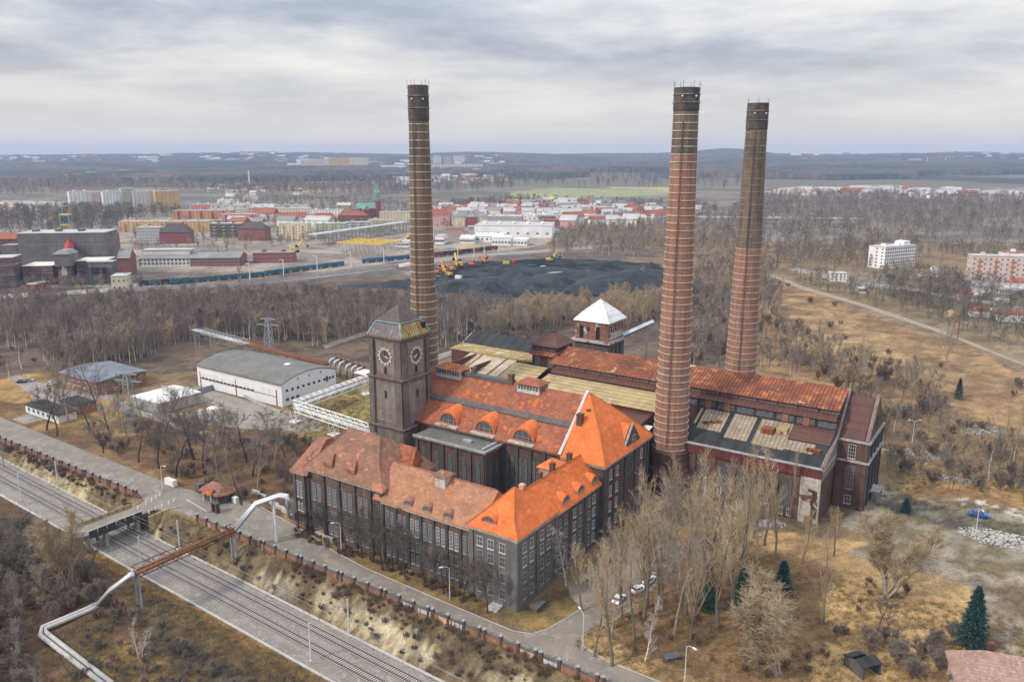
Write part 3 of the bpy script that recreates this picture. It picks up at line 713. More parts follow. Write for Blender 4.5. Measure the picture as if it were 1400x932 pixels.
# ================================================================ long front wing
r = bldg('brick_wing', 'long dark brick front wing under a weathered red tile roof with three small dormers', 'building', -27, 8)
b = wallbox(-41.2, 1.3, -13.05, 16, 0, 15.9)
bays = [-41.2 + 4.02 * i for i in range(8)]
for a in bays: fbox(b, 'F', 1.3, a, a+.85 if a > -41 else a+.6, 0, 15.6, .35, 1)
fbox(b, 'F', 1.3, -41.2, -13.1, 0, 1.2, .2)
for a in (-38, -32, -26, -20, -14.5): fbox(b, 'B', 16, a, a+.9, 0, 15.6, .3)
b.build('wall', [M['soot_brick'], M['pier_brick']], r)
MB().box(-41.1, .65, 15.5, -13.4, 1.7, 15.98).build('cornice', M['old_white'], r)
MB().extr([(.45, 15.98), (16.8, 15.98), (16.75, 16.15), (8.7, 23.3), (.5, 16.2)], -43.8, -11.0, 'u').build('roof', M['old_tile'], r)
MB().tube([(-42.5, 8.7, 23.35), (-11.5, 8.7, 23.35)], .18, 5).build('ridge_tiles', M['salmon_tile'], r)
for i in range(7):
    c0 = bays[i] + 2.45
    wins(r, 'F', 1.3, (c0-.85, c0+.85), (9.2,), 1.1, 4.4, 2, 5, 'frame_white' if i in (2, 4, 5) else 'frame_grey', 'glass_blue')
    wins(r, 'F', 1.3, (c0-.85, c0+.85), (5.3, 1.7), 1.1, 2.4, 2, 3, 'frame_grey')
for a in (-35, -29, -23, -17): wins(r, 'B', 16, (a,), (4, 9), 1.4, 3.2, 2, 4, 'frame_grey')
for u in (-32.6, -26.7, -20.4): eyebrow(r, 'F', 1.3, u, 16.95, 2.3, 1.0, 2.9, .92, 'mansard_tile')
MB().box(-28.2, 6.2, 20.5, -25.0, 9.2, 24.0).build('ridge_vent', M['old_white'], r)
MB().rings(-29.0, 5.6, -24.4, 9.8, [(0,0,0,0,24.0),(.1,.1,.1,.1,24.2),(2.2,2.1,2.2,2.1,25.2)]).build('vent_roof', M['mansard_tile'], r)
MB().tube([(-41.4, .95, 15.6), (-41.4, .95, .2)], .09, 6).build('downpipe', M['grey_steel'], r)

# ================================================================ mansard block and its low left annexe
r = bldg('mansard_building', 'dark brick block with a steep patched tile mansard roof', 'building', -55, 10)
b = wallbox(-68.6, 1.6, -41.25, 21, 0, 18.3)
ms = [-68.6, -62.6, -57.0, -51.4, -45.8, -42.1]
for a in ms: fbox(b, 'F', 1.6, a, a+.85, 0, 18.2, .45, 1)
fbox(b, 'R', -41.25, 1.7, 2.6, 16.2, 18.2, .3, 1)
for i in range(5): fbox(b, 'F', 1.6, ms[i]+.85, ms[i+1], 15.1, 15.4, .22)
b.build('wall', [M['soot_brick'], M['pier_brick']], r)
MB().box(-69.0, .95, 17.9, -40.8, 2.2, 18.45).box(-41.6, 2.2, 17.9, -40.8, 21.2, 18.45).build('cornice', M['old_white'], r)
MB().rings(-69.4, .6, -40.4, 21.8, [(0,0,0,0,18.46),(.1,.1,.1,.1,18.65),(4.3,3.7,4.3,3.7,22.9),(8.0,10.0,9.9,10.8,28.2)], 0).build('roof', M['mansard_tile'], r)
pt = MB()
for (u, v, z, w, d) in ((-60.5, 2.2, 20.4, 1.6, 1.6), (-52.4, 2.2, 20.4, 1.6, 1.6)):
    pt.add([(u-w, v-.5, z), (u+w, v-.5, z), (u+w*.9, v-.5, z+1.0), (u-w*.9, v-.5, z+1.0), (u, v+2.2, z+3.4)], [(0,1,2,3), (3,2,4), (0,3,4), (2,1,4)])
pt.build('dormer', M['salmon_tile'], r)
MB().tube([(-41.0, 1.2, 18.6), (-44.7, 4.3, 22.95), (-50.2, 10.7, 28.3), (-61.2, 10.7, 28.3), (-65.1, 4.3, 22.95), (-69.3, .7, 18.6)], .17, 5).build('hip_tiles', M['mansard_tile'], r)
for i in range(5):
    c0 = (ms[i] + .85 + ms[i+1]) / 2; dd = .95 if i < 4 else .7
    if i == 4: continue
    wins(r, 'F', 1.6, (c0-dd, c0+dd), (9.8,), 1.25, 4.9, 2, 5, 'frame_grey', 'glass_blue')
    wins(r, 'F', 1.6, (c0-dd, c0+dd), (5.4, 1.4), 1.25, 2.6, 2, 3, 'frame_grey')
win(r, 'F', 1.6, -44.2, 9.8, 1.2, 4.6, 2, 5, 'frame_dark'); win(r, 'F', 1.6, -44.2, 4.5, 1.2, 2.4, 2, 3, 'frame_dark')
MB().box(-63.6, 1.0, .1, -62.75, 1.3, 2.4).build('door', M['wood'], r)
MB().box(-55.2, 12, 24, -53.6, 13.4, 27.6).build('chimney', M['dark_concrete'], r)
MB().extr([(12, 21.0), (17.2, 21.0), (14.6, 25.8)], -46.6, -40.9, 'u', 0).build('side_dormer', M['hall_tile'], r)
r2 = bldg('brick_annexe', 'narrow brick annexe with a salmon tile lean roof beside the mansard block', 'building', -71, 9)
b = wallbox(-73.2, .9, -68.65, 18, 0, 16.7)
for a in (-73.2, -69.6): fbox(b, 'F', .9, a, a+.85, 0, 16.6, .4)
b.build('wall', M['soot_brick'], r2)
MB().box(-73.6, .3, 16.3, -68.7, 1.3, 16.75).build('cornice', M['old_white'], r2)
MB().rings(-73.9, 0, -67.0, 18.6, [(0,0,0,0,16.76),(.1,.1,.1,.1,16.95),(2.4,8.4,1.0,8.4,24.2)]).build('roof', M['salmon_tile'], r2)
wins(r2, 'F', .9, (-71.9, -70.3), (9.6,), 1.1, 4.6, 2, 5, 'frame_white', 'glass_blue'); wins(r2, 'F', .9, (-71.9, -70.3), (5.6,), 1.1, 2.4, 2, 3, 'frame_white'); wins(r2, 'F', .9, (-71.9, -70.3), (1.2,), 1.1, 2.4, 2, 3, 'wood')

# ================================================================ clock tower
r = bldg('clock_tower', 'square dark brick clock tower with white clock rings and a peeling copper roof', 'clock tower', -69, 40)
U0, U1, V0, V1 = -75.6, -62.1, 33.2, 46.7
b = MB().box(U0, V0, 0, U1, V1, 20.2).box(U0+.25, V0+.25, 20.2, U1-.25, V1-.25, 35.2).box(U0+.5, V0+.5, 35.2, U1-.5, V1-.5, 47.2)
for (z0, z1, o_) in ((0, 20, 0), (20.8, 35, .25), (36, 47, .5)):
    for a0, a1 in ((U0+o_, U0+o_+2.0), (U1-o_-2.0, U1-o_)):
        fbox(b, 'F', V0+o_, a0, a1, z0, z1, .3); fbox(b, 'B', V1-o_, a0, a1, z0, z1, .3)
    for a0, a1 in ((V0+o_, V0+o_+2.0), (V1-o_-2.0, V1-o_)):
        fbox(b, 'R', U1-o_, a0, a1, z0, z1, .3); fbox(b, 'L', U0+o_, a0, a1, z0, z1, .3)
b.build('wall', M['tower_brick'], r)
p = MB()
for (z0, z1, o_) in ((22, 34.2, .25), (36.6, 46.4, .5)):
    fbox(p, 'F', V0+o_, U0+o_+2.7, U1-o_-2.7, z0, z1, .06); fbox(p, 'R', U1-o_, V0+o_+2.7, V1-o_-2.7, z0, z1, .06)
p.build('wall_panel', M['tower_panel'], r)
c = MB()
for z, o_, h in ((20.2, .35, .45), (20.65, .75, .4), (35.2, .35, .4), (35.6, .7, .4), (47.2, .25, .5), (47.7, .7, .5)):
    q = .0 if z < 30 else (.25 if z < 40 else .5)
    c.box(U0+q-o_, V0+q-o_, z, U1-q+o_, V1-q+o_, z+h)
c.build('cornice', M['cornice'], r)
for i, (m_, fi) in enumerate((('copper_grey', 0), ('copper_rust', 1), ('copper', 2), ('copper', 3))):
    a, b_ = .2, 2.1; z0, z1 = 48.2, 52.0
    Q0 = [(U0+a, V0+a), (U1-a, V0+a), (U1-a, V1-a), (U0+a, V1-a)]; Q1 = [(U0+b_, V0+b_), (U1-b_, V0+b_), (U1-b_, V1-b_), (U0+b_, V1-b_)]
    j = (fi+1) % 4
    mb = MB().poly([Q0[fi]+(z0,), Q0[j]+(z0,), Q1[j]+(z1,), Q1[fi]+(z1,)])
    mb.poly([Q0[fi]+(z0,), Q1[fi]+(z1,), (-68.85, 39.95, z1-2), (-68.85, 39.95, z0)]).build('lower_roof', M[m_], r)
MB().rings(U0+1.9, V0+1.9, U1-1.9, V1-1.9, [(0,0,0,0,51.85),(0,0,0,0,52.1),(4.85,4.85,4.85,4.85,56.8)]).build('upper_roof', M['lead'], r)
hp = MB()
for (s, t_) in ((0, 0), (1, 0), (1, 1)):
    hp.tube([((U0+.2, U1-.2)[s], (V0+.2, V1-.2)[t_], 48.3), ((U0+2.1, U1-2.1)[s], (V0+2.1, V1-2.1)[t_], 52.0)], .26, 4)
hp.tube([(U0+2, V0+2, 52.1), (U1-2, V0+2, 52.1), (U1-2, V1-2, 52.1)], .16, 4)
hp.build('copper_hips', M['copper'], r)
MB().box(U1-3.9, V1-2.9, 49.6, U1-.7, V1-1.6, 51.3).build('roof_hatch', M['dark_void'], r)
fl = MB()
for i in range(26):
    x = random.random(); fl.box(U1-2.6-1.6*random.random(), V0+6+5*x, 53.3+.6*random.random(), U1-2.9, V0+6.15+5*x, 53.3)
def clock(face, plane, a, z):
    dial = MB(); n = 40; R0 = 2.55
    ring = MB()
    for i in range(n):
        t0, t1 = 2*math.pi*i/n, 2*math.pi*(i+1)/n
        for ra, rb in ((2.02, 2.2),):
            q = [(ra*math.sin(t0), ra*math.cos(t0)), (rb*math.sin(t0), rb*math.cos(t0)), (rb*math.sin(t1), rb*math.cos(t1)), (ra*math.sin(t1), ra*math.cos(t1))]
            ring.add([(x, -.2, y) for x, y in q] + [(x, -.05, y) for x, y in q], [(0,1,2,3), (0,4,5,1), (2,6,7,3), (1,5,6,2), (0,3,7,4)])
    for k in range(12):
        t_ = math.pi*k/6; s, c_ = math.sin(t_), math.cos(t_)
        def bar(off, r0, r1, hw):
            q = [(r0, off-hw), (r1, off-hw), (r1, off+hw), (r0, off+hw)]
            q = [(a_*s + b_*c_, a_*c_ - b_*s) for a_, b_ in q]
            ring.add([(x, -.24, y) for x, y in q] + [(x, -.05, y) for x, y in q], [(0,1,2,3), (0,4,5,1), (1,5,6,2), (2,6,7,3), (3,7,4,0)])
        for off in ((-.26, .26) if k % 3 == 0 else (0, .3) if k % 2 else (-.12, .2)): bar(off, 1.9, 2.75, .10)
        bar(0, 2.62, 2.74, .22)
    dial.poly([(1.9*math.sin(2*math.pi*i/n), -.07, 1.9*math.cos(2*math.pi*i/n)) for i in range(n)])
    u0, v0 = ORG[r]; loc = (a-u0, plane-v0, z) if face == 'F' else (plane-u0, a-v0, z)
    o = dial.build('clock_face', M['clock_dial'], None); o.parent = r; o.location = loc; o.rotation_euler = (0, 0, FACE[face])
    k = ring.build('hour_ring', M['clock_white'], None); k.parent = o
    for ang, ln, wd in (((0, 1.75, .14), (108, 1.5, .2)) if face == 'F' else ((262, 1.75, .14), (222, 1.3, .2))):
        t_ = R(ang); h_ = MB().add([(-wd, -.3, -.3), (wd, -.3, -.3), (wd*.4, -.3, ln), (-wd*.4, -.3, ln), (-wd, -.22, -.3), (wd, -.22, -.3), (wd*.4, -.22, ln), (-wd*.4, -.22, ln)],
              [(0,1,2,3), (7,6,5,4), (0,4,5,1), (1,5,6,2), (2,6,7,3), (3,7,4,0)])
        ho_ = h_.build('clock_hand', M['dark_steel' if (ang == 0) else 'clock_white'], None); ho_.parent = o; ho_.rotation_euler = (0, t_, 0)
clock('F', V0+.44, -68.85, 42.2); clock('R', U1-.44, 39.95, 42.2)
for face, pl, c0 in (('F', V0, -68.85), ('R', U1, 39.95)):
    s = 1 if face == 'F' else -1
    win(r, face, pl+s*.44, c0, 37.0, 1.1, 2.0, 1, 2, 'frame_dark', 'dark_void')
    win(r, face, pl+s*.19, c0, 29.6, .9, 2.2, 2, 3, 'frame_dark', 'dark_void')
    wins(r, face, pl+s*.19, (c0-1.5, c0+1.5), (22.8,), .9, 2.4, 2, 3, 'frame_grey')
    wins(r, face, pl, (c0-2.6, c0, c0+2.6), (14.2, 9.0, 4.0), .95, 2.5, 2, 3, 'frame_grey')
dp = MB()
for p_ in ([(U1-.1, V0-.1, 47), (U1-.1, V0-.1, .2)], [(U0+2.6, V0-.1, 47), (U0+2.6, V0-.1, .2)], [(U1+.1, V1-2.8, 47), (U1+.1, V1-2.8, .2)]): dp.tube(p_, .14, 5)
dp.build('downpipe', M['dark_steel'], r)

# ================================================================ turbine hall
r = bldg('turbine_hall', 'long brick machine hall under a patchy orange red tile roof with three big arched dormers', 'hall', -40, 53)
b = wallbox(-72, 39.6, -12.2, 67, 0, 22.2)
for a in (-31.2, -26.8, -22.4, -18, -13.4): fbox(b, 'F', 39.6, a, a+1.0, 0, 22, .45, 1)
b.build('wall', [M['hall_brick'], M['pier_brick']], r)
MB().box(-61.9, 38.9, 21.7, -12.6, 40.0, 22.25).build('cornice', M['cornice'], r)
MB().extr([(38.6, 22.26), (68, 22.26), (67.9, 22.45), (60.6, 28.5), (53.4, 34.9), (46.4, 28.5), (38.7, 22.5)], -72.5, -12.55, 'u', 0, 1).build('roof', [M['hall_tile'], M['hall_brick']], r)
MB().extr([(45.3, 27.7), (46.6, 28.85), (46.3, 29.05), (45.0, 27.95)], -72.4, -12.7, 'u').build('roof_gutter', M['dark_concrete'], r)
MB().box(-56, 52.3, 34.2, -36.5, 54.5, 35.2).build('ridge_walk', M['dark_concrete'], r)
for a in (-50.6, -37.6, -24.6):
    o = eyebrow(r, 'F', 39.9, a, 23.15, 6.6, 3.5, 6.2, .88, 'new_tile', 'frame_grey', 'arched_dormer', .4)
    mb = MB().box(a-4.0, 38.3, 22.5, a+4.0, 39.95, 23.1); mb.build('dormer_sill', M['old_white'], r)
for c0 in (-24.6+.2, -28.8, -20, -15.6):
    wins(r, 'F', 39.6, (c0-.9, c0+.9), (6,), 1.2, 12.5, 2, 9, 'frame_dark', 'glass_blue'); 
for u0, u1 in ((-64.6, -54.2), (-34.5, -26.0)):
    l = MB().box(u0+.5, 51.0, 33.0, u1-.5, 56, 35.6).build('roof_lantern', M['frame_white'], r)
    g = MB()
    k = int((u1-u0)/1.1)
    for i in range(k):
        x = u0+.7+(u1-u0-1.4)*i/k; g.box(x+.12, 50.95, 34.1, x+(u1-u0-1.4)/k-.12, 51.05, 35.3)
    for i in range(4): g.box(u1-.55, 51.5+i*1.1, 34.1, u1-.45, 52.3+i*1.1, 35.3)
    g.build('lantern_glazing', M['glass_blue'], r).parent = l; l.children[0].location = (0, 0, 0)
    MB().rings(u0, 50.4, u1, 56.6, [(0,0,0,0,35.6),(.05,.05,.05,.05,35.8),(2.6,3.0,2.6,3.0,37.2)]).build('lantern_roof', M['hall_tile'], r)
flue(r, -51.2, 53.4, 34, 37.2, 1.3, 'dark_concrete'); flue(r, -37.6, 53.4, 34, 37.2, 1.5, 'shaft_brick')

# ================================================================ orange gable block
r = bldg('gable_building', 'tall dark brick block at the hall end under a steep bright orange hipped roof', 'building', -6, 53)
b = wallbox(-12.15, 39.65, .5, 67, 0, 21.4)
for a in (39.6, 45, 51.6, 58, 64.0, 66.1): fbox(b, 'R', .5, a, a+.9, 0, 21.2, .3, 1)
for a in (-12.1, -.4): fbox(b, 'F', 39.65, a, a+.9, 0, 21.2, .3, 1)
b.build('wall', [M['hall_brick'], M['pier_brick']], r)
MB().box(-12.1, 38.95, 20.9, 1.2, 67.6, 21.45).box(-12.1, 38.7, 21.45, 1.45, 67.9, 21.75).build('cornice', M['stone_trim'], r)
MB().rings(-12.1, 38.5, 1.6, 68.2, [(0,0,0,0,21.76),(0,.15,.15,.15,21.95),(0,6.2,5.2,6.8,28.4),(0,6.3,5.3,6.9,28.5),(0,14.7,12.9,14.9,35.8)]).build('roof', M['new_tile'], r)
MB().tube([(1.5, 38.6, 21.95), (-3.65, 44.75, 28.45), (-11.4, 53.2, 35.85)], .17, 5).tube([(1.5, 68.1, 21.95), (-3.65, 61.3, 28.45), (-11.4, 53.3, 35.85)], .17, 5).build('hip_tiles', M['new_ridge'], r)
cp = MB().tube([(-12.2, 38.4, 22.4), (-12.2, 53.3, 36.2)], .42, 4).tube([(-12.2, 53.3, 36.2), (-12.2, 68.3, 22.4)], .42, 4); cp.build('gable_coping', M['white_paint'], r)
gv = 56.5
g = MB().extr([(gv-5.2, 21.8), (gv+5.2, 21.8), (gv, 27.8)], -.4, .72, 'u'); 
g.v = [(p[0], p[1], p[2]) for p in g.v]; g.build('gable', M['hall_brick'], r)
MB().extr([(gv-5.6, 21.8), (gv+5.6, 21.8), (gv, 28.1)], -6.4, -.42, 'u').build('gable_roof', M['new_tile'], r)
MB().tube([(.3, gv-5.5, 21.9), (.3, gv, 28.3), (.3, gv+5.5, 21.9)], .32, 4).build('gable_trim', M['stone_trim'], r)
win(r, 'R', .72, gv, 22.6, 2.0, 2.6, 2, 2, 'frame_white')
for a in (41.6, 43.7, 47.3, 49.8, 53.6, 56.2, 60.0, 62.3): wins(r, 'R', .5, (a,), (16.6, 12.0, 7.6, 3.0), 1.35, 2.7, 2, 3, 'frame_white' if int(a*7) % 3 else 'frame_dark')
win(r, 'R', .5, 65.5-.3, 8, 1.0, 10, 2, 8, 'frame_dark', 'glass_blue')
wins(r, 'F', 39.65, (-9.5, -6.5), (17.5,), 1.4, 2.4, 2, 3, 'frame_dark')
flue(r, -10.2, 45.9, 28, 32.2, 1.5, 'shaft_brick'); flue(r, -9.4, 49.4, 29, 32.6, 1.1, 'shaft_brick'); flue(r, -8.6, 60.0, 27, 32.0, .9, 'pink_render')

# ================================================================ flat roofed annexe in the courtyard
r = bldg('flat_roof_annexe', 'dark brick courtyard annexe with a flat grey roof and tall blue windows', 'building', -43, 35)
b = wallbox(-56, 31.6, -31.6, 39.5, 0, 20.8)
for a in (-56, -51.3, -46.5, -41.7, -36.9, -32.5): fbox(b, 'F', 31.6, a, a+.9, 0, 20.6, .4, 1)
for a in (31.5, 35.2, 38.6): fbox(b, 'R', -31.6, a, a+.9, 0, 20.6, .4, 1)
b.build('wall', [M['hall_brick'], M['pier_brick']], r)
MB().box(-56.5, 30.9, 20.4, -30.9, 39.55, 21.2).build('roof', M['grey_felt'], r)
MB().box(-56.6, 30.7, 20.9, -30.8, 31.2, 21.45).box(-31.3, 31.2, 20.9, -30.8, 39.5, 21.45).build('roof_edge', M['stone_trim'], r)
MB().box(-33.2, 32.2, 21.2, -32.4, 39.4, 21.6).box(-41.5, 34.5, 21.2, -38.6, 36.0, 21.8).build('roof_hatch', M['grey_steel'], r)
for i in range(5): win(r, 'F', 31.6, -53.2+4.8*i, 5.5, 1.6, 12.8, 3, 9, 'frame_dark', 'glass_blue')
wins(r, 'R', -31.6, (34.2, 37.4), (6.5,), 1.3, 11.5, 2, 8, 'frame_dark', 'glass_blue'); wins(r, 'R', -31.6, (34.2, 37.4), (2,), 1.3, 2.4, 2, 3, 'frame_white')

# ================================================================ yellow roofed hall and its neighbours
r = bldg('sheet_roof_hall', 'low long hall between the brick halls under a mustard yellow sheet roof', 'hall', -28, 80)
wallbox(-50.5, 67.1, -6.5, 96.7, 0, 19.6).build('wall', M['maroon_dark'], r)
MB().extr([(85.6, 19.0), (96.7, 19.0), (96.7, 25.0), (85.6, 22.6)], -50.6, -6.6, 'u', 1, 1).build('upper_wall', [M['brown_sheet'], M['brown_sheet']], r)
MB().extr([(85.0, 22.6), (96.75, 24.95), (96.75, 25.2), (85.0, 22.85)], -51.2, -6.0, 'u').build('roof', M['yellow_sheet'], r)
MB().extr([(67.1, 19.6), (85.6, 19.6), (85.6, 21.6), (67.1, 19.9)], -50.5, -6.6, 'u').build('lower_roof', M['brown_sheet'], r)
r = bldg('tin_shed', 'small shed with a white tin roof between the orange roof and the middle chimney', 'shed', -2, 72)
wallbox(-9.5, 68.5, -4.4, 80, 0, 17.6).build('wall', M['maroon_dark'], r)
MB().extr([(67.9, 17.5), (80.2, 19.6), (80.2, 19.85), (67.9, 17.75)], -10, -4.0, 'u').build('roof', M['white_roof'], r)
r = bldg('tin_roof_hall', 'low hall behind the red roof with a pale patched sheet roof', 'hall', -74, 96)
wallbox(-90, 84, -55, 112, 0, 21).build('wall', M['maroon_dark'], r)
MB().extr([(83.5, 20.8), (104, 25.6), (104, 25.9), (83.5, 21.1)], -90.5, -69, 'u').build('roof', M['pale_sheet'], r)
MB().extr([(84.5, 20.8), (102, 25.3), (102, 25.6), (84.5, 21.1)], -68.6, -54.6, 'u').build('yellow_roof', M['yellow_sheet'], r)
MB().extr([(104, 21), (112, 21), (111.5, 26.3), (104, 25.8)], -100, -62.5, 'u').build('back_bay', M['brown_sheet_v'], r)
MB().extr([(103.7, 26.0), (112.2, 26.6), (112.2, 26.9), (103.7, 26.3)], -100.5, -62, 'u').build('back_roof', M['copper_rust'], r)
st_ = MB().box(-87.6, 88, 22.5, -87.0, 103, 26).box(-78.6, 90, 23.2, -78.2, 100, 25.4)
for a in (-84.8, -73.5): st_.extr([(84.5, 21.4), (103.5, 25.85), (103.5, 25.98), (84.5, 21.55)], a, a+.5, 'u')
st_.build('missing_sheet', M['brown_sheet'], r)
r = bldg('felt_roof_building', 'long low building under a black felt roof in front of the wood', 'building', -108, 155)
wallbox(-126, 147, -89.5, 165, 0, 15.8).build('wall', M['old_white'], r)
MB().extr([(146, 15.9), (166, 15.9), (156, 20.6)], -127.5, -88.5, 'u', 0, 1).build('roof', [M['tar_felt'], M['old_white']], r)
MB().tube([(-127.5, 146, 16.0), (-127.5, 156, 20.7)], .25, 4).build('verge', M['old_white'], r)
wins(r, 'F', 147, [-122+5*i for i in range(7)], (12.0,), 1.8, 2.4, 2, 2, 'frame_dark', 'dark_void')

# ================================================================ boiler house
r = bldg('boiler_house', 'very long brick boiler house with a rust streaked sheet roof and ragged lower roof', 'boiler house', 0, 100)
b = wallbox(-50, 97, 45, 119.8, 0, 26.0); b.box(-50, 99, 26.0, 45, 118.5, 28.4)
b.build('wall', M['maroon_dark'], r)
MB().extr([(98.2, 28.4), (119.6, 28.4), (119.5, 28.6), (109.3, 32.6), (98.2, 28.65)], -52, 44.9, 'u', 0, 1).build('roof', [M['rust_sheet'], M['brown_sheet']], r)
MB().extr([(96.4, 25.7), (99.0, 27.2), (99.0, 27.4), (96.4, 25.95)], -50.2, 44.6, 'u').build('skirt_roof', M['brown_sheet'], r)
for i in range(16): 
    a = -49.6 + 5.93*i + 2.8
    if i < 7 or i > 7: win(r, 'F', 97, a, 23.4 if i > 7 else 23.6, 5.1, 2.0, 7, 2, 'frame_dark', 'glass_blue', False)
    win(r, 'F', 99, a, 27.45, 5.2, .85, 6, 1, 'frame_grey', 'glass', False)
for a in (6.8, 12.8, 30.4, 36.4): MB().box(a-.9, 96.6, 23.2, a+.9, 97.05, 25.6).build('wall_patch', M['salmon_tile'], r)
b = wallbox(4.5, 82.5, 45, 96.9, 0, 15.6)
for a in (4.5, 8.1, 14.2, 20.3, 26.4, 32.5): fbox(b, 'F', 82.5, a, a+1.1, 0, 13.6, .5)
b.build('aisle_wall', M['hall_brick'], r)
MB().box(4.4, 81.9, 13.4, 39.4, 83.0, 16.2).box(39.4, 81.85, 13.6, 45.0, 83.0, 16.2).build('fascia', M['maroon'], r)
MB().box(4.4, 81.6, 16.2, 45.1, 82.6, 16.55).build('fascia_coping', M['stone_trim'], r)
MB().extr([(82.7, 15.8), (97, 15.8), (97, 23.0), (82.7, 16.2)], 4.5, 44.9, 'u').build('aisle_roof', M['tar_felt'], r)
sh = MB()
sl_ = lambda v: 16.2 + (v-82.7)*.4755
for u0, u1, va, vb in ((4.8, 5.6, 90, 96.5), (6.5, 14, 88.5, 96.5), (15.5, 22.4, 87, 96.5), (23.8, 33, 86.5, 96.5), (33, 41.0, 87.0, 90.5)):
    sh.poly([(u0, va, sl_(va)+.22), (u1, va, sl_(va)+.22), (u1, vb, sl_(vb)+.22), (u0, vb, sl_(vb)+.22)]); sh.poly([(u0, va, sl_(va)+.22), (u0, va, sl_(va)+.02), (u1, va, sl_(va)+.02), (u1, va, sl_(va)+.22)])
    sh.poly([(u1, va, sl_(va)+.22), (u1, va, sl_(va)), (u1, vb, sl_(vb)), (u1, vb, sl_(vb)+.22)]); sh.poly([(u0, va, sl_(va)+.22), (u0, vb, sl_(vb)+.22), (u0, vb, sl_(vb)), (u0, va, sl_(va))])
sh.build('roof_sheet', M['worn_sheet'], r)
MB().poly([(33, 91, sl_(91)+.2), (44.6, 91, sl_(91)+.2), (44.6, 96.7, sl_(96.7)+.2), (33, 96.7, sl_(96.7)+.2)]).build('bare_deck', M['brown_sheet_v'], r)
hl = MB()
for u, v, a, b_ in ((27, 92.5, 1.8, 1.6), (30.6, 94.5, .7, .6), (31.0, 92.6, .5, .9), (8.5, 91, .8, .6), (10.5, 91.6, .9, .5), (12.2, 92.2, .7, .7), (41, 88.3, 2, .7)):
    hl.box(u-a, v-b_, sl_(v)-.8, u+a, v+b_, sl_(v)+.36+b_*.4)
hl.build('torn_patch', M['rust_sheet'], r)
MB().box(29.4, 91.8, sl_(92)+.2, 32.4, 95.2, sl_(95.2)+.32).build('yellow_patch', M['yellow_sheet'], r)
for i in range(6): 
    if i > 0: win(r, 'F', 82.5, 5.1+6.1*i, 2.0, 3.4, 9.5, 5, 8, 'frame_dark', 'glass')
for a in (28.6, 31, 34.8, 37): win(r, 'F', 82.5, a, .8, 1.2, 2.2, 2, 3, 'frame_white')
MB().box(39.6, 82.05, .0, 45.0, 82.45, 13.6).build('white_wall', M['old_white'], r)
MB().poly([(41.8, 82.02, 10.2), (44.2, 82.02, 9.8), (44.4, 82.02, 7.6), (43.3, 82.02, 5.9), (44.6, 82.02, 4.6), (44.4, 82.02, 1.6), (42.9, 82.02, 1.9), (42.9, 82.02, 4.9), (42.5, 82.02, 6.4), (43.3, 82.02, 8.3), (42.9, 82.02, 9.2), (41.8, 82.02, 9.3)]).build('plaster_loss', M['hall_brick'], r)
MB().box(41.5, 81.2, 0, 43.2, 82.0, 2.2).build('door', M['salmon_tile'], r)
# end block with stepped gable
r = bldg('boiler_house_end', 'brick end block of the boiler house with a brown sheet roof between sloping copings', 'building', 49, 109)
b = wallbox(45.1, 98.4, 53.4, 119.8, 0, 20.4)
b.extr([(98.4, 20.4), (119.8, 20.4), (109.3, 31.2)], 52.2, 53.4, 'u')
for a in (98.4, 103.4, 108.5, 113.6, 118.9): fbox(b, 'R', 53.4, a, a+.9, 0, 14.2, .4, 1); fbox(b, 'R', 53.4, a, a+.8, 14.8, 20.2, .35, 1)
for a in (45.2, 52.4): fbox(b, 'F', 98.4, a, a+1.0, 0, 20.2, .3)
b.build('wall', [M['hall_brick'], M['pier_brick']], r)
MB().extr([(98.6, 20.5), (119.6, 20.5), (109.3, 31.0)], 45.2, 52.1, 'u').build('roof', M['brown_sheet_v'], r)
MB().tube([(53.0, 98.2, 20.9), (53.0, 109.3, 32.0), (53.0, 120, 20.9)], .5, 4).tube([(45.0, 82.2, 17.0), (45.0, 98.0, 21.8), (45.0, 109.3, 32.6), (45, 120, 21.2)], .55, 4).build('coping', M['coping'], r)
MB().extr([(82.4, 13), (98.2, 13), (98.2, 21.4), (82.4, 16.6)], 44.75, 45.25, 'u').extr([(98.2, 20), (120, 20), (109.3, 32)], 44.75, 45.25, 'u').build('parapet', M['coping'], r)
c = MB()
for z, o_ in ((14.3, .6), (20.3, .55)):
    c.box(53.3, 97.9, z, 53.5+o_, 120.2, z+.55); c.box(45.4, 98.4-o_, z, 53.3, 98.5, z+.55)
c.box(45.0, 82.0, 15.7, 45.5, 98, 16.2)
c.build('cornice', M['stone_trim'], r)
wins(r, 'R', 53.4, (101.4, 106.4, 111.5, 116.6), (3.0,), 2.6, 10, 4, 8, 'frame_dark'); wins(r, 'R', 53.4, (101.4, 106.4, 111.5, 116.6), (15.4,), 2.4, 3.8, 3, 3, 'frame_dark')
win(r, 'R', 53.4, 109.3, 22.5, 2.6, 3.4, 3, 3, 'frame_dark', 'dark_void')
wins(r, 'F', 98.4, (49.2,), (15.3,), 2.0, 4.2, 3, 4, 'frame_white', 'dark_void'); wins(r, 'F', 98.4, (49.2,), (6.0,), 2.2, 7, 3, 6, 'frame_grey', 'glass'); win(r, 'F', 98.4, 49.2, 1.5, 1.8, 2.6, 2, 2, 'frame_white')
MB().box(53.5, 107.5, 2.6, 56.2, 113.5, 3.2).box(55.6, 107.6, 0, 56.1, 108.1, 2.6).box(55.6, 112.8, 0, 56.1, 113.3, 2.6).build('porch', M['stone_trim'], r)
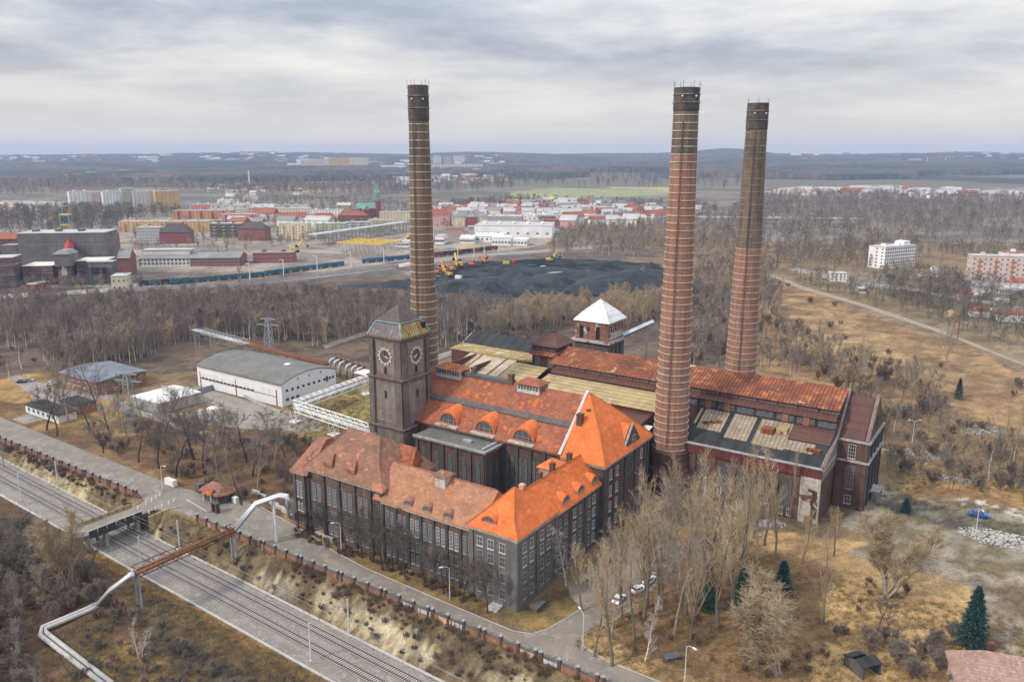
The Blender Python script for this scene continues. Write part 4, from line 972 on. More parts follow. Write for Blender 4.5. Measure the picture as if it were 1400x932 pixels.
# stair tower at the west end
r = bldg('stair_tower', 'rusty stair tower with a small brown pyramid roof at the end of the rust roof', 'tower', -57, 109)
b = wallbox(-62.3, 103.6, -52.1, 114.8, 0, 33); 
b.build('wall', M['maroon_dark'], r)
MB().extr([(102.4, 29.5), (103.7, 31.0), (103.7, 31.2), (102.4, 29.7)], -62.8, -51.8, 'u').extr([(102.6, 31.0), (115.6, 31), (115.6, 31.2), (102.6, 31.2)], -51.9, -51.0, 'u').build('skirt_roof', M['rust_sheet'], r)
MB().rings(-63.4, 102.6, -51.0, 115.8, [(0,0,0,0,33.0),(.05,.05,.05,.05,33.2),(5.4,5.8,5.4,5.8,37.0)]).build('roof', M['brown_sheet_v'], r)
MB().box(-57.8, 108.6, 36.6, -56.4, 110, 37.6).build('roof_vent', M['maroon'], r)
wins(r, 'F', 103.6, (-60.4, -57.2, -54.0), (31.35,), 2.2, 1.5, 3, 1, 'frame_dark', 'glass', False); wins(r, 'R', -52.1, (105.6, 109, 112.4), (31.35,), 2.2, 1.5, 3, 1, 'frame_dark', 'glass', False)
wins(r, 'F', 103.6, (-60.0, -54.6), (25.2,), 2.4, 4.0, 4, 3, 'frame_dark', 'glass_blue', False)
# coal bunker with white roof
r = bldg('bunker_tower', 'ruined brick bunker tower under a bright white pyramid roof', 'tower', -56.6, 145)
b = wallbox(-64.2, 138.2, -49.4, 152.2, 0, 27.6); b.build('wall', M['grey_brick'], r)
MB().box(-65.4, 137.0, 27.6, -48.2, 153.4, 28.5).build('ledge', M['old_white'], r)
MB().box(-64.2, 138.2, 28.5, -49.4, 152.2, 35.8).build('upper_wall', M['old_brick'], r)
MB().rings(-64.9, 137.5, -48.7, 152.9, [(0,0,0,0,35.8),(.1,.1,.1,.1,36.1),(2.6,2.5,2.6,2.5,39.0),(8.1,7.7,8.1,7.7,43.9)]).build('roof', M['white_roof'], r)
wins(r, 'F', 138.2, (-61.3, -54.0), (28.9,), 1.8, 5.2, 1, 1, 'frame_dark', 'dark_void', False); win(r, 'F', 138.2, -58.2, 32, 1.1, 1.8, 1, 1, 'frame_dark', 'dark_void', False)
wins(r, 'R', -49.4, (140.5, 144, 147, 150), (32,), 1.5, 2.8, 1, 2, 'frame_white', 'dark_void', False); wins(r, 'R', -49.4, (141.5, 145, 148.5), (20,), 1.1, 6, 1, 3, 'frame_dark', 'dark_void', False)
MB().box(-49.35, 139.3, 29.2, -49.2, 151.5, 31.7).build('white_panel', M['old_white'], r)
r = bldg('conveyor_bridge', 'narrow pale conveyor bridge running out from the bunker tower', 'conveyor', -40, 150)
MB().tube([(-48.0, 148.5, 29.6), (-38.5, 156, 35.0)], 1.0, 4).build('gallery', M['pipe_silver'], r)
MB().bar((-40.5, 154.4, 33), (-40.5, 154.4, 0), .5).bar((-42.5, 153, 32), (-39, 155, 18), .2).build('support', M['grey_steel'], r)

# ================================================================ the three smokestacks
def stack(x, y, h, rb, rt, label, body, nh, hoops, soot_from, crown_h, plinth, rods, dirty=None):
    r = thing('factory_chimney', label, 'chimney', (x, y, 0), 0, 'tall brick factory chimneys')
    rad = lambda z: rt + (rb-rt) * (1 - z/h)**1.18
    prof = [(rad(z), z) for z in np.linspace(plinth if plinth else 0, soot_from, 26)]
    MB().lathe(prof, 40).build('shaft', M[body], r, smooth=True)
    top = [(rad(soot_from), soot_from)]
    zc = h - crown_h
    if dirty: 
        MB().lathe([(rad(z)+.012, z) for z in np.linspace(dirty, zc, 8)], 40).build('upper_shaft', M['chimney_drab'], r, smooth=True)
    cr = [(rad(zc), zc-.4), (rad(zc)+.16, zc+.3), (rad(zc)+.14, zc+crown_h*.5), (rad(zc)+.05, h-.3), (rad(zc)+.05, h), (rad(zc)-.75, h), (rad(zc)-.85, h-9)]
    MB().lathe(cr, 40).build('crown', M['chimney_soot'], r, smooth=False)
    if plinth:
        R_ = rad(plinth)
        pl = MB().lathe([(R_+1.2, 0), (R_+1.2, plinth*.55), (R_+.5, plinth*.62), (R_+.5, plinth-.4), (R_+.15, plinth)], 40)
        pl.build('plinth', M['shaft_brick'], r)
    zs = np.linspace((plinth or 4)+.6, zc-1.2, nh)
    for i, z in enumerate(zs):
        k = rad(z)+ (.16 if i < len(zs) else .2)
        m_ = hoops if isinstance(hoops, str) else (hoops[0] if z < hoops[2] else hoops[1])
        MB().lathe([(k-.2, z-.12), (k, z-.12), (k, z+.12), (k-.2, z+.12)], 40).build('hoop', M[m_], r)
    for z in (zc+crown_h*.35, zc+crown_h*.7):
        k = rad(zc)+.34; MB().lathe([(k-.15, z-.12), (k, z-.12), (k, z+.12), (k-.15, z+.12)], 40).build('hoop', M['dark_hoop'], r)
    lad = MB(); t0 = R(-112)
    for z0, z1 in ((plinth+2, h+.5),):
        for dt in (-.04, .04):
            lad.tube([((rad(z)+.35+(.4 if z > zc else 0))*math.cos(t0+dt), (rad(z)+.35+(.4 if z > zc else 0))*math.sin(t0+dt), z) for z in np.linspace(z0, z1, 12)], .07, 4)
        for z in np.arange(z0, z1, 1.6):
            k = rad(z)+.35+(.4 if z > zc else 0); lad.bar((k*math.cos(t0-.04), k*math.sin(t0-.04), z), (k*math.cos(t0+.04), k*math.sin(t0+.04), z), .09)
    lad.build('ladder', M['dark_steel'], r)
    for i in range(rods):
        a = 2*math.pi*i/rods + .3; k = rad(zc)+.3
        MB().tube([(k*math.cos(a), k*math.sin(a), h-1), (k*math.cos(a), k*math.sin(a), h+1.7)], .05, 4).build('lightning_rod', M['dark_steel'], r)
    wl = MB()
    for a in (R(-120), R(-60)):
        k = rad(zc)+.35; wl.box(k*math.cos(a)-.2, k*math.sin(a)-.2, h-crown_h*.42, k*math.cos(a)+.2, k*math.sin(a)+.2, h-crown_h*.42+.45)
    wl.build('warning_lamp', M['lamp_glass'], r)
    return r
x, y = -29.4, 262.0
stack(x, y, HT(116, y-3), 5.1, 3.05, 'tan brick chimney with white hoops standing behind the clock tower', 'chimney_tan', 44, 'hoop', 112, 10.5, 3, 6, 92)
x, y = 47.9, 229.0
stack(x, y, HT(119, y-3), 5.5, 3.35, 'orange brown brick chimney with white hoops beside the orange roof, nearest of three', 'chimney_red', 47, 'hoop', 110, 6.0, 13.5, 8, 100)
x, y = 88.0, 298.0
stack(x, y, HT(140.5, y-3), 6.3, 3.55, 'brown brick chimney with dark upper hoops standing behind the rust roof', 'chimney_red', 46, ('hoop', 'dark_hoop', 66), 108, 9.0, 3, 6, 66)
# ================================================================ brick boundary wall
def lbox(mb, du0, du1, dv0, dv1, z0, z1, m=0): return mb.box(du0, dv0, z0, du1, dv1, z1, m)
def boundary(u0, u1, label, group, v=-12.5):
    r = bldg('brick_wall', label, 'wall', u0, v, group)
    MB().box(u0, v-.16, -1.2, u1, v+.16, 1.45).build('wall_panel', M['wall_brick'], r)
    MB().box(u0, v-.24, 1.45, u1, v+.24, 1.58).build('wall_coping', M['dark_concrete'], r)
    MB().bar((u0, v, 1.95), (u1, v, 1.95), .09).build('rail', M['dark_steel'], r)
    pm = MB().box(-.3, -.3, -1.2, .3, .3, 2.5).mesh('pillar', M['pillar_brick']); cm = MB().rings(-.42, -.42, .42, .42, [(0,0,0,0,2.5),(0,0,0,0,2.62),(.3,.3,.3,.3,2.85)]).mesh('pillar_cap', M['stone_trim'])
    u = u0; k = 0
    while u < u1:
        p = mesh_obj('pillar', pm, r, (u-u0, 0, 0)); mesh_obj('pillar_cap', cm, p)
        k += 1; u += 1.35 if k % 4 == 0 else 4.25
    return r
wr = boundary(-98.5, 64, 'brick boundary wall with capped pillars along the road, from the gatehouse to the corner block', 'brick boundary wall')
boundary(-255, -127, 'brick boundary wall with dark pillars along the road left of the railway bridge', 'brick boundary wall')
def graffiti(u, w, seed):
    g = random.Random(seed); mb = MB(); n = 5; ln = MB()
    for i in range(n):
        a = u + w*i/n; b = a + w/n*.86; z0 = .25 + g.random()*.1; z1 = 1.25 + g.random()*.12
        vv = -12.5-.175
        for k in range(g.choice((2, 3))):
            x = a + (b-a)*k/2.4; mb.box(x, vv, z0, x+.24, vv+.03, z1)
        zc = z0 + (z1-z0)*g.choice((.0, .42, .82)); mb.box(a, vv, zc, b, vv+.03, zc+.22)
        ln.box(a-.06, vv+.012, z0-.08, b+.06, vv+.03, z1+.08)
    o = mb.build('graffiti', M['graffiti'], wr); q = ln.build('graffiti_outline_paint', M['dark_steel'], wr); q.name = 'graffiti_outline'  # dark outline paint behind the pale letters
for i, (px, py, w) in enumerate(((551, 824, 3.6), (571, 833, 3.9), (614, 855, 3.6), (733, 912, 3.0))):
    u, v = UV(*G(px, py, .8)); graffiti(u, w, i)
for px, py in ((597, 846), (703, 897)):
    u, v = UV(*G(px, py, .8)); MB().box(u, -12.69, .0, u+3.4, -12.6, 1.4).build('wall_patch', M['pink_render'], wr)
u0, v0 = UV(*G(345, 672)); u1, v1 = UV(*G(452, 742))
r = bldg('low_wall', 'low pale stone retaining wall beside the road below the mansard block', 'wall', u0, v0)
L = math.hypot(u1-u0, v1-v0); mb = MB()
for i in range(12):
    a, b = i/12, (i+1)/12; mb.extr([(v0+(v1-v0)*a-.35, 0), (v0+(v1-v0)*a+.45, 0), (v0+(v1-v0)*a+.45, .8+.1*(i % 3)), (v0+(v1-v0)*a-.35, .8+.1*(i % 3))], u0+(u1-u0)*a, u0+(u1-u0)*b-.06, 'u')
mb.build('stone_blocks', M['pale_concrete'], r)

# ================================================================ road bridge over the railway
r = bldg('road_bridge', 'narrow road bridge over the railway with yellow stained and white railed parapets', 'bridge', -120, -24)
UA, UB = -123.2, -116.4
MB().box(UA, -35.5, -.75, UB, -13.4, .0).build('deck', M['asphalt'], r)
MB().box(UA-.35, -36, -1.3, UA, -13, -.05).box(UB, -36, -1.3, UB+.35, -13, -.05).build('edge_beam', M['dark_concrete'], r)
MB().box(UA-.3, -33, -.05, UA-.02, -17, 1.05).build('parapet', M['yellow_sheet'], r)
for i in range(6): MB().box(UB+.05, -33.5+2.6*i, -1.25, UB+.42, -31.3+2.6*i, 1.0).build('girder_panel', M['dark_steel'], r)
MB().box(UB-.05, -34, 1.0, UB+.5, -17.6, 1.15).build('parapet_rail', M['concrete'], r)
for v in (-19.4, -28.6, -33.6):
    for u in (UA+.8, UB-.8): MB().box(u-.5, v-.5, -7.5, u+.5, v+.5, -.7).build('pier', M['concrete'], r)
    MB().box(UA, v-.45, -1.5, UB, v+.45, -.72).build('cross_beam', M['concrete'], r)
MB().box(UA-1, -16.6, -5.5, UB+1, -13.0, -.7).build('abutment', M['dark_concrete'], r)
pm = MB().box(-.14, -.14, 0, .14, .14, 1.05).mesh('guard_post', M['white_paint'])
def posts(pts, label):
    for px, py in pts:
        x, y = G(px, py); o = mesh_obj('guard_post', pm, None, (x, y, 0), TH); tag(o, label, 'post', 'white guard posts by the bridge')
posts([(189, 696), (200, 690), (208, 685), (214, 681), (219, 678)], 'short white guard post on the left verge of the bridge approach')
posts([(204, 702), (213, 697), (222, 693), (231, 689), (238, 686)], 'short white guard post in the row along the right edge of the bridge approach')
a, b = UV(*G(256, 687)), UV(*G(283, 703))
gr = bldg('guard_rail', 'thin white guard rail by the road at the bridge end', 'railing', a[0], a[1])
MB().bar((*a, 1.0), (*b, 1.0), .1).bar((*a, 0), (*a, 1), .1).bar((*b, 0), (*b, 1), .1).build('rail', M['white_paint'], gr)
# curved pale yellow ramp wall beneath the approach
a = [UV(*G(px, py)) for px, py in ((202, 708), (222, 700), (236, 695), (247, 694))]
rw = bldg('retaining_wall', 'yellowish curved retaining wall under the bridge approach', 'wall', a[0][0], a[0][1])
mb = MB(); 
for p, q in zip(a[:-1], a[1:]): mb.add([(p[0], p[1], -4), (q[0], q[1], -4), (q[0], q[1], .25), (p[0], p[1], .25), (p[0]-.4, p[1]+.4, -4), (q[0]-.4, q[1]+.4, -4), (q[0]-.4, q[1]+.4, .25), (p[0]-.4, p[1]+.4, .25)], [(0,1,2,3), (3,2,6,7), (4,7,6,5), (0,3,7,4), (1,5,6,2)])
mb.build('wall', M['yellow_sheet'], rw)

# ================================================================ heating pipes
def P3(px, py, z): return Vector((*G(px, py, z), z))
r = thing('heating_pipe', 'pair of silver and rusty heating pipes bridging the railway beside the road', 'pipeline', G(186, 812, SOUTH))
def rel(p): return tuple(Vector(p) - r.location)
zS = SOUTH + .9
pts = {0: [(150, 936, zS), (59, 866, zS), (60, 858, zS), (120, 833, zS), (134, 826, zS+.3)], 1: [(134, 826, zS+.3), (150, 807, 1.6), (178, 786, 5.2), (184, 783, 5.5)],
       2: [(184, 783, 5.5), (250, 753, 5.6), (320, 724, 5.7)], 3: [(320, 724, 5.7), (350, 688, 11.2), (382, 677, 13.2), (391, 678, 13.2), (396, 685, 12.2), (398, 705, 3.2), (403, 711, 1.5), (414, 711, 1.4)]}
for k, nm, m_ in ((0, 'pipe', 'pale_concrete'), (1, 'pipe', 'pipe_silver'), (2, 'rusty_pipe', 'pipe_rust'), (3, 'pipe', 'pipe_silver')):
    base = [P3(*p) for p in pts[k]]
    for sd_ in (-.62, .62):
        off = []
        for i, p in enumerate(base):
            d = (base[min(i+1, len(base)-1)] - base[max(i-1, 0)]); d.z = 0
            if d.length < .01: d = Vector((1, 0, 0))
            d.normalize(); off.append(tuple(Vector((p.x - d.y*sd_, p.y + d.x*sd_, p.z)) - r.location))
        MB().tube(off, .5, 9).build(nm, M[m_], r, smooth=True)
a, b = P3(184, 783, 5.0), P3(320, 724, 5.1); mb = MB(); n = 14
dd = (b-a); nrm = Vector((-dd.y, dd.x, 0)).normalized()*1.25
for s_ in (-1, 1):
    for z in (-.7, 1.3): mb.bar(rel(a+nrm*s_+Vector((0,0,z))), rel(b+nrm*s_+Vector((0,0,z))), .2)
    for i in range(n):
        p, q = a+dd*(i/n), a+dd*((i+1)/n); mb.bar(rel(p+nrm*s_+Vector((0,0,-.7 if i % 2 else 1.3))), rel(q+nrm*s_+Vector((0,0,1.3 if i % 2 else -.7))), .13)
for i in range(n+1): p = a+dd*(i/n); mb.bar(rel(p-nrm+Vector((0,0,-.7))), rel(p+nrm+Vector((0,0,-.7))), .13)
mb.build('lattice_girder', M['pipe_rust'], r)
for (px, py, z, zb) in ((186, 783, 5, SOUTH-.5), (318, 726, 5, -3.5), (373, 681, 12.4, 0)):
    p = P3(px, py, z); mb = MB()
    for s_ in (-.9, .9):
        q = p + (nrm.normalized()*s_ if z < 8 else Vector((.35*s_, -.35*s_, 0)))
        mb.bar(rel(q), rel((q.x, q.y, zb)), .42)
    for k in range(4 if z < 8 else 0):
        za, zb2 = zb + (z-zb)*k/4, zb + (z-zb)*(k+1)/4; mb.bar(rel(p+nrm.normalized()*.9-Vector((0,0,p.z-za))), rel(p-nrm.normalized()*.9-Vector((0,0,p.z-zb2))), .14)
    mb.build('pipe_support', M['grey_steel' if z < 8 else 'white_paint'], r)

# ================================================================ poles and lamps along the railway and road
cm_ = [MB().tube([(0, 0, -.5), (0, 0, 9)], [.24, .17], 6).mesh('pole', M['pole_paint']), MB().bar((0, 0, 8.2), (0, -3.2, 8.5), .1).bar((0, 0, 7.2), (0, -3.0, 8.4), .08).bar((0,-2.9,8.6),(0,-2.9,7.4),.08).mesh('bracket', M['grey_steel']), MB().box(-.4, -.4, -.6, .4, .4, .15).mesh('base', M['pale_concrete'])]
for i, u in enumerate((-231, -165.5, -98.7, -31.6, 36)):
    for off, far, wd in ((.35, 0, 'sandy slope side'), (-10.9, 1, 'grassy bank side')):
        v = float(rail_far(u)) + off; x, y = XY(u, v)
        r = thing('catenary_pole', 'white catenary pole on the ' + wd + (', leftmost', ', left of the bridge', ', by the pipe bridge', ', before the front wing', ', nearest')[i], 'pole', (x, y, float(rail_z(u))), TH + (math.pi if far else 0), 'catenary poles along the tracks')
        for m_, nm in zip(cm_, ('pole', 'bracket', 'base')): mesh_obj(nm, m_, r)
wires = tag(thing('catenary_wire', 'thin overhead wires hung along the railway tracks', 'wire', XY(-98.7, -22) + (0,), TH), group=None); ORG[wires] = (-98.7, -22)
for off in (-3.0, -7.6):
    mb = MB(); us = (-231, -165.5, -98.7, -31.6, 36, 100)
    for a, b in zip(us[:-1], us[1:]):
        f = lambda u: (u, float(rail_far(u))+off, float(rail_z(u))); p, q = f(a), f(b)
        mb.tube([(p[0], p[1], p[2]+7.6), ((p[0]+q[0])/2, (p[1]+q[1])/2, (p[2]+q[2])/2+6.3), (q[0], q[1], q[2]+7.6)], .025, 3); mb.tube([(p[0], p[1], p[2]+6.1), (q[0], q[1], q[2]+6.1)], .025, 3)
    mb.build('wire', M['grey_steel'], wires)
lm = [MB().tube([(0, 0, 0), (0, 0, 8.2)], [.14, .08], 6).mesh('pole', M['pole_paint']), MB().tube([(0, 0, 8.0), (-.5, 0, 8.5), (-1.6, 0, 8.7)], .06, 5).mesh('arm', M['pole_paint']), MB().box(-2.4, -.16, 8.62, -1.5, .16, 8.82).mesh('lamp_head', M['lamp_glass']), MB().tube([(0,0,0),(0,0,1.2)], .2, 6).mesh('base', M['pale_concrete'])]
for px, py, rz, lb in ((223, 672, 2.6, 'white street lamp by the road left of the gatehouse'), (467, 756, .3, 'white street lamp in front of the mansard block'), (615, 820, .4, 'white street lamp in front of the long front wing near the corner block'),
                   (797, 889, -1.2, 'white street lamp at the bend where the drive meets the road'), (936, 934, 2.2, 'white street lamp on the lawn at the lower edge of the scene'), (288, 474, 1.0, 'white street lamp beside the tall white hall'),
                   (1333, 735, 1.5, 'rusty orange post with a lamp by the rubble heap'), (1247, 606, 0, 'white double armed lamp on the waste ground behind the boiler house end')):
    x, y = G(px, py); r = thing('street_lamp', lb, 'street lamp', (x, y, 0), rz, 'street lamps around the works')
    for m_, nm in zip(lm, ('pole', 'arm', 'lamp_head', 'base')): mesh_obj(nm, m_, r)
    if px == 1247:
        for k in (1, 2): o = mesh_obj(('', 'arm', 'lamp_head')[k], lm[k], r, (0, 0, 0), math.pi)

# ================================================================ gatehouse
x, y = G(299, 681); r = thing('gatehouse', 'small green gatehouse with a faceted red tile roof by the road', 'gatehouse', (x, y, 0), TH)
oct_ = lambda a, b: [(-a+b*.4, -b), (a-b*.4, -b), (a, -b*.35), (a, b*.35), (a-b*.4, b), (-a+b*.4, b), (-a, b*.35), (-a, -b*.35)]
MB().prism(oct_(4.7, 2.7), 0, 2.9).build('wall', M['dark_concrete'], r)
o_ = oct_(5.7, 3.6); mb = MB(); apx = [(-2.2, 0, 5.0), (2.2, 0, 5.0)]
for i in range(8):
    p, q = o_[i], o_[(i+1) % 8]; n0 = apx[0] if p[0] < 0 else apx[1]; n1 = apx[0] if q[0] < 0 else apx[1]
    mb.poly([p+(2.9,), q+(2.9,)] + ([n1, n0] if n0 != n1 else [n0])); 
mb.poly([p+(2.88,) for p in o_][::-1]); mb.build('roof', M['mansard_tile'], r)
MB().extr([(-4.2, 2.75), (-1.5, 2.75), (-2.85, 4.5)], -2.2, 2.2, 'u').build('porch_roof', M['hall_tile'], r)
MB().box(-1.9, -3.9, 0, -1.7, -3.7, 2.8).box(1.7, -3.9, 0, 1.9, -3.7, 2.8).build('porch_post', M['white_paint'], r)
MB().prism(oct_(5.75, 3.65), 2.72, 2.95).build('eaves_board', M['red_paint'], r)
for a in (-3.0, 0, 3.0): 
    f, g = win_mesh(1.5, 1.6, 2, 1, 'green_paint', 'glass'); o = mesh_obj('window', f, r, (a, -2.72, 1.0)); mesh_obj('pane', g, o)
f, g = win_mesh(1.2, 1.6, 2, 1, 'green_paint', 'glass'); o = mesh_obj('window', f, r, (4.72, 0, 1.0), math.pi/2); mesh_obj('pane', g, o)
MB().box(-.5, -2.9, 0, .5, -2.7, 2.1).build('door', M['green_paint'], r)
x, y = G(322, 687); tag(MB().box(-.9, -.5, 0, .9, .5, 1.7).box(-.95, -.55, 1.7, .95, .55, 1.85).build('kiosk_box', M['white_paint'], None, (x, y, 0), TH), 'white cabinet standing right of the gatehouse', 'cabinet')
x, y = G(234, 664); tag(MB().box(-2.2, -.7, .3, 2.2, .7, 2.3).box(-1.9, -.5, 0, -1.6, .5, .3).box(1.6, -.5, 0, 1.9, .5, .3).build('notice_board', M['white_paint'], None, (x, y, 0), TH), 'white box trailer by the trees left of the gatehouse', 'trailer')
x, y = G(274, 672); tag(MB().box(-1, -1, 0, 1, 1, 2.6).box(-1.15, -1.15, 2.6, 1.15, 1.15, 2.75).build('guard_booth', M['dark_concrete'], None, (x, y, 0), TH), 'dark narrow booth at the left side of the gatehouse', 'booth')
x, y = G(295, 700); tag(MB().box(-1.2, -.6, 0, -.5, .6, 2.8).box(.5, -.6, 0, 1.2, .6, 2.8).box(-1.3, -.7, 2.8, 1.3, .7, 3.0).build('gate_portal', M['pillar_brick'], None, (x, y, 0), TH), 'dark brick gate portal at the end of the boundary wall', 'gate')

# ================================================================ white industrial hall
r = bldg('white_hall', 'large white sheet metal hall with a curved grey roof', 'hall', -188, 84)
U0, U1, V0, V1, E = -216.5, -161.2, 70.8, 100.5, 9.2
arc = [(V0 + (V1-V0)*i/14, E + 2.9*math.sin(math.pi*i/14)**.9) for i in range(15)]
MB().extr([(V0, 0)] + arc + [(V1, 0)], U0, U1, 'u').build('wall', M['hall_metal'], r)
MB().extr([(V0-.5, E+.1), *[(a, z+.12) for a, z in arc], (V1+.5, E+.1), (V1+.5, E+.4), *[(a, z+.42) for a, z in arc[::-1]], (V0-.5, E+.4)], U0-.4, U1+.3, 'u').build('roof', M['hall_roof'], r)
MB().box(U0, V0-.15, E-.7, U1, V0-.02, E-.1).build('eaves_board', M['pale_concrete'], r)
for u in (U0+2.0, -190.2, U1-3.2): MB().box(u-.25, V0-.18, .1, u+.25, V0-.02, 6.8).build('red_post', M['red_paint'], r)
MB().box(U0+2.3, V0-.12, 4.0, U1-3.4, V0-.02, 6.8).build('light_band', M['white_paint'], r)
MB().box(U0+2.3, V0-.16, 3.75, U1-3.4, V0-.03, 3.95).build('red_band', M['red_paint'], r)
for i in range(14):
    if i != 8 or True: MB().box(U0+3.4+2.55*i, V0-.5, 4.0, U0+4.9+2.55*i, V0-.12, 4.6).build('louvre', M['dark_steel'], r)
for a in [73.5+2.9*i for i in range(8)] + [97.0, 98.8]: win(r, 'R', U1, a, 5.8, 1.1, 1.0, 1, 1, 'frame_dark', 'dark_void', False)
for a in (73.5, 76.2, 78.9): win(r, 'R', U1, a, 2.0, 1.6, 1.3, 2, 1, 'frame_grey', 'glass', False)
for a in (79.5, 85.6, 92): win(r, 'R', U1, a, 9.6, .6, .7, 1, 1, 'frame_dark', 'dark_void', False)
MB().box(U1, 94.6, 5.2, U1+.25, 95.9, 7.4).build('door', M['blue_paint'], r)
MB().box(-176, 85, 12.2, -173.5, 87, 12.9).build('roof_vent', M['white_paint'], r)
rods = [(U0+.2, V0+.2, 22), (U1-.3, V0+.2, 17), (-190, V0, 17), (U1-.3, V1-.5, 18), (U0+14, V0+1, 16)]
for u, v, z in rods: MB().tube([(u, v, 0), (u, v, z)], .07, 4).build('lightning_mast', M['grey_steel'], r)

# ================================================================ white lattice pipe galleries
def truss(mb, a, b, w, h, n, t=.18):
    a, b = Vector(a), Vector(b); d = b-a; s = Vector((-d.y, d.x, 0)).normalized()*w/2; up = Vector((0, 0, h))
    for o_ in (s, -s, s+up, -s+up): mb.bar(a+o_, b+o_, t)
    for i in range(n+1):
        p = a+d*(i/n)
        for o_ in (s, -s): mb.bar(p+o_, p+o_+up, t*.7)
        mb.bar(p+s, p-s, t*.7); mb.bar(p+s+up, p-s+up, t*.7)
        if i < n:
            q = a+d*((i+1)/n)
            for o_ in (s, -s): mb.bar(p+o_+(up*0 if i % 2 else up), q+o_+(up if i % 2 else up*0), t*.6)
            mb.bar(p+s+up, q-s+up, t*.55)
    return mb
r = bldg('pipe_gallery', 'white lattice pipe gallery turning a corner between the white hall and the clock tower', 'gallery', -143, 62)
for a, b, n in (((-143.5, 62.5, 4.6), (-146.2, 103.5, 4.6), 12), ((-141.5, 61.5, 4.6), (-99, 57.5, 4.6), 12)):
    truss(MB(), a, b, 2.8, 3.3, n, .3).build('lattice', M['white_paint'], r)
    A, B_ = Vector(a)+Vector((0, 0, 1.1)), Vector(b)+Vector((0, 0, 1.1)); s = Vector((-(B_-A).y, (B_-A).x, 0)).normalized()
    for k in (-.6, .6): MB().tube([A+s*k, B_+s*k], .5, 8).build('pipe', M['white_paint'], r, smooth=True)
for u, v in ((-142.8, 61.5), (-146, 103), (-120, 59.5)):
    mb = MB()
    for i in (-1, 1):
        for j in (-1, 1): mb.bar((u+i*1.2, v+j*1.2, 0), (u+i*1.2, v+j*1.2, 4.6), .25)
        mb.bar((u+i*1.2, v-1.2, .2), (u+i*1.2, v+1.2, 4.4), .14); mb.bar((u-1.2, v+i*1.2, .2), (u+1.2, v+i*1.2, 4.4), .14)
    mb.box(u-1.8, v-1.8, 0, u+1.8, v+1.8, .35); mb.build('support_leg', M['white_paint'], r)
# pipe rack behind the hall
A, B_ = Vector((*UV(*G(265, 452, 9)), 9)), Vector((*UV(*G(447, 500, 7.5)), 7.5)); D = B_-A
r = bldg('pipe_rack', 'long raised pipe rack with rust coloured pipes behind the white hall', 'pipe rack', A.x, A.y)
truss(MB(), A+D*.07, A+D*.43, 3, 2.2, 10, .2).build('lattice', M['grey_steel'], r)
sN = Vector((-D.y, D.x, 0)).normalized()
for k, m_ in ((-1.1, 'pipe_rust'), (0, 'pipe_silver'), (1.1, 'rust_steel')):
    MB().tube([A+sN*k+Vector((0,0,.6)), A+D*.45+sN*k+Vector((0,0,.6))], .42, 7).build('pipe', M['pipe_silver'], r, smooth=True)
    MB().tube([A+D*.45+sN*k+Vector((0,0,.6)), B_+sN*k+Vector((0,0,.6))], .55, 7).build('rusty_pipe', M['rust_steel'], r, smooth=True)
for i in range(40): 
    if i % 2: q = A+D*(.5+.5*i/40); MB().bar(q-sN*1.8+Vector((0,0,1.1)), q+sN*1.8+Vector((0,0,1.1)), .3).build('cross_tie', M['rust_steel'], r)
for k in (.02, .16, .3, .44, .58, .72, .86, .98):
    q = A+D*k; mb = MB()
    for s_ in (-1.2, 1.2): mb.bar(q+sN*s_, (q.x+sN.x*s_, q.y+sN.y*s_, 0), .28)
    mb.bar(q+sN*1.2, (q.x-sN.x*1.2, q.y-sN.y*1.2, 1), .16); mb.build('support_leg', M['grey_steel'], r)
r = bldg('pipe_loop', 'row of bent silver pipes looping down to the ground behind the white hall corner', 'pipes', *UV(*G(470, 510)))
for i, (px, py) in enumerate(((452, 512), (458, 513), (465, 514), (474, 516), (482, 517), (489, 518))):
    u, v = UV(*G(px, py)); zt = 7.4 - .5*i
    MB().tube([(u, v, 0), (u, v, zt-1), (u+.3, v+.6, zt-.3), (u+.6, v+1.6, zt), (u+.8, v+5, zt)], .62, 8).build('pipe', M['pipe_silver'], r, smooth=True)
    MB().tube([(u+.8, v+2.2, zt+.05), (u+.8, v+4.4, zt+.05)], .7, 8).build('rusty_sleeve', M['rust_steel'], r)
r = bldg('brick_hut', 'small orange brick hut with a white flat roof behind the clock tower', 'hut', *UV(*G(494, 524)))
u, v = ORG[r]; MB().box(u-3.5, v, 0, u+6, v+6, 4.2).build('wall', M['wall_brick'], r); MB().box(u-4, v-.5, 4.2, u+6.5, v+6.5, 4.6).build('roof', M['white_roof'], r); win(r, 'F', v, u, 1.6, 1.4, 1.2, 2, 1, 'frame_dark')

# ================================================================ small buildings at the left
r = bldg('white_shed', 'low white shed with a bright flat roof left of the large white hall', 'shed', -202, 45)
MB().box(-212, 37.6, 0, -194.4, 56, 4.3).build('wall', M['pale_concrete'], r); MB().rings(-212.6, 37, -193.8, 56.6, [(0,0,0,0,4.3),(0,0,0,0,4.55),(9.3,0.2,9.3,.2,5.1)]).build('roof', M['white_roof'], r)
MB().box(-206, 37.4, 0, -202.5, 37.62, 3.2).build('door', M['grey_steel'], r)
r = bldg('brick_workshop', 'low red brick workshop with a blue grey flat roof at the left', 'workshop', -250, 46)
MB().box(-268, 37.5, 0, -238.6, 60, 5.6).build('wall', M['wall_brick'], r); MB().extr([(36.8, 5.6), (61, 5.6), (61, 5.9), (49, 7.2), (36.8, 5.9)], -268.8, -237.8, 'u').build('roof', M['blue_roof'], r)
wins(r, 'F', 37.5, [-265+4.2*i for i in range(7)], (1.8,), 2.4, 2.2, 3, 2, 'frame_white'); wins(r, 'R', -238.6, (41, 46, 51, 56), (1.8,), 2.4, 2.2, 3, 2, 'frame_white')
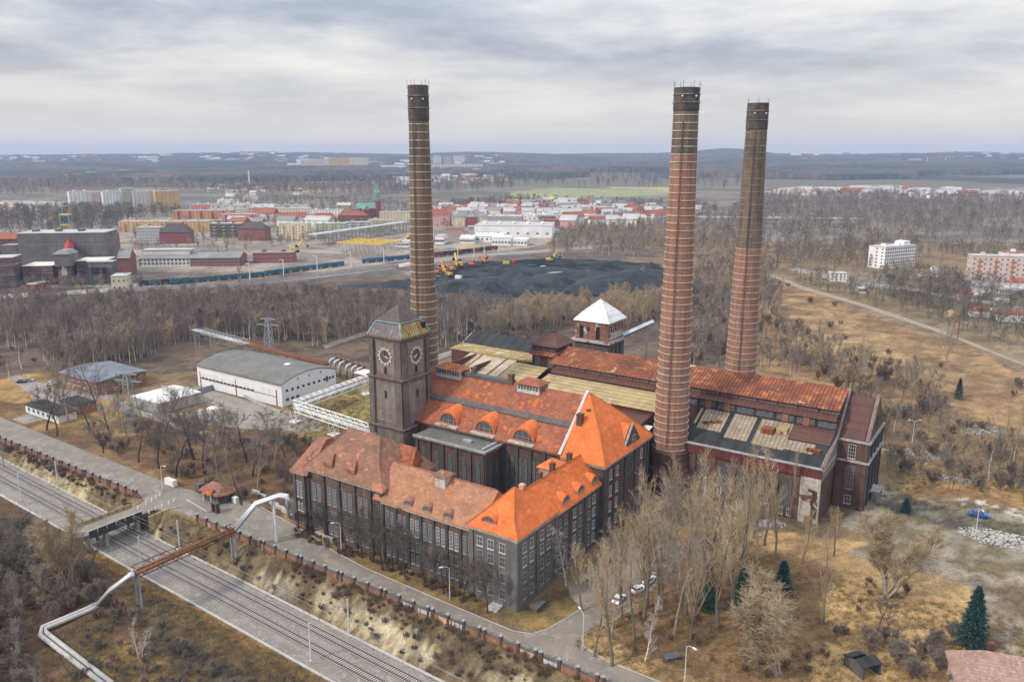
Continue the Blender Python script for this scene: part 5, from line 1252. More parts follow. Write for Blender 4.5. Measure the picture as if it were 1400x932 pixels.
u, v = UV(*G(62, 566)); r = bldg('low_hut', 'long low hut with a dark roof and white end wall behind the bare trees', 'hut', u, v)
MB().box(u-9, v-3, 0, u+16, v+4, 3.2).build('wall', M['white_paint'], r); MB().box(u-9.5, v-3.5, 3.2, u+16.5, v+4.5, 3.5).build('roof', M['tar_felt'], r); MB().box(u-9.08, v-.6, .1, u-9, v+.6, 2.3).build('door', M['green_paint'], r); wins(r, 'F', v-3, [u-6+3.6*i for i in range(6)], (1.3,), 1.6, 1.2, 2, 1, 'frame_grey')
u, v = UV(*G(104, 560)); r = bldg('brick_hut', 'dark brick garage with a flat roof next to the low hut', 'hut', u, v)
MB().box(u-6, v-3, 0, u+7, v+4, 3.6).build('wall', M['wall_brick'], r); MB().box(u-6.5, v-3.5, 3.6, u+7.5, v+4.5, 3.9).build('roof', M['tar_felt'], r); MB().box(u-3, v-3.1, 0, u, v-3, 2.6).build('door', M['red_paint'], r)
for i, (px, py, h) in enumerate(((276, 572, 4.0), (291, 573, 5.0), (302, 574, 5.2), (312, 578, 3.0))):
    x, y = G(px, py); r = thing('storage_tank', ('narrow', 'left tall', 'right tall', 'short')[i] + ' pale storage tank in the yard before the white hall', 'tank', (x, y, 0), TH, 'pale tanks in the yard')
    w_ = 2.0 if i in (1, 2) else 1.2
    MB().lathe([(w_, 0), (w_, h-.5), (w_*.8, h-.1), (.2, h)], 14).disc(.2, h, 14).build('tank', M['white_paint' if i < 2 else 'old_white'], r); MB().lathe([(w_+.06, h*.5), (w_+.1, h*.5), (w_+.1, h*.5+.12), (w_+.06, h*.5+.12)], 14).build('band', M['grey_steel'], r); MB().bar((w_+.2, -.3, 0), (w_+.2, -.3, h), .1).bar((w_+.2, .3, 0), (w_+.2, .3, h), .1).build('ladder', M['grey_steel'], r)
def fence_run(pts, label, h, m_, name='concrete_fence', step=3.0, cat='fence'):
    a = [UV(*G(px, py)) for px, py in pts]; r = bldg(name, label, cat, a[0][0], a[0][1])
    for p, q in zip(a[:-1], a[1:]):
        L = math.hypot(q[0]-p[0], q[1]-p[1]); n = max(1, int(L/step)); nx, ny = -(q[1]-p[1])/L*.1, (q[0]-p[0])/L*.1
        mb = MB(); mb.add([(p[0]-nx, p[1]-ny, 0), (q[0]-nx, q[1]-ny, 0), (q[0]+nx, q[1]+ny, 0), (p[0]+nx, p[1]+ny, 0), (p[0]-nx, p[1]-ny, h), (q[0]-nx, q[1]-ny, h), (q[0]+nx, q[1]+ny, h), (p[0]+nx, p[1]+ny, h)], [(0,3,2,1), (4,5,6,7), (0,1,5,4), (1,2,6,5), (2,3,7,6), (3,0,4,7)])
        mb.build('panel', M[m_], r)
        if n <= 40:
            for i in range(n+1): u, v = p[0]+(q[0]-p[0])*i/n, p[1]+(q[1]-p[1])*i/n; MB().box(u-.17, v-.17, 0, u+.17, v+.17, h+.2).build('post', M[m_], r)
fence_run([(170, 561), (200, 570), (300, 607)], 'pale concrete slab fence running behind the bare trees at the left', 2.1, 'pale_concrete')
fence_run([(246, 546), (292, 532)], 'grey mesh like fence between the white shed and the white hall', 2.2, 'grey_steel')
fence_run([(328, 540), (352, 552), (383, 565)], 'low pale fence on the grass before the white hall', 1.2, 'pale_concrete')
fence_run([(594, 494), (632, 480)], 'white slatted fence between the clock tower and the black roof', 2.4, 'white_paint')
fence_run([(1118, 480), (1132, 492), (1146, 505)], 'broken grey fence in the dry meadow behind the boiler house', 2.0, 'concrete')
def pylon(px, py, h, m_, label):
    x, y = G(px, py); r = thing('pylon', label, 'pylon', (x, y, 0), TH + .3, 'lattice power pylons'); mb = MB(); w0, w1 = 2.4, .7
    for i in (-1, 1):
        for j in (-1, 1): mb.bar((i*w0, j*w0, 0), (i*w1, j*w1, h), .26)
    for k in range(8):
        za, zb = h*k/8, h*(k+1)/8; wa, wb = w0+(w1-w0)*k/8, w0+(w1-w0)*(k+1)/8
        for s_ in (-1, 1): mb.bar((-wa, s_*wa, za), (wb, s_*wb, zb), .13).bar((wa, s_*wa, za), (-wb, s_*wb, zb), .13).bar((s_*wa, -wa, za), (s_*wb, wb, zb), .13)
    mb.build('lattice_mast', M[m_], r)
    for z, w_ in ((h*.98, 4.6), (h*.85, 6.0)):
        mb = MB()
        for s_ in (-1, 1):
            for j in (-.6, .6): mb.bar((0, j, z), (s_*w_, 0, z), .16)
            mb.bar((0, 0, z+1.1), (s_*w_, 0, z), .13)
        mb.build('cross_arm', M[m_], r)
        for s_ in (-1, -.55, .55, 1): MB().tube([(s_*w_, 0, z), (s_*w_, 0, z-1.3)], .12, 5).build('insulator', M['dark_steel'], r)
pylon(181, 583, 21, 'green_steel', 'pale green lattice pylon among the bare trees near the white shed')
pylon(370, 495, 22, 'grey_steel', 'grey lattice pylon behind the white hall')
pylon(592, 418, 24, 'grey_steel', 'thin grey lattice pylon at the coal yard edge right of the tan chimney')
x, y = G(236, 548); r = thing('pipe_portal', 'bare pale pipe portal frame by the white shed', 'pipe portal', (x, y, 0), TH+.2)
MB().tube([(-5, 0, 0), (-5, 0, 6), (5, 0, 6), (5, 0, 0)], .18, 6).build('frame', M['pole_paint'], r); MB().tube([(2, .8, 0), (2, .8, 3.8), (5, .8, 3.8)], .14, 6).build('branch_pipe', M['pole_paint'], r)

# ================================================================ cars
def car_parts(L=4.3, W=1.76, H=1.46, van=False):
    b = MB(); x = L/2; y = W/2
    prof = [(-x, .32), (-x-.02, .62), (-x*.93, .86), (-x*.55, .93), (x*.42, .95), (x*.96, .80), (x, .55), (x*.99, .32)]
    b.extr([(p, z) for p, z in prof], -y, y, 'v')
    b.v = [(v[0], v[1]*(.94 if v[2] > .7 else 1), v[2]) for v in b.v]
    xr = -x*.86 if van else -x*.72
    b.poly([(xr+.25, -y*.78, H), (x*.12, -y*.78, H), (x*.12, y*.78, H), (xr+.25, y*.78, H)]).box(xr+.25, -y*.78, H-.06, x*.12, y*.78, H-.005)
    g = MB().add([(xr, -y*.9, .92), (x*.44, -y*.9, .94), (x*.44, y*.9, .94), (xr, y*.9, .92), (xr+.25, -y*.78, H-.05), (x*.12, -y*.78, H-.05), (x*.12, y*.78, H-.05), (xr+.25, y*.78, H-.05)], [(0,1,5,4), (1,2,6,5), (2,3,7,6), (3,0,4,7)])
    wh = MB()
    wh.lathe([(.02, -.1), (.31, -.1), (.31, .1), (.02, .1)], 12)
    wh.v = [(p[0], p[2], p[1]) for p in wh.v]
    hl = MB().box(-.02, -.18, -.07, .03, .18, .07)
    return b, g, wh, hl, x, y
CB = car_parts(); GM = CB[1].mesh('window', M['glass']); WMs = CB[2].mesh('wheel', M['tyre']); HM = CB[3].mesh('headlight', M['lamp_glass'])
CM = {k: CB[0].mesh('body', M[k]) for k in ('car_white', 'car_silver', 'car_blue', 'car_dark', 'red_paint', 'yellow_paint')}
def car(px, py, rz, c, label, group='cars parked by the works', s=1.0):
    x, y = G(px, py); r = thing('parked_car', label, 'car', (x, y, .04), rz, group)
    mesh_obj('body', CM[c], r); mesh_obj('window', GM, r)
    for i in (-1, 1):
        for j in (-1, 1): mesh_obj('wheel', WMs, r, (i*1.32, j*.8, .31))
        mesh_obj('headlight', HM, r, (2.13, i*.6, .66))
    r.scale = (s, s, s)
for px, py, rz, c, lb in ((846, 821, 1.0, 'car_white', 'white car nearest the drive in the row beside the lawn'), (873, 808, .7, 'car_white', 'white car second from the drive beside the lawn'), (888, 795, .95, 'car_white', 'white car third from the drive beside the lawn'),
                      (895, 781, 1.1, 'car_silver', 'silver car at the far end of the row beside the lawn'), (815, 793, .2, 'car_silver', 'silver car behind the bare trees near the corner block'), (836, 770, .5, 'car_dark', 'dark car half hidden behind the bare trees near the orange wing'),
                      (30, 523, .1, 'car_dark', 'dark car parked on the slab in the left meadow'), (40, 521, .1, 'car_silver', 'silver car parked beside a dark car in the left meadow'), (70, 526, .3, 'car_white', 'white car parked in front of the brick workshop')):
    car(px, py, rz, c, lb)
car(1338, 706, -.45, 'car_blue', 'bright blue van parked on the waste ground', 'cars parked by the works', 1.2)
x, y = G(918, 900); tag(MB().box(-1.6, -.9, 0, 1.6, .9, .7).box(-1.7, -1, .7, 1.7, 1, .85).build('manhole_box', M['dark_concrete'], None, (x, y, 0), .3), 'low concrete manhole box on the lawn beside the white birch', 'manhole box')
def heap(px, py, rx, ry, h, m_, label, cat, name, seed, rz=0, n=26, rough=.35, kind=None, group=None):
    x, y = G(px, py); mb = MB(); g = np.linspace(-1, 1, n); vs = []
    for j in g:
        for i in g:
            q = math.hypot(i, j); f = max(0, 1-q)**.9
            f *= .75 + rough*(float(fbm(i*3+seed*7, j*3, 1.0, 3, seed))-.3)*2
            vs.append((i*rx, j*ry, max(-.4, h*f*1.1-.15)))
    fs = [(r_*n+c, r_*n+c+1, (r_+1)*n+c+1, (r_+1)*n+c) for r_ in range(n-1) for c in range(n-1)]
    mb.add(vs, fs); o = mb.build(name, M[m_], None, (x, y, 0), rz, smooth=rough < .5); tag(o, label, cat, group, kind); return o
def rubble(px, py, rx, ry, n, m_, label, seed, rz=0):
    g = random.Random(seed); mb = MB(); x, y = G(px, py)
    for i in range(n):
        a, q = g.uniform(0, 6.28), g.random()**.6; cx, cy = rx*q*math.cos(a), ry*q*math.sin(a); s = g.uniform(.12, .6)*(1.2-q*.5); t0 = g.uniform(0, 3); zz = max(0, .7*(1-q))*g.random()
        mb.prism([(cx+s*g.uniform(.6, 1.2)*math.cos(t0+k*1.257), cy+s*g.uniform(.6, 1.2)*math.sin(t0+k*1.257)) for k in range(5)], zz-.3, zz+s*g.uniform(.2, .7))
    tag(mb.build('rubble_heap', M[m_], None, (x, y, 0), rz), label, 'rubble heap')
rubble(1372, 738, 11, 5.5, 420, 'pale_concrete', 'low heap of white rubble on the waste ground near the blue van', 3, -.6)
rubble(1258, 622, 11, 5, 240, 'concrete', 'scattered grey rubble on the waste ground behind the boiler house end', 6, -.4)
rubble(1345, 590, 9, 6, 200, 'concrete', 'scattered pale rubble at the far right of the waste ground', 8, .2)
rubble(1300, 655, 12, 3, 200, 'concrete', 'strip of broken concrete along the dark yard road', 9, -.55)
heap(1200, 614, 4, 2.5, .6, 'gravel_heap', 'small heap of sand and rubble behind the boiler house end', 'rubble heap', 'rubble_heap', 4, 0, 30, 1.0)
rubble(1052, 716, 4.5, 2.6, 160, 'pale_concrete', 'small white rubble heap below the boiler house wall', 5)
# corner house at lower right
x, y = G(1368, 962); r = thing('house', 'house with a pale red tile hipped roof at the lower right corner', 'house', (x, y, 0), R(-18))
MB().box(-8, -6, 0, 8, 6, 5).build('wall', M['old_white'], r); MB().rings(-8.8, -6.8, 8.8, 6.8, [(0,0,0,0,5),(.1,.1,.1,.1,5.2),(4.5,6.8,4.5,6.8,10.5)]).build('roof', M['house_tile'], r)
MB().box(-3, 1, 8, -2, 2, 11.4).build('chimney', M['shaft_brick'], r)
for a in (-4, 0, 4):
    f, g = win_mesh(1.3, 1.5, 2, 2, 'frame_white', 'glass'); o = mesh_obj('window', f, r, (a, -6, 1.6)); mesh_obj('pane', g, o)
x, y = G(1178, 915); r = thing('ruined_shed', 'ruined dark shed with broken roof in the lawn at the right', 'shed', (x, y, 0), R(20))
MB().box(-2.2, -2.6, 0, -1.9, 2.6, 2.6).box(1.9, -2.6, 0, 2.2, 2.6, 2.2).box(-1.9, 2.3, 0, 1.9, 2.6, 2.4).build('wall', M['dark_concrete'], r); MB().extr([(-2.7, 2.5), (-.4, 3.1), (-.4, 3.25), (-2.7, 2.65)], -2.4, 2.4, 'u').extr([(.6, 2.9), (2.7, 2.2), (2.7, 2.35), (.6, 3.05)], -2.4, 1.2, 'u').build('roof', M['tar_felt'], r)
# ================================================================ trees
def grow(seed, H, stems, lean, first, nb, b_ang, b_len, up, sub, sub_len, twigs, twig_len, tw, r0, droop=0.0, shape=None, sub2=True, wander=.06):
    """skeleton of a bare tree: returns thick segments, branch segments and twig segments"""
    g = random.Random(seed); T, B, W_ = [], [], []
    def rv(d, a):
        p = Vector((g.gauss(0, 1), g.gauss(0, 1), g.gauss(0, 1))); p -= d*p.dot(d)
        if p.length < 1e-4: p = Vector((1, 0, 0))
        return (d*math.cos(a) + p.normalized()*math.sin(a)).normalized()
    def path(p, d, L, n, ra, rb, out, trop):
        P_ = [p.copy()]; 
        for i in range(n):
            d = (d + Vector((g.gauss(0, wander), g.gauss(0, wander), g.gauss(0, wander)*.5 + trop))).normalized()
            q = P_[-1] + d*(L/n); out.append((P_[-1], q, ra+(rb-ra)*i/n, ra+(rb-ra)*(i+1)/n)); P_.append(q)
        return P_
    def on(P_, f):
        x = f*(len(P_)-1); i = min(int(x), len(P_)-2); return P_[i].lerp(P_[i+1], x-i), (P_[i+1]-P_[i]).normalized()
    def spray(P_, n, L, f0=.25):
        for _ in range(n):
            f = f0 + (1-f0)*g.random()**.8; p, d = on(P_, f); e = rv(d, R(g.uniform(18, 55))); e.z += up*.6 - droop*g.random(); e.normalize()
            l = L*g.uniform(.5, 1.2); W_.append((p, p+e*l, tw)); 
            if g.random() < .7:
                m_ = p+e*l*g.uniform(.3, .7); e2 = rv(e, R(g.uniform(20, 45))); W_.append((m_, m_+e2*l*.6, tw*.75))
    for s in range(stems):
        d = Vector((0, 0, 1)); 
        if stems > 1 or lean: d = rv(d, R(lean*g.uniform(.5, 1.2)))
        hs = H*(g.uniform(.78, 1) if s else 1); rr = r0*(1 if stems == 1 else .7)
        P_ = path(Vector((g.gauss(0, .03*stems), g.gauss(0, .03*stems), -.3)), d, hs, 9, rr, rr*.12, T, .05 if stems > 1 else .03)
        for i in range(nb):
            f = first + (1-first)*((i+g.random())/nb); p, dd = on(P_, f)
            k = shape(f) if shape else (1-f)*.75+.25
            L = hs*b_len*k*g.uniform(.7, 1.2)
            Q = path(p, rv(dd, R(b_ang*g.uniform(.7, 1.25))), L, 5, max(rr*.42*(1-f*.75), tw*1.6), tw*.9, B, up)
            for j in range(sub):
                f2 = .2 + .8*(j+g.random())/sub; p2, d2 = on(Q, f2); L2 = L*sub_len*(1.15-f2*.6)*g.uniform(.7, 1.2)
                S = path(p2, rv(d2, R(g.uniform(22, 50))), L2, 3, max(rr*.14, tw*1.2), tw*.7, B, up*1.1)
                spray(S, twigs, twig_len, .15)
            spray(Q, max(2, twigs//2), twig_len, .5)
        spray(P_, twigs, twig_len, .85)
    return T, B, W_
def segs_mesh(name, S, n, material):
    if not S: S = [(Vector((0,0,0)), Vector((0,0,.1)), .01, .01)]
    a = np.array([s[0] for s in S]); b = np.array([s[1] for s in S]); ra = np.array([s[2] for s in S]); rb = np.array([s[3] for s in S])
    d = b-a; d /= np.maximum(np.linalg.norm(d, axis=1), 1e-6)[:, None]
    x = np.cross(d, np.array([.3, .5, .81])); x /= np.maximum(np.linalg.norm(x, axis=1), 1e-6)[:, None]; y = np.cross(d, x)
    t = 2*np.pi*np.arange(n)/n; c, s = np.cos(t), np.sin(t); off = x[:, None]*c[None, :, None] + y[:, None]*s[None, :, None]
    V = np.stack([a[:, None] + off*ra[:, None, None], b[:, None] + off*rb[:, None, None]], 1).reshape(-1, 3)
    k = np.arange(n); k2 = (k+1) % n; q = np.stack([k, k2, n+k2, n+k], -1)
    F = (np.arange(len(S))*2*n)[:, None, None] + q[None]
    return np_mesh(name, V, F.reshape(-1, 4), material, True)
def np_mesh(name, V, F, material, smooth=False, F2=None):
    me = bpy.data.meshes.new(name); me.vertices.add(len(V)); me.vertices.foreach_set('co', V.reshape(-1).astype(np.float32))
    me.loops.add(F.size); me.loops.foreach_set('vertex_index', F.reshape(-1).astype(np.int32))
    me.polygons.add(len(F)); me.polygons.foreach_set('loop_start', (np.arange(len(F))*F.shape[1]).astype(np.int32))
    if smooth: me.polygons.foreach_set('use_smooth', np.ones(len(F), bool))
    me.materials.append(material); me.update(calc_edges=True); return me
def crown_mesh(name, B, W_, material):
    """branches as three sided rods, twigs as slim three sided spikes"""
    s = B + [(p, q, r_, r_*.35) for p, q, r_ in W_]
    return segs_mesh(name, s, 3, material)
KIND = {}
def tree_kind(key, bark, twig, protos, **kw):
    KIND[key] = []
    for sd_ in protos:
        T, B, W_ = grow(sd_, **kw)
        KIND[key].append((segs_mesh('trunk', T, 6, M[bark]), crown_mesh('crown', B, W_, M[twig])))
tall = lambda f: .45 + .75*math.sin(math.pi*min(1, f*.9+.08))
tree_kind('poplar', 'bark_mid', 'twig_tan', (1, 2, 3, 4, 5, 6), H=21, stems=1, lean=3, first=.2, nb=18, b_ang=30, b_len=.50, up=.16, sub=5, sub_len=.42, twigs=3, twig_len=1.6, tw=.03, r0=.42, shape=lambda f: .30 + .85*(1-f), wander=.05)
tree_kind('birch', 'bark_birch', 'twig_birch', (11, 12, 13, 14), H=17, stems=1, lean=3, first=.3, nb=20, b_ang=40, b_len=.22, up=.09, sub=4, sub_len=.42, twigs=4, twig_len=1.1, tw=.026, r0=.30, droop=.5)
tree_kind('woodbirch', 'bark_oldbirch', 'twig_birch', (15, 16, 17), H=16, stems=1, lean=3, first=.25, nb=18, b_ang=38, b_len=.26, up=.11, sub=4, sub_len=.45, twigs=5, twig_len=1.2, tw=.028, r0=.23, droop=.2)
tree_kind('street', 'bark_dark', 'twig_dark', (21, 22, 23), H=11.5, stems=1, lean=3, first=.3, nb=16, b_ang=48, b_len=.40, up=.07, sub=7, sub_len=.42, twigs=9, twig_len=.9, tw=.026, r0=.27, shape=tall)
tree_kind('oak', 'bark_dark', 'twig_dark', (31, 32, 33), H=16, stems=1, lean=5, first=.28, nb=14, b_ang=52, b_len=.42, up=.06, sub=6, sub_len=.45, twigs=7, twig_len=1.2, tw=.03, r0=.36, shape=tall, wander=.12)
tree_kind('greytree', 'bark_tan', 'twig_grey', (41, 42, 43), H=17, stems=1, lean=4, first=.25, nb=17, b_ang=40, b_len=.38, up=.10, sub=6, sub_len=.45, twigs=6, twig_len=1.3, tw=.03, r0=.30, shape=tall)
tree_kind('willow', 'bark_tan', 'twig_tan', (51, 52), H=13, stems=6, lean=22, first=.18, nb=13, b_ang=32, b_len=.36, up=.10, sub=6, sub_len=.45, twigs=6, twig_len=1.3, tw=.028, r0=.32)
tree_kind('bush', 'bark_dark', 'twig_brown', (61, 62), H=3.4, stems=8, lean=34, first=.15, nb=6, b_ang=38, b_len=.4, up=.08, sub=3, sub_len=.5, twigs=7, twig_len=.7, tw=.024, r0=.05)
tree_kind('greybush', 'bark_dark', 'twig_thorn', (63, 64), H=4.6, stems=7, lean=30, first=.15, nb=7, b_ang=38, b_len=.4, up=.08, sub=4, sub_len=.5, twigs=7, twig_len=.8, tw=.026, r0=.06)
tree_kind('ochre', 'bark_dark', 'twig_ochre', (65,), H=9, stems=5, lean=24, first=.2, nb=10, b_ang=38, b_len=.36, up=.10, sub=5, sub_len=.45, twigs=9, twig_len=1.0, tw=.024, r0=.16)
tree_kind('whitebirch', 'bark_birch', 'twig_pale', (71, 72), H=14, stems=1, lean=2, first=.12, nb=26, b_ang=55, b_len=.22, up=.05, sub=4, sub_len=.4, twigs=4, twig_len=.8, tw=.03, r0=.19, droop=.2)
def conifer(seed, H, Rb, m_, rag=.25):
    g = random.Random(seed); V, F = [], []
    n = int(H*260)
    for i in range(n):
        f = g.random()**.85; z = H*(.06+.94*f); rr = Rb*(1-f)**.75*g.uniform(.55, 1.0+rag); a = g.uniform(0, 6.283)
        tier = .8+.2*math.cos(z*5.0+math.sin(a*3)); rr *= tier
        p = Vector((rr*math.cos(a), rr*math.sin(a), z)); o_ = Vector((math.cos(a), math.sin(a), g.uniform(-.5, .35))); s_ = Vector((-math.sin(a), math.cos(a), g.uniform(-.25, .25)))
        l, w_ = g.uniform(.3, .65), g.uniform(.10, .22); k = len(V)
        V += [p-s_*w_-o_*l*.5, p+s_*w_-o_*l*.5, p+o_*l]; F.append((k, k+1, k+2))
    T = [(Vector((0, 0, -.2)), Vector((0, 0, H*.95)), .22, .03)]
    return segs_mesh('trunk', T, 6, M['bark_dark']), np_mesh('crown', np.array(V), np.array(F), M[m_])
KIND['spruce'] = [conifer(1, 12.5, 2.9, 'needle'), conifer(2, 11, 2.6, 'needle')]
KIND['thuja'] = [conifer(3, 6.5, 1.9, 'needle', .1)]
KIND['pine'] = [conifer(4, 8, 2.4, 'needle_green')]
WORD = {'poplar': 'bare_poplar', 'birch': 'bare_birch', 'woodbirch': 'bare_birch', 'street': 'street_tree', 'oak': 'bare_oak', 'greytree': 'bare_tree', 'willow': 'bare_willow', 'bush': 'bare_shrub', 'greybush': 'bare_thornbush', 'ochre': 'ochre_willow', 'whitebirch': 'white_birch', 'spruce': 'spruce_tree', 'thuja': 'conifer_shrub', 'pine': 'pine_tree'}
BASEH = {'poplar': 21, 'birch': 17, 'woodbirch': 16, 'street': 11.5, 'oak': 16, 'greytree': 17, 'willow': 13, 'bush': 3.4, 'greybush': 4.6, 'ochre': 9, 'whitebirch': 14, 'spruce': 12.5, 'thuja': 6.5, 'pine': 8}
TR = random.Random(99)
def plant(kind, x, y, h, label, group=None, k=None, lean=0.0, rz=None, wide=1.0):
    ps = KIND[kind]; t_, c_ = ps[TR.randrange(len(ps)) if k is None else k % len(ps)]
    cat = {'bush': 'shrub', 'greybush': 'shrub', 'thuja': 'shrub'}.get(kind, 'tree')
    r = thing(WORD[kind], label, cat, (x, y, float(height(x, y))), TR.uniform(0, 6.28) if rz is None else rz, group)
    s = h / BASEH[kind]; r.scale = (s*wide, s*wide, s)
    if lean: r.rotation_euler = (0, R(lean), 0)
    mesh_obj('trunk', t_, r); mesh_obj('crown', c_, r); return r
# row of trees in front of the long facade
for i, (px, py, h) in enumerate(((446, 736, 9), (472, 752, 10), (495, 762, 11), (510, 768, 11.5), (523, 775, 11), (538, 780, 11.5), (554, 788, 11), (580, 800, 10.5), (606, 811, 11), (632, 823, 10.5), (666, 838, 11))):
    x, y = G(px, py); plant('street', x, y, h, 'dark bare street tree in the row along the foot of the long brick facade' if i < 10 else 'dark bare street tree in front of the grey corner block', 'street trees along the brick facade' if i < 10 else None)
# poplars on the lawn right of the corner block
pop = [(812, 897, 15), (837, 910, 17), (867, 875, 18), (831, 862, 16), (922, 866, 20), (944, 875, 21), (980, 859, 21), (937, 840, 22), (1010, 816, 20), (795, 835, 15), (850, 845, 20), (880, 850, 20), (905, 835, 20), (960, 825, 23), (1015, 780, 20), (890, 770, 18), (915, 745, 17), (930, 790, 21), (1035, 765, 19), (970, 765, 22), (875, 745, 15), (1030, 735, 18), (950, 745, 20), (990, 730, 17), (840, 800, 15), (900, 815, 21), (975, 810, 22), (1045, 745, 17), (925, 720, 16), (885, 830, 18), (1000, 835, 20)]
for px, py, h in pop:
    x, y = G(px, py)
    if (px + py) % 4 == 0: plant('greytree', x, y, h*TR.uniform(.85, 1.1), 'spreading grey bare tree among the tan poplars of the grove', 'grey trees in the grove by the works', wide=.9)
    else: plant('poplar', x, y, h*1.2*TR.uniform(.8, 1.15), 'tall tan bare poplar in the grove right of the corner block', 'poplars in the grove by the works', wide=TR.uniform(.8, 1.15))
x, y = G(882, 904); plant('whitebirch', x, y, 13.5, 'leaning bright white birch at the edge of the grove', k=0, lean=11)
x, y = G(774, 800); plant('whitebirch', x, y, 16.5, 'slim pale birch close to the orange roofed wing', k=1)
x, y = G(192, 884); plant('whitebirch', x, y, 8, 'young twin white birch on the dark bank below the pipe', k=1, lean=3); x, y = G(187, 880); plant('whitebirch', x, y, 8.5, 'young white birch leaning left on the dark bank below the pipe', k=0, lean=-4)
x, y = G(960, 712); r = thing('dead_trunk', 'pale broken dead trunk before the boiler house wall', 'tree', (x, y, 0)); MB().tube([(0, 0, 0), (.2, 0, 6), (.1, .1, 13)], [.75, .6, .45], 9).build('trunk', M['bark_birch'], r)
ind = [('willow', 1062, 922, 19, 'huge pale many stemmed bare willow on the lawn at lower right', 1.35), ('willow', 1212, 815, 18, 'wide spreading pale bare tree beside the yard path at right', 1.35), ('poplar', 1126, 852, 19, 'tall forked tan bare tree standing alone on the lawn', .7),
       ('street', 1200, 862, 8, 'small dark bare tree with a tight crown on the lawn below the spreading tree', 1.0), ('spruce', 1327, 888, 14.5, 'dark blue green spruce at the right edge', 1.0), ('thuja', 1069, 812, 8.5, 'dark rounded conifer on the lawn behind the huge willow', 1.0),
       ('pine', 968, 834, 7, 'dark green conifer low among the poplar trunks', 1.1), ('pine', 1014, 826, 9, 'dark conifer at the right edge of the poplar grove', 1.0), ('spruce', 1238, 700, 5, 'dark low evergreen bush on the waste ground beyond the boiler house end', 1.6), ('spruce', 1310, 545, 9, 'small dark green spruce before the dry meadow', 1.0),
       ('poplar', 1078, 715, 20, 'slender leaning bare poplar before the white stucco wall', .35), ('poplar', 1096, 770, 13, 'tan bare bushy tree at the foot of the white stucco wall', 1.0), ('poplar', 1140, 760, 13, 'tan bare tree before the boiler house end block', 1.0), ('poplar', 1060, 760, 16, 'tan bare tree left of the white stucco wall', 1.0),
       ('poplar', 1366, 640, 22, 'tall narrow bare poplar at the right edge beyond the rubble', .4), ('poplar', 1385, 628, 20, 'second narrow bare poplar at the right edge beyond the rubble', .4), ('birch', 1352, 655, 12, 'white trunked birch on the rubble ground at right', 1.0), ('birch', 1384, 640, 9, 'small pale birch at the right edge of the rubble ground', 1.0),
       ('greytree', 1290, 590, 12, 'bare grey tree on the dry grass beyond the boiler house end', .9), ('birch', 1222, 590, 10, 'thin pale birch right behind the boiler house gable', .9), ('poplar', 1210, 600, 9, 'bushy bare tree by the boiler house gable', 1.0), ('greytree', 1293, 505, 17, 'large pale bare tree on the dry meadow', 1.1),
       ('willow', 95, 805, 19, 'large pale bare tree on the slope left of the pipe bridge', .95), ('oak', 40, 770, 9, 'leaning dark bare tree at the bridge road', 1.0), ('oak', 76, 775, 10, 'dark bare tree in the thicket left of the large pale tree', 1.0), ('greytree', 22, 830, 9, 'thin bare tree in the thicket at the left edge', .8), ('greytree', 62, 830, 9, 'thin bare tree in the thicket below the large pale tree', .8), ('greytree', 120, 790, 10, 'thin bare tree in the thicket right of the large pale tree', .8),
       ('poplar', 6, 640, 9, 'bare bush tree at the left edge above the tracks', .9), ('poplar', 2, 690, 9, 'bare bush tree at the left edge beside the tracks', .9), ('ochre', 218, 436, 11, 'orange brown bushy willow left in the birch wood', 1.0), ('ochre', 262, 424, 9, 'smaller orange brown willow in the birch wood', 1.1), ('ochre', 290, 426, 9, 'third orange brown willow right in the birch wood', 1.1),
       ('birch', 14, 520, 12, 'white birch at the left meadow edge', 1), ('birch', 30, 505, 14, 'taller white birch at the left meadow edge', 1)]
for k_, px, py, h, lb, wd in ind:
    x, y = G(px, py, float(height(*G(px, py)))); plant(k_, x, y, h, lb, wide=wd)
# dark oaks between the road and the white hall
for px, py, h in ((12, 790, 8), (30, 765, 7), (48, 800, 8), (80, 812, 7), (10, 850, 7), (35, 740, 7), (105, 775, 8), (128, 772, 7), (66, 752, 8), (15, 905, 6), (100, 930, 5)):
    x, y = G(px, py, SOUTH); plant('oak', x, y, h, 'small bare tree in the dark thicket left of the pipe bridge', 'small trees in the thicket')
oak = [(64, 588, 15), (78, 596, 14), (94, 577, 18), (123, 589, 13), (141, 619, 10), (160, 621, 14), (190, 632, 12), (241, 652, 16), (254, 621, 17), (264, 627, 15), (293, 619, 13), (242, 620, 14), (266, 628, 16), (337, 632, 13), (375, 637, 12), (330, 690, 11), (346, 650, 13), (310, 640, 14), (218, 640, 12), (205, 610, 12), (175, 605, 14), (150, 600, 15), (225, 600, 15), (285, 600, 13), (360, 615, 11), (390, 625, 9), (300, 660, 12), (278, 640, 14), (131, 560, 15), (352, 668, 12)]
for i, (px, py, h) in enumerate(oak):
    x, y = G(px, py); k_ = 'greytree' if i % 3 == 2 else 'oak'
    h *= 1.2
    plant(k_, x, y, h, 'bare tree with grey twigs in the grove between the road and the white hall' if k_ == 'greytree' else 'dark bare oak in the grove between the road and the white hall', 'bare oaks by the road' if k_ == 'oak' else 'grey bare trees by the road')
shr = [(378, 600, 4.5), (392, 606, 4), (1190, 890, 5), (1225, 905, 5.5), (1260, 900, 5), (1245, 925, 5), (1285, 915, 5), (1215, 880, 4), (1300, 870, 4), (1275, 885, 4.5), (1145, 868, 2.5), (1020, 905, 3), (868, 892, 1.6), (1240, 812, 2.5), (1222, 818, 2), (1240, 690, 3)]
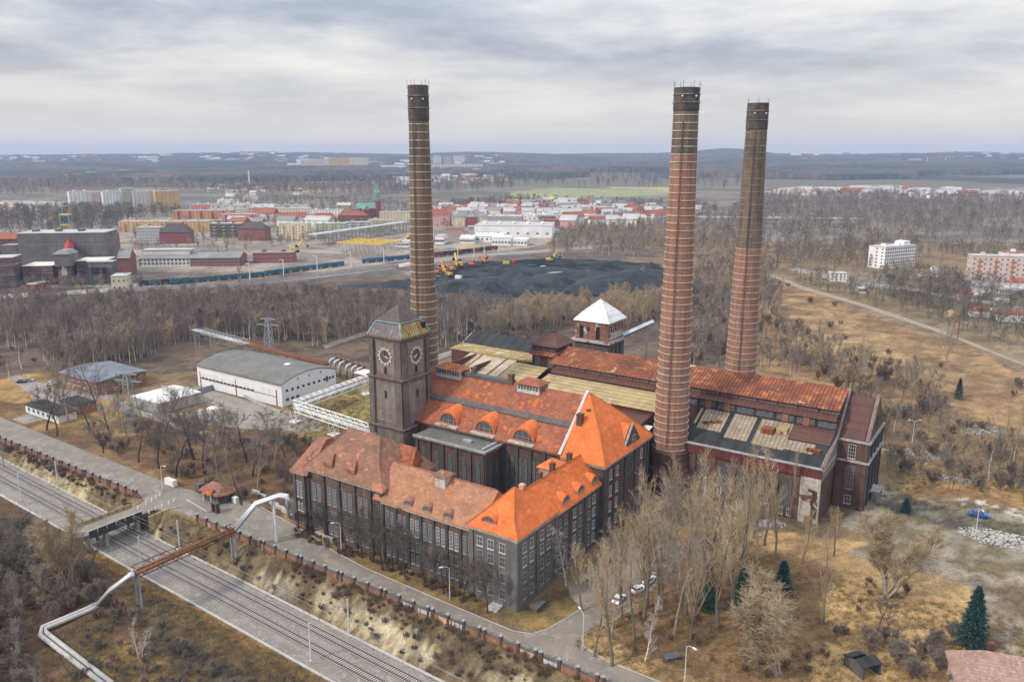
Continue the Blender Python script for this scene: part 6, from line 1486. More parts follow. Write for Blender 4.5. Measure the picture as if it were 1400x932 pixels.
for px, py, h in shr:
    x, y = G(px, py); plant('bush' if px < 500 else 'greybush', x, y, h, 'dark brown bare shrub' + (' on the grass before the lattice gallery' if px < 500 else ' on the lawn at lower right'), 'bare shrubs on the grass' if px < 500 else 'bare shrubs on the lawn')
# the birch wood behind the works: the nearest trees one by one
def fill(poly, n, minimum=0, seed=3):
    g = np.random.default_rng(seed); P_ = np.array(poly); lo, hi = P_.min(0), P_.max(0); out = []
    while len(out) < n:
        q = lo + (hi-lo)*g.random((4000, 2)); k = inpoly(q[:, 0], q[:, 1], poly)
        out += [tuple(p) for p in q[k]]
    return out[:n]
keepout = [uvpoly('-224,60 -150,64 -96,52 -96,112 -224,112'), uvpoly('-275,0 -190,0 -190,60 -275,66'), uvpoly('-95,20 60,20 60,125 -95,122'), uvpoly('-130,140 -85,140 -85,170 -130,170'), uvpoly('-70,132 -44,132 -44,160 -70,160'), pxpoly('425,474 500,450 510,460 445,482')]
def ok(x, y, pad=None): return not any(inpoly(np.array([x]), np.array([y]), p)[0] for p in keepout)
woodA = pxpoly('-140,470 -140,420 150,428 300,420 420,416 540,424 605,432 700,436 780,432 860,420 905,418 905,440 860,452 780,446 690,462 640,462 600,480 500,446 440,462 380,470 300,462 250,448 200,490 150,505 70,505 0,470')
pa = [p for p in fill(woodA, 1250, seed=8) if ok(*p)]
pa.sort(key=lambda p: math.hypot(p[0], p[1]))
NEAR = 205
for i, (x, y) in enumerate(pa[:NEAR]):
    right = x > -20
    k_ = ('woodbirch', 'birch', 'greytree', 'woodbirch', 'birch')[i % 5] if not right else ('poplar', 'greytree', 'poplar')[i % 3]
    lb = {'woodbirch': 'slim bare birch in the wood behind the works', 'birch': 'white stemmed bare birch in the wood behind the works', 'greytree': 'grey bare tree in the wood behind the works', 'poplar': 'tan bare poplar in the wood behind the boiler house'}[k_]
    plant(k_, x, y, TR.uniform(11, 17) if not right else TR.uniform(10, 14), lb, lb.replace('bare', '').replace('  ', ' ') + 's')
woodB = pxpoly('945,500 945,400 1000,395 1045,400 1060,425 1130,470 1230,515 1300,545 1290,562 1210,552 1130,528 1060,506')
pb = [p for p in fill(woodB, 150, seed=5) if ok(*p)]
for i, (x, y) in enumerate(pb):
    k_ = ('greytree', 'bush', 'poplar', 'bush', 'birch', 'greytree', 'bush', 'ochre')[i % 8]
    lb = {'greytree': 'grey bare tree in the scrub behind the boiler house', 'bush': 'brown bare shrub in the scrub behind the boiler house', 'poplar': 'tan bare tree in the scrub behind the boiler house', 'birch': 'pale stemmed birch in the scrub behind the boiler house', 'ochre': 'ochre bush in the scrub behind the boiler house'}[k_]
    plant(k_, x, y, {'bush': 5.5, 'ochre': 5}.get(k_, TR.uniform(8, 14)), lb, lb.split(' in ')[0] + 's in the scrub')

# ---- masses nobody could count: instanced by geometry nodes, one object per wood
def far_proto(key, bark, twig, seed, H, nb, tw, n_tw, ang=40, bl=.3, first=.15, up=.1, pos=(0, 0), label=''):
    T, B, W_ = grow(seed, H=H, stems=1, lean=3, first=first, nb=nb, b_ang=ang, b_len=bl, up=up, sub=3, sub_len=.5, twigs=n_tw, twig_len=1.7, tw=tw, r0=.2, shape=tall)
    r = thing('bare_tree', label, 'tree', (pos[0], pos[1], 0)); 
    a = mesh_obj('trunk', segs_mesh('trunk', T, 4, M[bark]), r)
    # one combined mesh for the scattered copies, used as the crown of this very tree
    cm = crown_mesh('crown', T + B, W_, M[twig]); cm.materials.append(M[bark]); mi = np.zeros(len(cm.polygons), np.int32); mi[:3*len(T)] = 1; cm.polygons.foreach_set('material_index', mi)
    c = mesh_obj('crown', cm, r)
    return c
FP = [far_proto('a', 'bark_birch', 'twig_birch', 101, 15, 12, .055, 4, 38, .28, pos=G(330, 392), label='bare birch at the far edge of the wood beside the railway wall'), far_proto('b', 'bark_tan', 'twig_grey', 102, 15, 12, .06, 4, 44, .34, pos=G(610, 398), label='bare grey tree at the coal yard edge of the wood'),
      far_proto('c', 'bark_dark', 'twig_dark', 103, 13, 12, .06, 4, 50, .38, pos=G(1090, 350), label='dark bare tree in front of the far right wood'), far_proto('d', 'bark_tan', 'twig_tan', 104, 15, 12, .06, 4, 28, .28, up=.16, pos=G(880, 392), label='tan bare poplar at the right end of the coal yard')]
BP = [KIND['bush'][0][1], KIND['bush'][1][1]]
def scatter(name, label, pts, protos, kinds, scales, zf=True):
    n = len(pts); me = bpy.data.meshes.new(name); P_ = np.array(pts, float); z = height(P_[:, 0], P_[:, 1])
    me.vertices.add(n); me.vertices.foreach_set('co', np.column_stack([P_, z]).reshape(-1).astype(np.float32))
    for nm, ty, ar in (('kind', 'INT', np.asarray(kinds, np.int32)), ('size', 'FLOAT', np.asarray(scales, np.float32)), ('turn', 'FLOAT', (RNG.random(n)*6.28).astype(np.float32))):
        a = me.attributes.new(nm, ty, 'POINT'); a.data.foreach_set('value', ar)
    me.update(); o = mesh_obj(name, me); tag(o, label, 'woods' if 'wood' in name else 'undergrowth', kind='stuff')
    ng = bpy.data.node_groups.new(name, 'GeometryNodeTree'); ng.interface.new_socket('Geometry', in_out='INPUT', socket_type='NodeSocketGeometry'); ng.interface.new_socket('Geometry', in_out='OUTPUT', socket_type='NodeSocketGeometry')
    N = ng.nodes.new; L = ng.links.new; gi, go = N('NodeGroupInput'), N('NodeGroupOutput'); jn = N('GeometryNodeJoinGeometry')
    ak = N('GeometryNodeInputNamedAttribute'); ak.data_type = 'INT'; ak.inputs[0].default_value = 'kind'
    as_ = N('GeometryNodeInputNamedAttribute'); as_.data_type = 'FLOAT'; as_.inputs[0].default_value = 'size'
    at_ = N('GeometryNodeInputNamedAttribute'); at_.data_type = 'FLOAT'; at_.inputs[0].default_value = 'turn'
    cx = N('ShaderNodeCombineXYZ'); L(at_.outputs[0], cx.inputs[2])
    for k, p in enumerate(protos):
        oi = N('GeometryNodeObjectInfo'); oi.inputs['Object'].default_value = p; oi.inputs['As Instance'].default_value = True
        ip = N('GeometryNodeInstanceOnPoints'); cm = N('FunctionNodeCompare'); cm.data_type = 'INT'; cm.operation = 'EQUAL'
        L(ak.outputs[0], [s for s in cm.inputs if s.type == 'INT'][0]); [s for s in cm.inputs if s.type == 'INT'][1].default_value = k
        L(gi.outputs[0], ip.inputs['Points']); L(cm.outputs[0], ip.inputs['Selection']); L(oi.outputs['Geometry'], ip.inputs['Instance'])
        L(cx.outputs[0], ip.inputs['Rotation']); L(as_.outputs[0], ip.inputs['Scale']); L(ip.outputs[0], jn.inputs[0])
    L(jn.outputs[0], go.inputs[0]); md = o.modifiers.new('scatter', 'NODES'); md.node_group = ng; return o
rest = pa[NEAR:]; X = np.array(rest)[:, 0]
scatter('birch_wood', 'deeper part of the bare birch wood behind the works', rest, FP, np.where(X > 0, 3, RNG.choice([0, 0, 1, 0], len(rest))), RNG.uniform(.75, 1.1, len(rest)))
def wood(name, label, poly, n, mixk, s0, s1, seed):
    p = fill(pxpoly(poly), n, seed=seed); scatter(name, label, p, FP, RNG.choice(mixk, len(p)), RNG.uniform(s0, s1, len(p)))
wood('dark_wood', 'dark bare wood behind the mine buildings at the left', '-200,322 -200,296 60,290 120,288 240,290 250,298 170,306 160,322', 900, [2, 2, 2, 1], .9, 1.3, 1)
wood('pale_wood', 'pale birch wood behind the white tower blocks', '-200,268 -200,250 300,256 560,262 560,270 420,268 300,266 250,262 100,262 60,270', 1500, [0, 1, 3], 1.0, 1.5, 2)
wood('yard_wood', 'bare wood beyond the coal yard in the middle', '750,352 770,322 840,314 905,312 1000,318 1010,350 905,354 830,350', 520, [1, 3, 0], .8, 1.1, 3)
wood('town_wood', 'trees among the far houses in the middle', '560,300 600,280 700,272 800,276 960,280 1010,300 1000,312 860,306 760,292 640,288', 700, [2, 1, 2], .7, 1.0, 4)
wood('right_wood', 'wide bare wood on the plain at the right', '960,345 1000,290 1060,268 1500,272 1700,290 1700,330 1400,338 1290,335 1200,345 1150,352 1060,362', 2600, [2, 1, 1, 0], .9, 1.3, 5)
wood('scrub_wood', 'scrub and bare trees along the right hand railway', '1060,388 1120,372 1190,378 1300,388 1400,420 1500,460 1500,492 1400,470 1250,425 1150,395', 150, [2, 2, 1], .35, .8, 6)
wood('garden_wood', 'bare garden trees between the houses at the right', '1190,380 1240,368 1330,385 1500,420 1500,480 1400,462 1280,430', 260, [2, 1, 2], .5, .9, 7)
wood('wayside_wood', 'bare trees behind the right chimney', '945,405 945,370 1000,352 1060,366 1050,392 1000,396', 160, [1, 3, 2], .5, .85, 8)
wood('hill_wood', 'bare woods on the rising ground behind the church', '270,268 330,240 520,236 700,240 700,262 560,266 430,268', 1500, [2, 1, 2], 1.2, 1.8, 9)
wood('valley_wood', 'bare woods on the far plain left of the green fields', '640,262 700,236 1000,232 1060,250 1000,258 700,256', 900, [2, 1, 2], 1.2, 1.8, 10)
wood('mine_wood', 'bare trees along the wall below the mine buildings', '-150,402 -150,394 60,396 200,390 205,396 60,405', 120, [2, 1, 2], .5, .8, 11)
wood('works_scrub', 'bare scrub wood between the right chimney and the dry meadow', '936,500 940,412 1045,384 1070,400 1066,440 1130,480 1230,520 1296,548 1284,562 1200,556 1130,530 1056,508', 420, [1, 2, 0, 3, 2], .35, .8, 12)
wood('wood_edge', 'loose bare trees at the near edge of the wood behind the white hall', '60,498 150,478 240,452 330,446 420,462 500,446 600,478 590,488 500,462 440,476 330,462 250,468 180,500 80,512', 430, [1, 0, 3, 0], .55, .95, 14)
wood('street_wood', 'bare street trees between the apartment blocks of the town', '170,322 240,305 430,300 560,292 640,300 640,312 560,318 430,330 330,345 180,345', 520, [2, 1, 2], .35, .8, 15)
wood('block_wood', 'bare trees behind the apartment blocks at the left', '250,290 330,274 470,272 560,280 560,296 420,292 260,300', 420, [2, 1, 0], .5, .9, 16)
wood('plain_wood', 'bare wood on the flat ground behind the white slab building', '1060,370 1060,346 1190,338 1300,338 1400,344 1500,350 1500,366 1330,352 1270,348 1262,360 1200,345 1190,366', 420, [2, 1, 0], .5, .85, 17)
wood('track_wood', 'dark scrub trees along the far side of the dirt track', '1085,380 1180,395 1290,420 1400,462 1400,485 1285,446 1175,412 1085,388', 150, [2, 1, 2], .25, .6, 18)
# undergrowth
bushes = [q for q in bpy.data.objects if q.name.startswith('bare_shrub')][:2] + [q for q in bpy.data.objects if q.name.startswith('bare_thornbush')][:2]
BO = [[c for c in b.children if c.name.startswith('crown')][0] for b in bushes]
def under(name, label, poly, n, s0, s1, seed, uv=False, kinds=(0, 1)):
    p = fill(uvpoly(poly) if uv else pxpoly(poly), n, seed=seed); p = [q for q in p if ok(*q)]
    kk = RNG.choice(kinds, len(p)); scatter(name, label, p, BO + FP[1:3], kk, RNG.uniform(s0, s1, len(p))*np.where(kk > 3, .36, 1.0))
under('thicket', 'dense bare brown thicket south of the railway at the left', '-60,700 0,705 60,712 85,752 130,770 140,800 108,815 46,836 26,870 60,940 -60,960', 520, .4, 1.15, 21, False, (0, 2, 4, 5, 3, 4))
under('bank_brush', 'low dark brush on the black bank below the tracks', '-92,-44 0,-48 40,-58 0,-75 -60,-70', 330, .2, .5, 22, True, (2, 3))
under('slope_brush', 'low dark brush along the foot of the boundary wall', '-250,-13.6 -128,-13.6 -128,-15.4 -200,-15 -250,-14.6', 130, .25, .55, 23, True)
under('sand_brush', 'patches of dark brush on the sandy railway slope', '-112,-14.5 -74,-15 40,-16 40,-22.5 -4,-21 -74,-18.6 -112,-17.8', 150, .15, .45, 53, True, (0, 1, 2))
under('wall_brush', 'dark brush between the boundary wall and the sandy slope', '-60,-13.4 50,-13.4 50,-15.8 -60,-15', 150, .2, .5, 27, True)
under('grove_brush', 'brown brush under the bare oaks by the road', '-185,3 -84,5 -78,34 -120,50 -190,32', 200, .3, .9, 24, True, (0, 4, 5, 2))
under('grove_undergrowth', 'brown brush under the poplars', '16,10 60,4 66,60 30,64 16,44', 120, .25, .6, 25, True)
under('scrub_undergrowth', 'brown scrub behind the boiler house', '-40,128 110,128 150,150 60,210 -30,200', 560, .5, 1.4, 26, True, (0, 2, 4, 5, 4, 5))
under('meadow_brush', 'low brown scrub dotted over the dry meadow at the right', '1050,400 1080,385 1240,450 1400,510 1400,600 1250,545 1120,500', 16, .6, 1.2, 40, False, (2, 3))
under('wood_brush', 'brown brush at the near edge of the wood behind the works', '0,505 150,490 250,452 330,450 430,470 500,448 610,478 760,470 780,440 900,440 900,425 600,430 300,425 0,450', 420, .3, .8, 41, False, (0, 2, 3))
under('facade_brush', 'low brown brush along the long brick facade', '-72,-3.6 -10,-4 -10,.4 -72,.8', 110, .2, .45, 28, True)
under('garden_brush', 'dark brush on the lawn at the lower right corner', '78,-12 110,-14 112,16 86,22 74,4', 150, .4, 1.2, 29, True, (2, 3))
# dry grass tufts
tf = MB(); g_ = random.Random(4)
for i in range(26):
    a, l = g_.uniform(0, 6.28), g_.uniform(.25, .7); x, y = g_.gauss(0, .25), g_.gauss(0, .25); dx, dy = math.cos(a)*l*.5, math.sin(a)*l*.5
    tf.poly([(x-.03, y, 0), (x+.03, y, 0), (x+dx, y+dy, l)])
x, y = XY(40, -8); tuft = tag(tf.build('grass_tuft', M['straw'], None, (x, y, 0)), 'dry straw coloured grass tuft on the verge at the lower edge', 'grass')
p = fill(uvpoly('17,-4 75,-4 120,30 100,60 62,56 20,62 17,40'), 5200, seed=31) + fill(uvpoly('-240,-13.8 -128,-13.8 -128,-17 -240,-15'), 250, seed=32) + fill(uvpoly('-110,-13.2 60,-13.2 60,-15 -110,-14.4'), 350, seed=33) + fill(uvpoly('-139,-31.5 60,-39 60,-50 -70,-44 -139,-37'), 2600, seed=34) + fill(uvpoly('-160,60 -78,44 -78,56 -160,110'), 1500, seed=35) + fill(uvpoly('54,110 130,100 220,110 240,190 60,190'), 5000, seed=36) + fill(uvpoly('-84,-52 -40,-52 0,-70 -30,-90 -70,-80'), 1500, seed=37)
scatter('dry_grass', 'dry straw coloured grass on the lawns and verges', p, [tuft], np.zeros(len(p), int), RNG.uniform(.6, 1.6, len(p)))['category'] = 'grass'
# ================================================================ far town
for k_, cs in dict(t_white='efece8', t_cream='d8cdb0', t_yellow='d3b078', t_orange='cf9068', t_pink='cf9f98', t_rose='d6bfb8', t_green='bcc3a0', t_grey='b0aeac', t_brick='8e5a4c', t_redbrick='99504a', t_dark='5c6064', t_pale='d8d1c8').items():
    a = srgb(cs); dm(k_, [tuple(.98*x for x in a), tuple(.80*x for x in a)], .08, fine=.1, streak=.12)
dm('t_roof', [(.24,.235,.23),(.18,.175,.175)], .1); dm('t_roof_pale', [(.44,.43,.415),(.35,.345,.335)], .1); dm('t_roof_red', [(.30,.10,.06),(.22,.08,.055)], .15); dm('t_roof_dark', [(.10,.075,.07),(.075,.06,.058)], .15); dm('t_verdigris', [(.20,.33,.29),(.15,.27,.24)], .2)
dm('mine_brick', [(.17,.10,.085),(.11,.075,.068),(.22,.14,.115)], .07, streak=.5); dm('mine_panel', [(.19,.17,.16),(.12,.115,.11),(.23,.195,.18)], .06, streak=.5)
FW = {}
def fwin(w, h, m_='glass'):
    k = (round(w, 1), round(h, 1), m_)
    if k not in FW:
        f = MB().box(-w/2, -.12, 0, w/2, .1, h, 0); 
        f.box(-w/2-.15, -.16, -.2, w/2+.15, .1, 0, 1); FW[k] = f.mesh('window', [M[m_], M['frame_white']])
    return FW[k]
def house(name, label, cat, l, r_, yb, yt, depth, wm, rm, kind='flat', yaw=0, rows=4, cols=8, side=0, group=None, rh=None, floor=1, wh=1.3, ww=1.15, base=None, bal=None, wmat='glass_blue'):
    """far building: left/right edge, foot and eave lines in the photograph fix its place, width and height"""
    cx = (l+r_)/2; x, y = G(cx, yb); sc = y*CP + (CAM_H)*SP; tot = (r_-l)*sc/FPX; ya = R(yaw)
    vx = math.atan2(x, y); rel_ = ya - (-vx)   # facade angle against the sight line
    W_ = max(tot*.25, (tot - depth*abs(math.sin(rel_)))/max(.35, math.cos(rel_))); H_ = max(3.0, HT(yt, y))
    r = thing(name, label, cat, (x, y, 0), ya, group); hw = W_/2; d0, d1 = 0.0, depth
    MB().box(-hw, d0, -1, hw, d1, H_).build('wall', M[wm], r)
    if kind == 'flat':
        MB().box(-hw-.25, d0-.25, H_, hw+.25, d1+.25, H_+.5).build('roof', M[rm], r)
        if W_ > 25:
            for i in range(max(1, int(W_/18))): a = -hw+9+18*i; MB().box(a-1.5, depth*.35, H_+.5, a+1.5, depth*.65, H_+2.4).build('roof_hut', M[wm], r)
    elif kind == 'gable':
        q = rh or depth*.45; MB().extr([(d0-.6, H_), (d1+.6, H_), ((d0+d1)/2, H_+q)], -hw-.4, hw+.4, 'u', 0, 1).build('roof', [M[rm], M[wm]], r)
    elif kind == 'hip':
        q = rh or depth*.5; k = min(hw*.98, depth*.55); MB().rings(-hw-.5, d0-.5, hw+.5, d1+.5, [(0,0,0,0,H_),(0,0,0,0,H_+.3),(k, depth/2+.48, k, depth/2+.48, H_+q)]).build('roof', M[rm], r)
    if kind != 'flat' and W_ > 14:
        for f in (-.3, .25): MB().box(f*W_-.5, depth*.5-.5, H_, f*W_+.5, depth*.5+.5, H_+(rh or depth*.48)+1.3).build('chimney', M['t_brick'], r)
    fh = (H_-floor)/max(rows, 1); me = fwin(ww, min(wh, fh*.62), wmat); n = 0
    for i in range(cols):
        a = -hw + W_*(i+.5)/cols
        for j in range(rows):
            if n < 100: mesh_obj('window', me, r, (a, d0, floor + fh*j + fh*.25)); n += 1
    sd_ = side or (1 if math.sin(rel_) < 0 else -1)
    if abs(math.sin(rel_)) > .12:
        m2 = max(1, int(depth/4.5)) if depth < 22 else 5
        for i in range(m2):
            for j in range(rows):
                if n < 100: mesh_obj('window', me, r, (sd_*hw, depth*(i+.5)/m2, floor + fh*j + fh*.25), sd_*math.pi/2); n += 1
    if bal:
        for c in range(1, cols, 3):
            mb = MB(); a = -hw + W_*(c+.5)/cols
            for j in range(rows): mb.box(a-1.6, -1.1, floor+fh*j-.1, a+1.6, -.1, floor+fh*j+1.0)
            mb.build('balcony', M[bal], r)
    r['w'] = 0; del r['w']; return r, hw, H_
TB = 'white tower blocks at the far left'
for l, r_, yb, yt, wm, lb in ((98, 129, 289, 262, 't_white', 'white ten storey tower block at the left end of the far row'), (127, 147, 288.5, 262.5, 't_rose', 'reddish grey tower block second in the far row'), (143, 169, 288.5, 262, 't_white', 'white tower block in the middle of the far row'),
                              (168, 186, 288, 258, 't_green', 'pale green tower block, tallest of the far row'), (184, 216, 287.5, 261.5, 't_pale', 'pale tower block with orange end in the far row'), (214, 248, 287, 261.5, 't_yellow', 'yellow grey tower block at the right end of the far row')):
    house('tower_block', lb, 'apartment block', l, r_, yb, yt, 15, wm, 't_roof_pale', yaw=38, rows=9, cols=6, group=TB, ww=1.3)
def apt(l, r_, yb, yt, wm, lb, yaw=8, rows=5, cols=12, depth=12, rm='t_roof_pale', kind='flat', **k): return house('apartment_block', lb, 'apartment block', l, r_, yb, yt, depth, wm, rm, kind, yaw, rows, cols, **k)
apt(166, 284, 317, 303, 't_yellow', 'long yellow apartment block behind the red school', 4, 4, 22, 14, bal='t_orange')
apt(238, 318, 299, 288, 't_orange', 'orange and cream apartment block behind the long yellow block', 5, 5, 16, 13, bal='t_redbrick')
apt(286, 340, 296, 286, 't_cream', 'cream apartment block beyond the pink block', 4, 4, 14, 12)
apt(303, 352, 304, 293, 't_pink', 'pink apartment block with red stair strips', 3, 4, 12, 12, bal='red_paint')
apt(186, 222, 332, 311, 't_grey', 'grey four storey block left of the red school', -5, 5, 9, 12)
apt(287, 331, 325, 306, 't_dark', 'dark block with yellow balconies right of the red school', 0, 4, 10, 12, bal='yellow_paint')
apt(380, 423, 327, 306, 't_cream', 'cream block with a yellow top near the railway', -10, 5, 9, 12, bal='t_yellow')
apt(433, 474, 325, 306, 't_green', 'pale green block with a red end near the construction site', 14, 5, 10, 12, bal='t_white')
apt(473, 507, 319, 304, 't_grey', 'grey white block behind the construction site', 12, 4, 9, 12, bal='t_white')
apt(505, 537, 316, 301, 't_cream', 'cream block right of the grey white block', 12, 4, 8, 12, bal='t_yellow')
apt(520, 560, 308, 290, 't_cream', 'pale cream block close left of the tan chimney', 10, 5, 9, 12)
apt(340, 380, 296, 284, 't_pink', 'pale pink block in the long row left of the church', 5, 4, 10, 12); apt(378, 425, 297, 285, 't_cream', 'cream block in the long row left of the church', 5, 4, 11, 12); apt(424, 470, 298, 287, 't_white', 'white block in the long row left of the church', 5, 4, 11, 12); apt(318, 350, 285, 278, 't_white', 'white low block behind the long row', 4, 3, 8, 12)
apt(250, 300, 286, 279, 't_pale', 'pale low block near the tower blocks', 4, 3, 10, 12); apt(300, 420, 289, 281, 't_pale', 'very long pale block behind the pink block', 3, 3, 22, 12)
house('tenement', 'brick tenement under a red roof before the church', 'tenement', 425, 460, 306, 298, 14, 't_brick', 't_roof_red', 'hip', 8, 3, 8, rh=7); house('tenement', 'red roofed tenement at the foot of the church', 'tenement', 462, 502, 303, 295, 14, 't_brick', 't_roof_red', 'hip', 8, 2, 8, rh=7)
house('tenement', 'pink gabled tenement right of the tan chimney', 'tenement', 590, 616, 309, 294, 16, 't_pink', 't_roof_red', 'gable', -6, 4, 7, rh=8); house('tenement', 'cream and red tenement with a grey roof right of the tan chimney', 'tenement', 619, 667, 309, 297, 14, 't_cream', 't_roof', 'hip', -4, 3, 10, rh=7); house('tenement', 'red brick middle house of the grey roofed tenement row', 'tenement', 636, 652, 309.5, 297, 14, 't_redbrick', 't_roof', 'hip', -4, 3, 4, rh=7)
house('school', 'red brick school with a dark hipped roof and a salmon eave', 'school', 218, 262, 333, 318, 16, 't_redbrick', 't_roof_dark', 'hip', 6, 3, 11, rh=10); house('brick_house', 'pink brick house with a dark roof right of the dark block', 'house', 323, 366, 329, 313, 16, 't_brick', 't_roof_dark', 'hip', -8, 3, 9, rh=8)
# works hall along the railway
r, hw, H_ = house('workshop_hall', 'long brick railway workshop with tall arched windows and a grey roof', 'workshop', 190, 330, 364, 353, 26, 't_brick', 't_roof', 'gable', 4, 2, 26, rh=4, ww=2.2, wh=3.0)
MB().box(-hw+1, 8, H_, -hw*.05, 20, H_+6.5).build('roof_lantern', M['t_pale'], r); MB().box(-hw+.6, 7.5, H_+6.5, 0, 20.5, H_+7.1).build('lantern_roof', M['t_roof_pale'], r); MB().box(-hw+.8, -.05, 0, 0, -.02, H_-.3).build('pale_facade', M['t_pale'], r)
house('office_building', 'flat red and white works office beside the railway workshop', 'office', 345, 403, 359, 346, 18, 't_redbrick', 't_roof', 'flat', 6, 2, 14, bal=None, ww=2.2)
house('warehouse', 'large white flat warehouse in the middle distance', 'warehouse', 645, 758, 325, 309, 60, 't_white', 't_roof_pale', 'flat', -6, 1, 8, ww=3, wh=2); house('warehouse', 'grey flat warehouse behind the white warehouse', 'warehouse', 664, 714, 306, 296, 30, 't_grey', 't_roof_pale', 'flat', -4, 2, 12, ww=2)
for l, r_, yb, yt, lb, rm in ((534, 562, 338, 331, 'white low shed left behind the tan chimney', 't_roof_pale'), (592, 609, 334, 323, 'white box shed right of the tan chimney', 't_roof_pale'), (626, 650, 333, 326, 'white tent hall left of the yard canopy', 'white_roof'), (648, 690, 331, 323, 'bright white tent hall behind the coal yard', 'white_roof'), (670, 700, 336, 325, 'pale hall behind the yard canopy', 'white_roof'), (692, 722, 336, 328, 'white yard canopy by the coal yard', 'white_roof'), (720, 760, 302, 296, 'pale store with an orange front', 't_roof_pale'), (742, 766, 309, 301, 'low red roofed store', 't_roof_red'), (715, 745, 300, 294, 'white store by the yellow ball mast', 't_roof_pale'), (545, 600, 301, 296, 'low white store behind the tan chimney', 't_roof_pale')):
    house('store_hall', lb, 'hall', l, r_, yb, yt, 22, 't_white' if 'red' not in lb else 't_redbrick', rm, 'flat' if 'tent' not in lb else 'gable', -8, 1, 6, ww=2.4, wh=2, rh=3)
# church
x, y = G(506, 297); r = thing('church', 'red brick church with two green spires and a green roof', 'church', (x, y, 0), R(20))
k = y/FPX; hn = HT(285, y)
MB().box(-19, 0, 0, 12, 16, hn).box(-12, -9, 0, -2, 25, hn*.9).build('wall', M['t_redbrick'], r); MB().extr([(-.5, hn), (16.5, hn), (8, hn+9)], -19.5, 12.5, 'u', 0).build('roof', M['t_verdigris'], r); MB().extr([(-12.5, hn*.9), (-1.5, hn*.9), (-7, hn*.9+7)], -9.5, 25.5, 'v').build('transept_roof', M['t_verdigris'], r)
for j, v in enumerate((1, 15)):
    tw_ = MB().box(10, v-4, 0, 18, v+4, hn+12).build('tower', M['t_redbrick'], r); MB().rings(10.8, v-3.2, 17.2, v+3.2, [(0,0,0,0,hn+12),(0,0,0,0,hn+24),(-.4,-.4,-.4,-.4,hn+24.5),(1.6,1.6,1.6,1.6,hn+30),(3.19,3.19,3.19,3.19,hn+41)]).build('spire', M['t_verdigris'], r)
    for z in (10, 20): mesh_obj('window', fwin(1.6, 5), tw_, (14, v-4, z))
for a in (-16, -9, 0, 6): mesh_obj('window', fwin(1.8, 7), r, (a, -.02 if a != -9 else -9, 5))
MB().tube([(-7, 8, hn+8), (-7, 8, hn+18)], [1.2, .1], 6).build('ridge_turret', M['t_verdigris'], r)
# construction site: concrete columns with yellow beams, long steel frame hall
x, y = G(500, 346); r = thing('building_frame', 'unfinished frame of white columns with yellow beams on the building site', 'frame', (x, y, 0), R(-22))
for i in range(11):
    for j in range(4): MB().box(i*5.2-34-.5, j*14-.5, 0, i*5.2-34+.5, j*14+.5, 9).build('column', M['pale_concrete'], r)
for j in range(4): MB().box(-35, j*14-.6, 9, 19, j*14+.6, 10.2).build('beam', M['yellow_paint'], r)
for i in range(0, 11, 5): MB().box(i*5.2-34-.5, 0, 8.95, i*5.2-34+.5, 42, 10).build('cross_beam', M['yellow_paint'], r)
a, b = Vector((*G(432, 336), 0)), Vector((*G(559, 316), 0)); dd = b-a; ang = math.atan2(dd.y, dd.x); r = thing('steel_hall_frame', 'long open hall frame of grey columns under a pale roof strip', 'hall frame', tuple(a), ang); L_ = dd.length
MB().box(0, -2, 11.5, L_, 10, 12.8).build('roof', M['t_roof_pale'], r)
for i in range(26): MB().box(L_*i/26, -1.2, 0, L_*i/26+.9, -.2, 11.5).build('column', M['pale_concrete'], r)
MB().box(0, -1.5, 8.5, L_, -.6, 9.6).build('crane_rail', M['grey_steel'], r)
def excavator(px, py, s, rz, c, label):
    x, y = G(px, py); r = thing('excavator', label, 'excavator', (x, y, 0), rz, 'machines on the sites'); r.scale = (s, s, s)
    MB().box(-2, -1.5, 0, 2, -.8, 1).box(-2, .8, 0, 2, 1.5, 1).build('track', M['dark_steel'], r); MB().box(-2.2, -1.3, 1.1, 1.2, 1.3, 2.4).build('body', M[c], r); MB().box(.2, -1.3, 2.4, 1.6, -.1, 3.6).build('cab', M['glass'], r)
    MB().tube([(1.2, .4, 1.8), (4.0, .4, 5.6)], .4, 4).tube([(4.0, .4, 5.6), (6.2, .4, 3.2)], .3, 4).build('boom', M[c], r); MB().box(5.7, -.1, 2.2, 6.7, .9, 3.3).build('bucket', M['dark_steel'], r)
for px, py, s, rz, c, lb in ((627, 366, 2.2, 1.9, 'yellow_paint', 'yellow excavator with a raised boom at the coal yard edge'), (403, 345, 2.2, .4, 'yellow_paint', 'yellow machine with a raised boom by the works office'), (619, 371, 1.6, 1, 'orange_paint', 'orange loader at the coal yard edge'), (608, 373, 1.6, 2, 'orange_paint', 'orange loader left of the yellow excavator'), (599, 376, 1.6, .5, 'orange_paint', 'orange loader next to the tan chimney'), (613, 378, 1.5, 2.4, 'yellow_paint', 'yellow loader in front of the orange loaders'), (646, 364, 1.5, .2, 'orange_paint', 'orange machine right of the yellow excavator'), (662, 360, 1.5, 1.2, 'orange_paint', 'orange machine at the top edge of the coal'), (752, 358, 1.6, .2, 'yellow_paint', 'yellow machine at the right top of the coal yard'), (556, 333, 2, 1.3, 'yellow_paint', 'yellow crane like machine left of the tan chimney')):
    excavator(px, py, s, rz, c, lb)
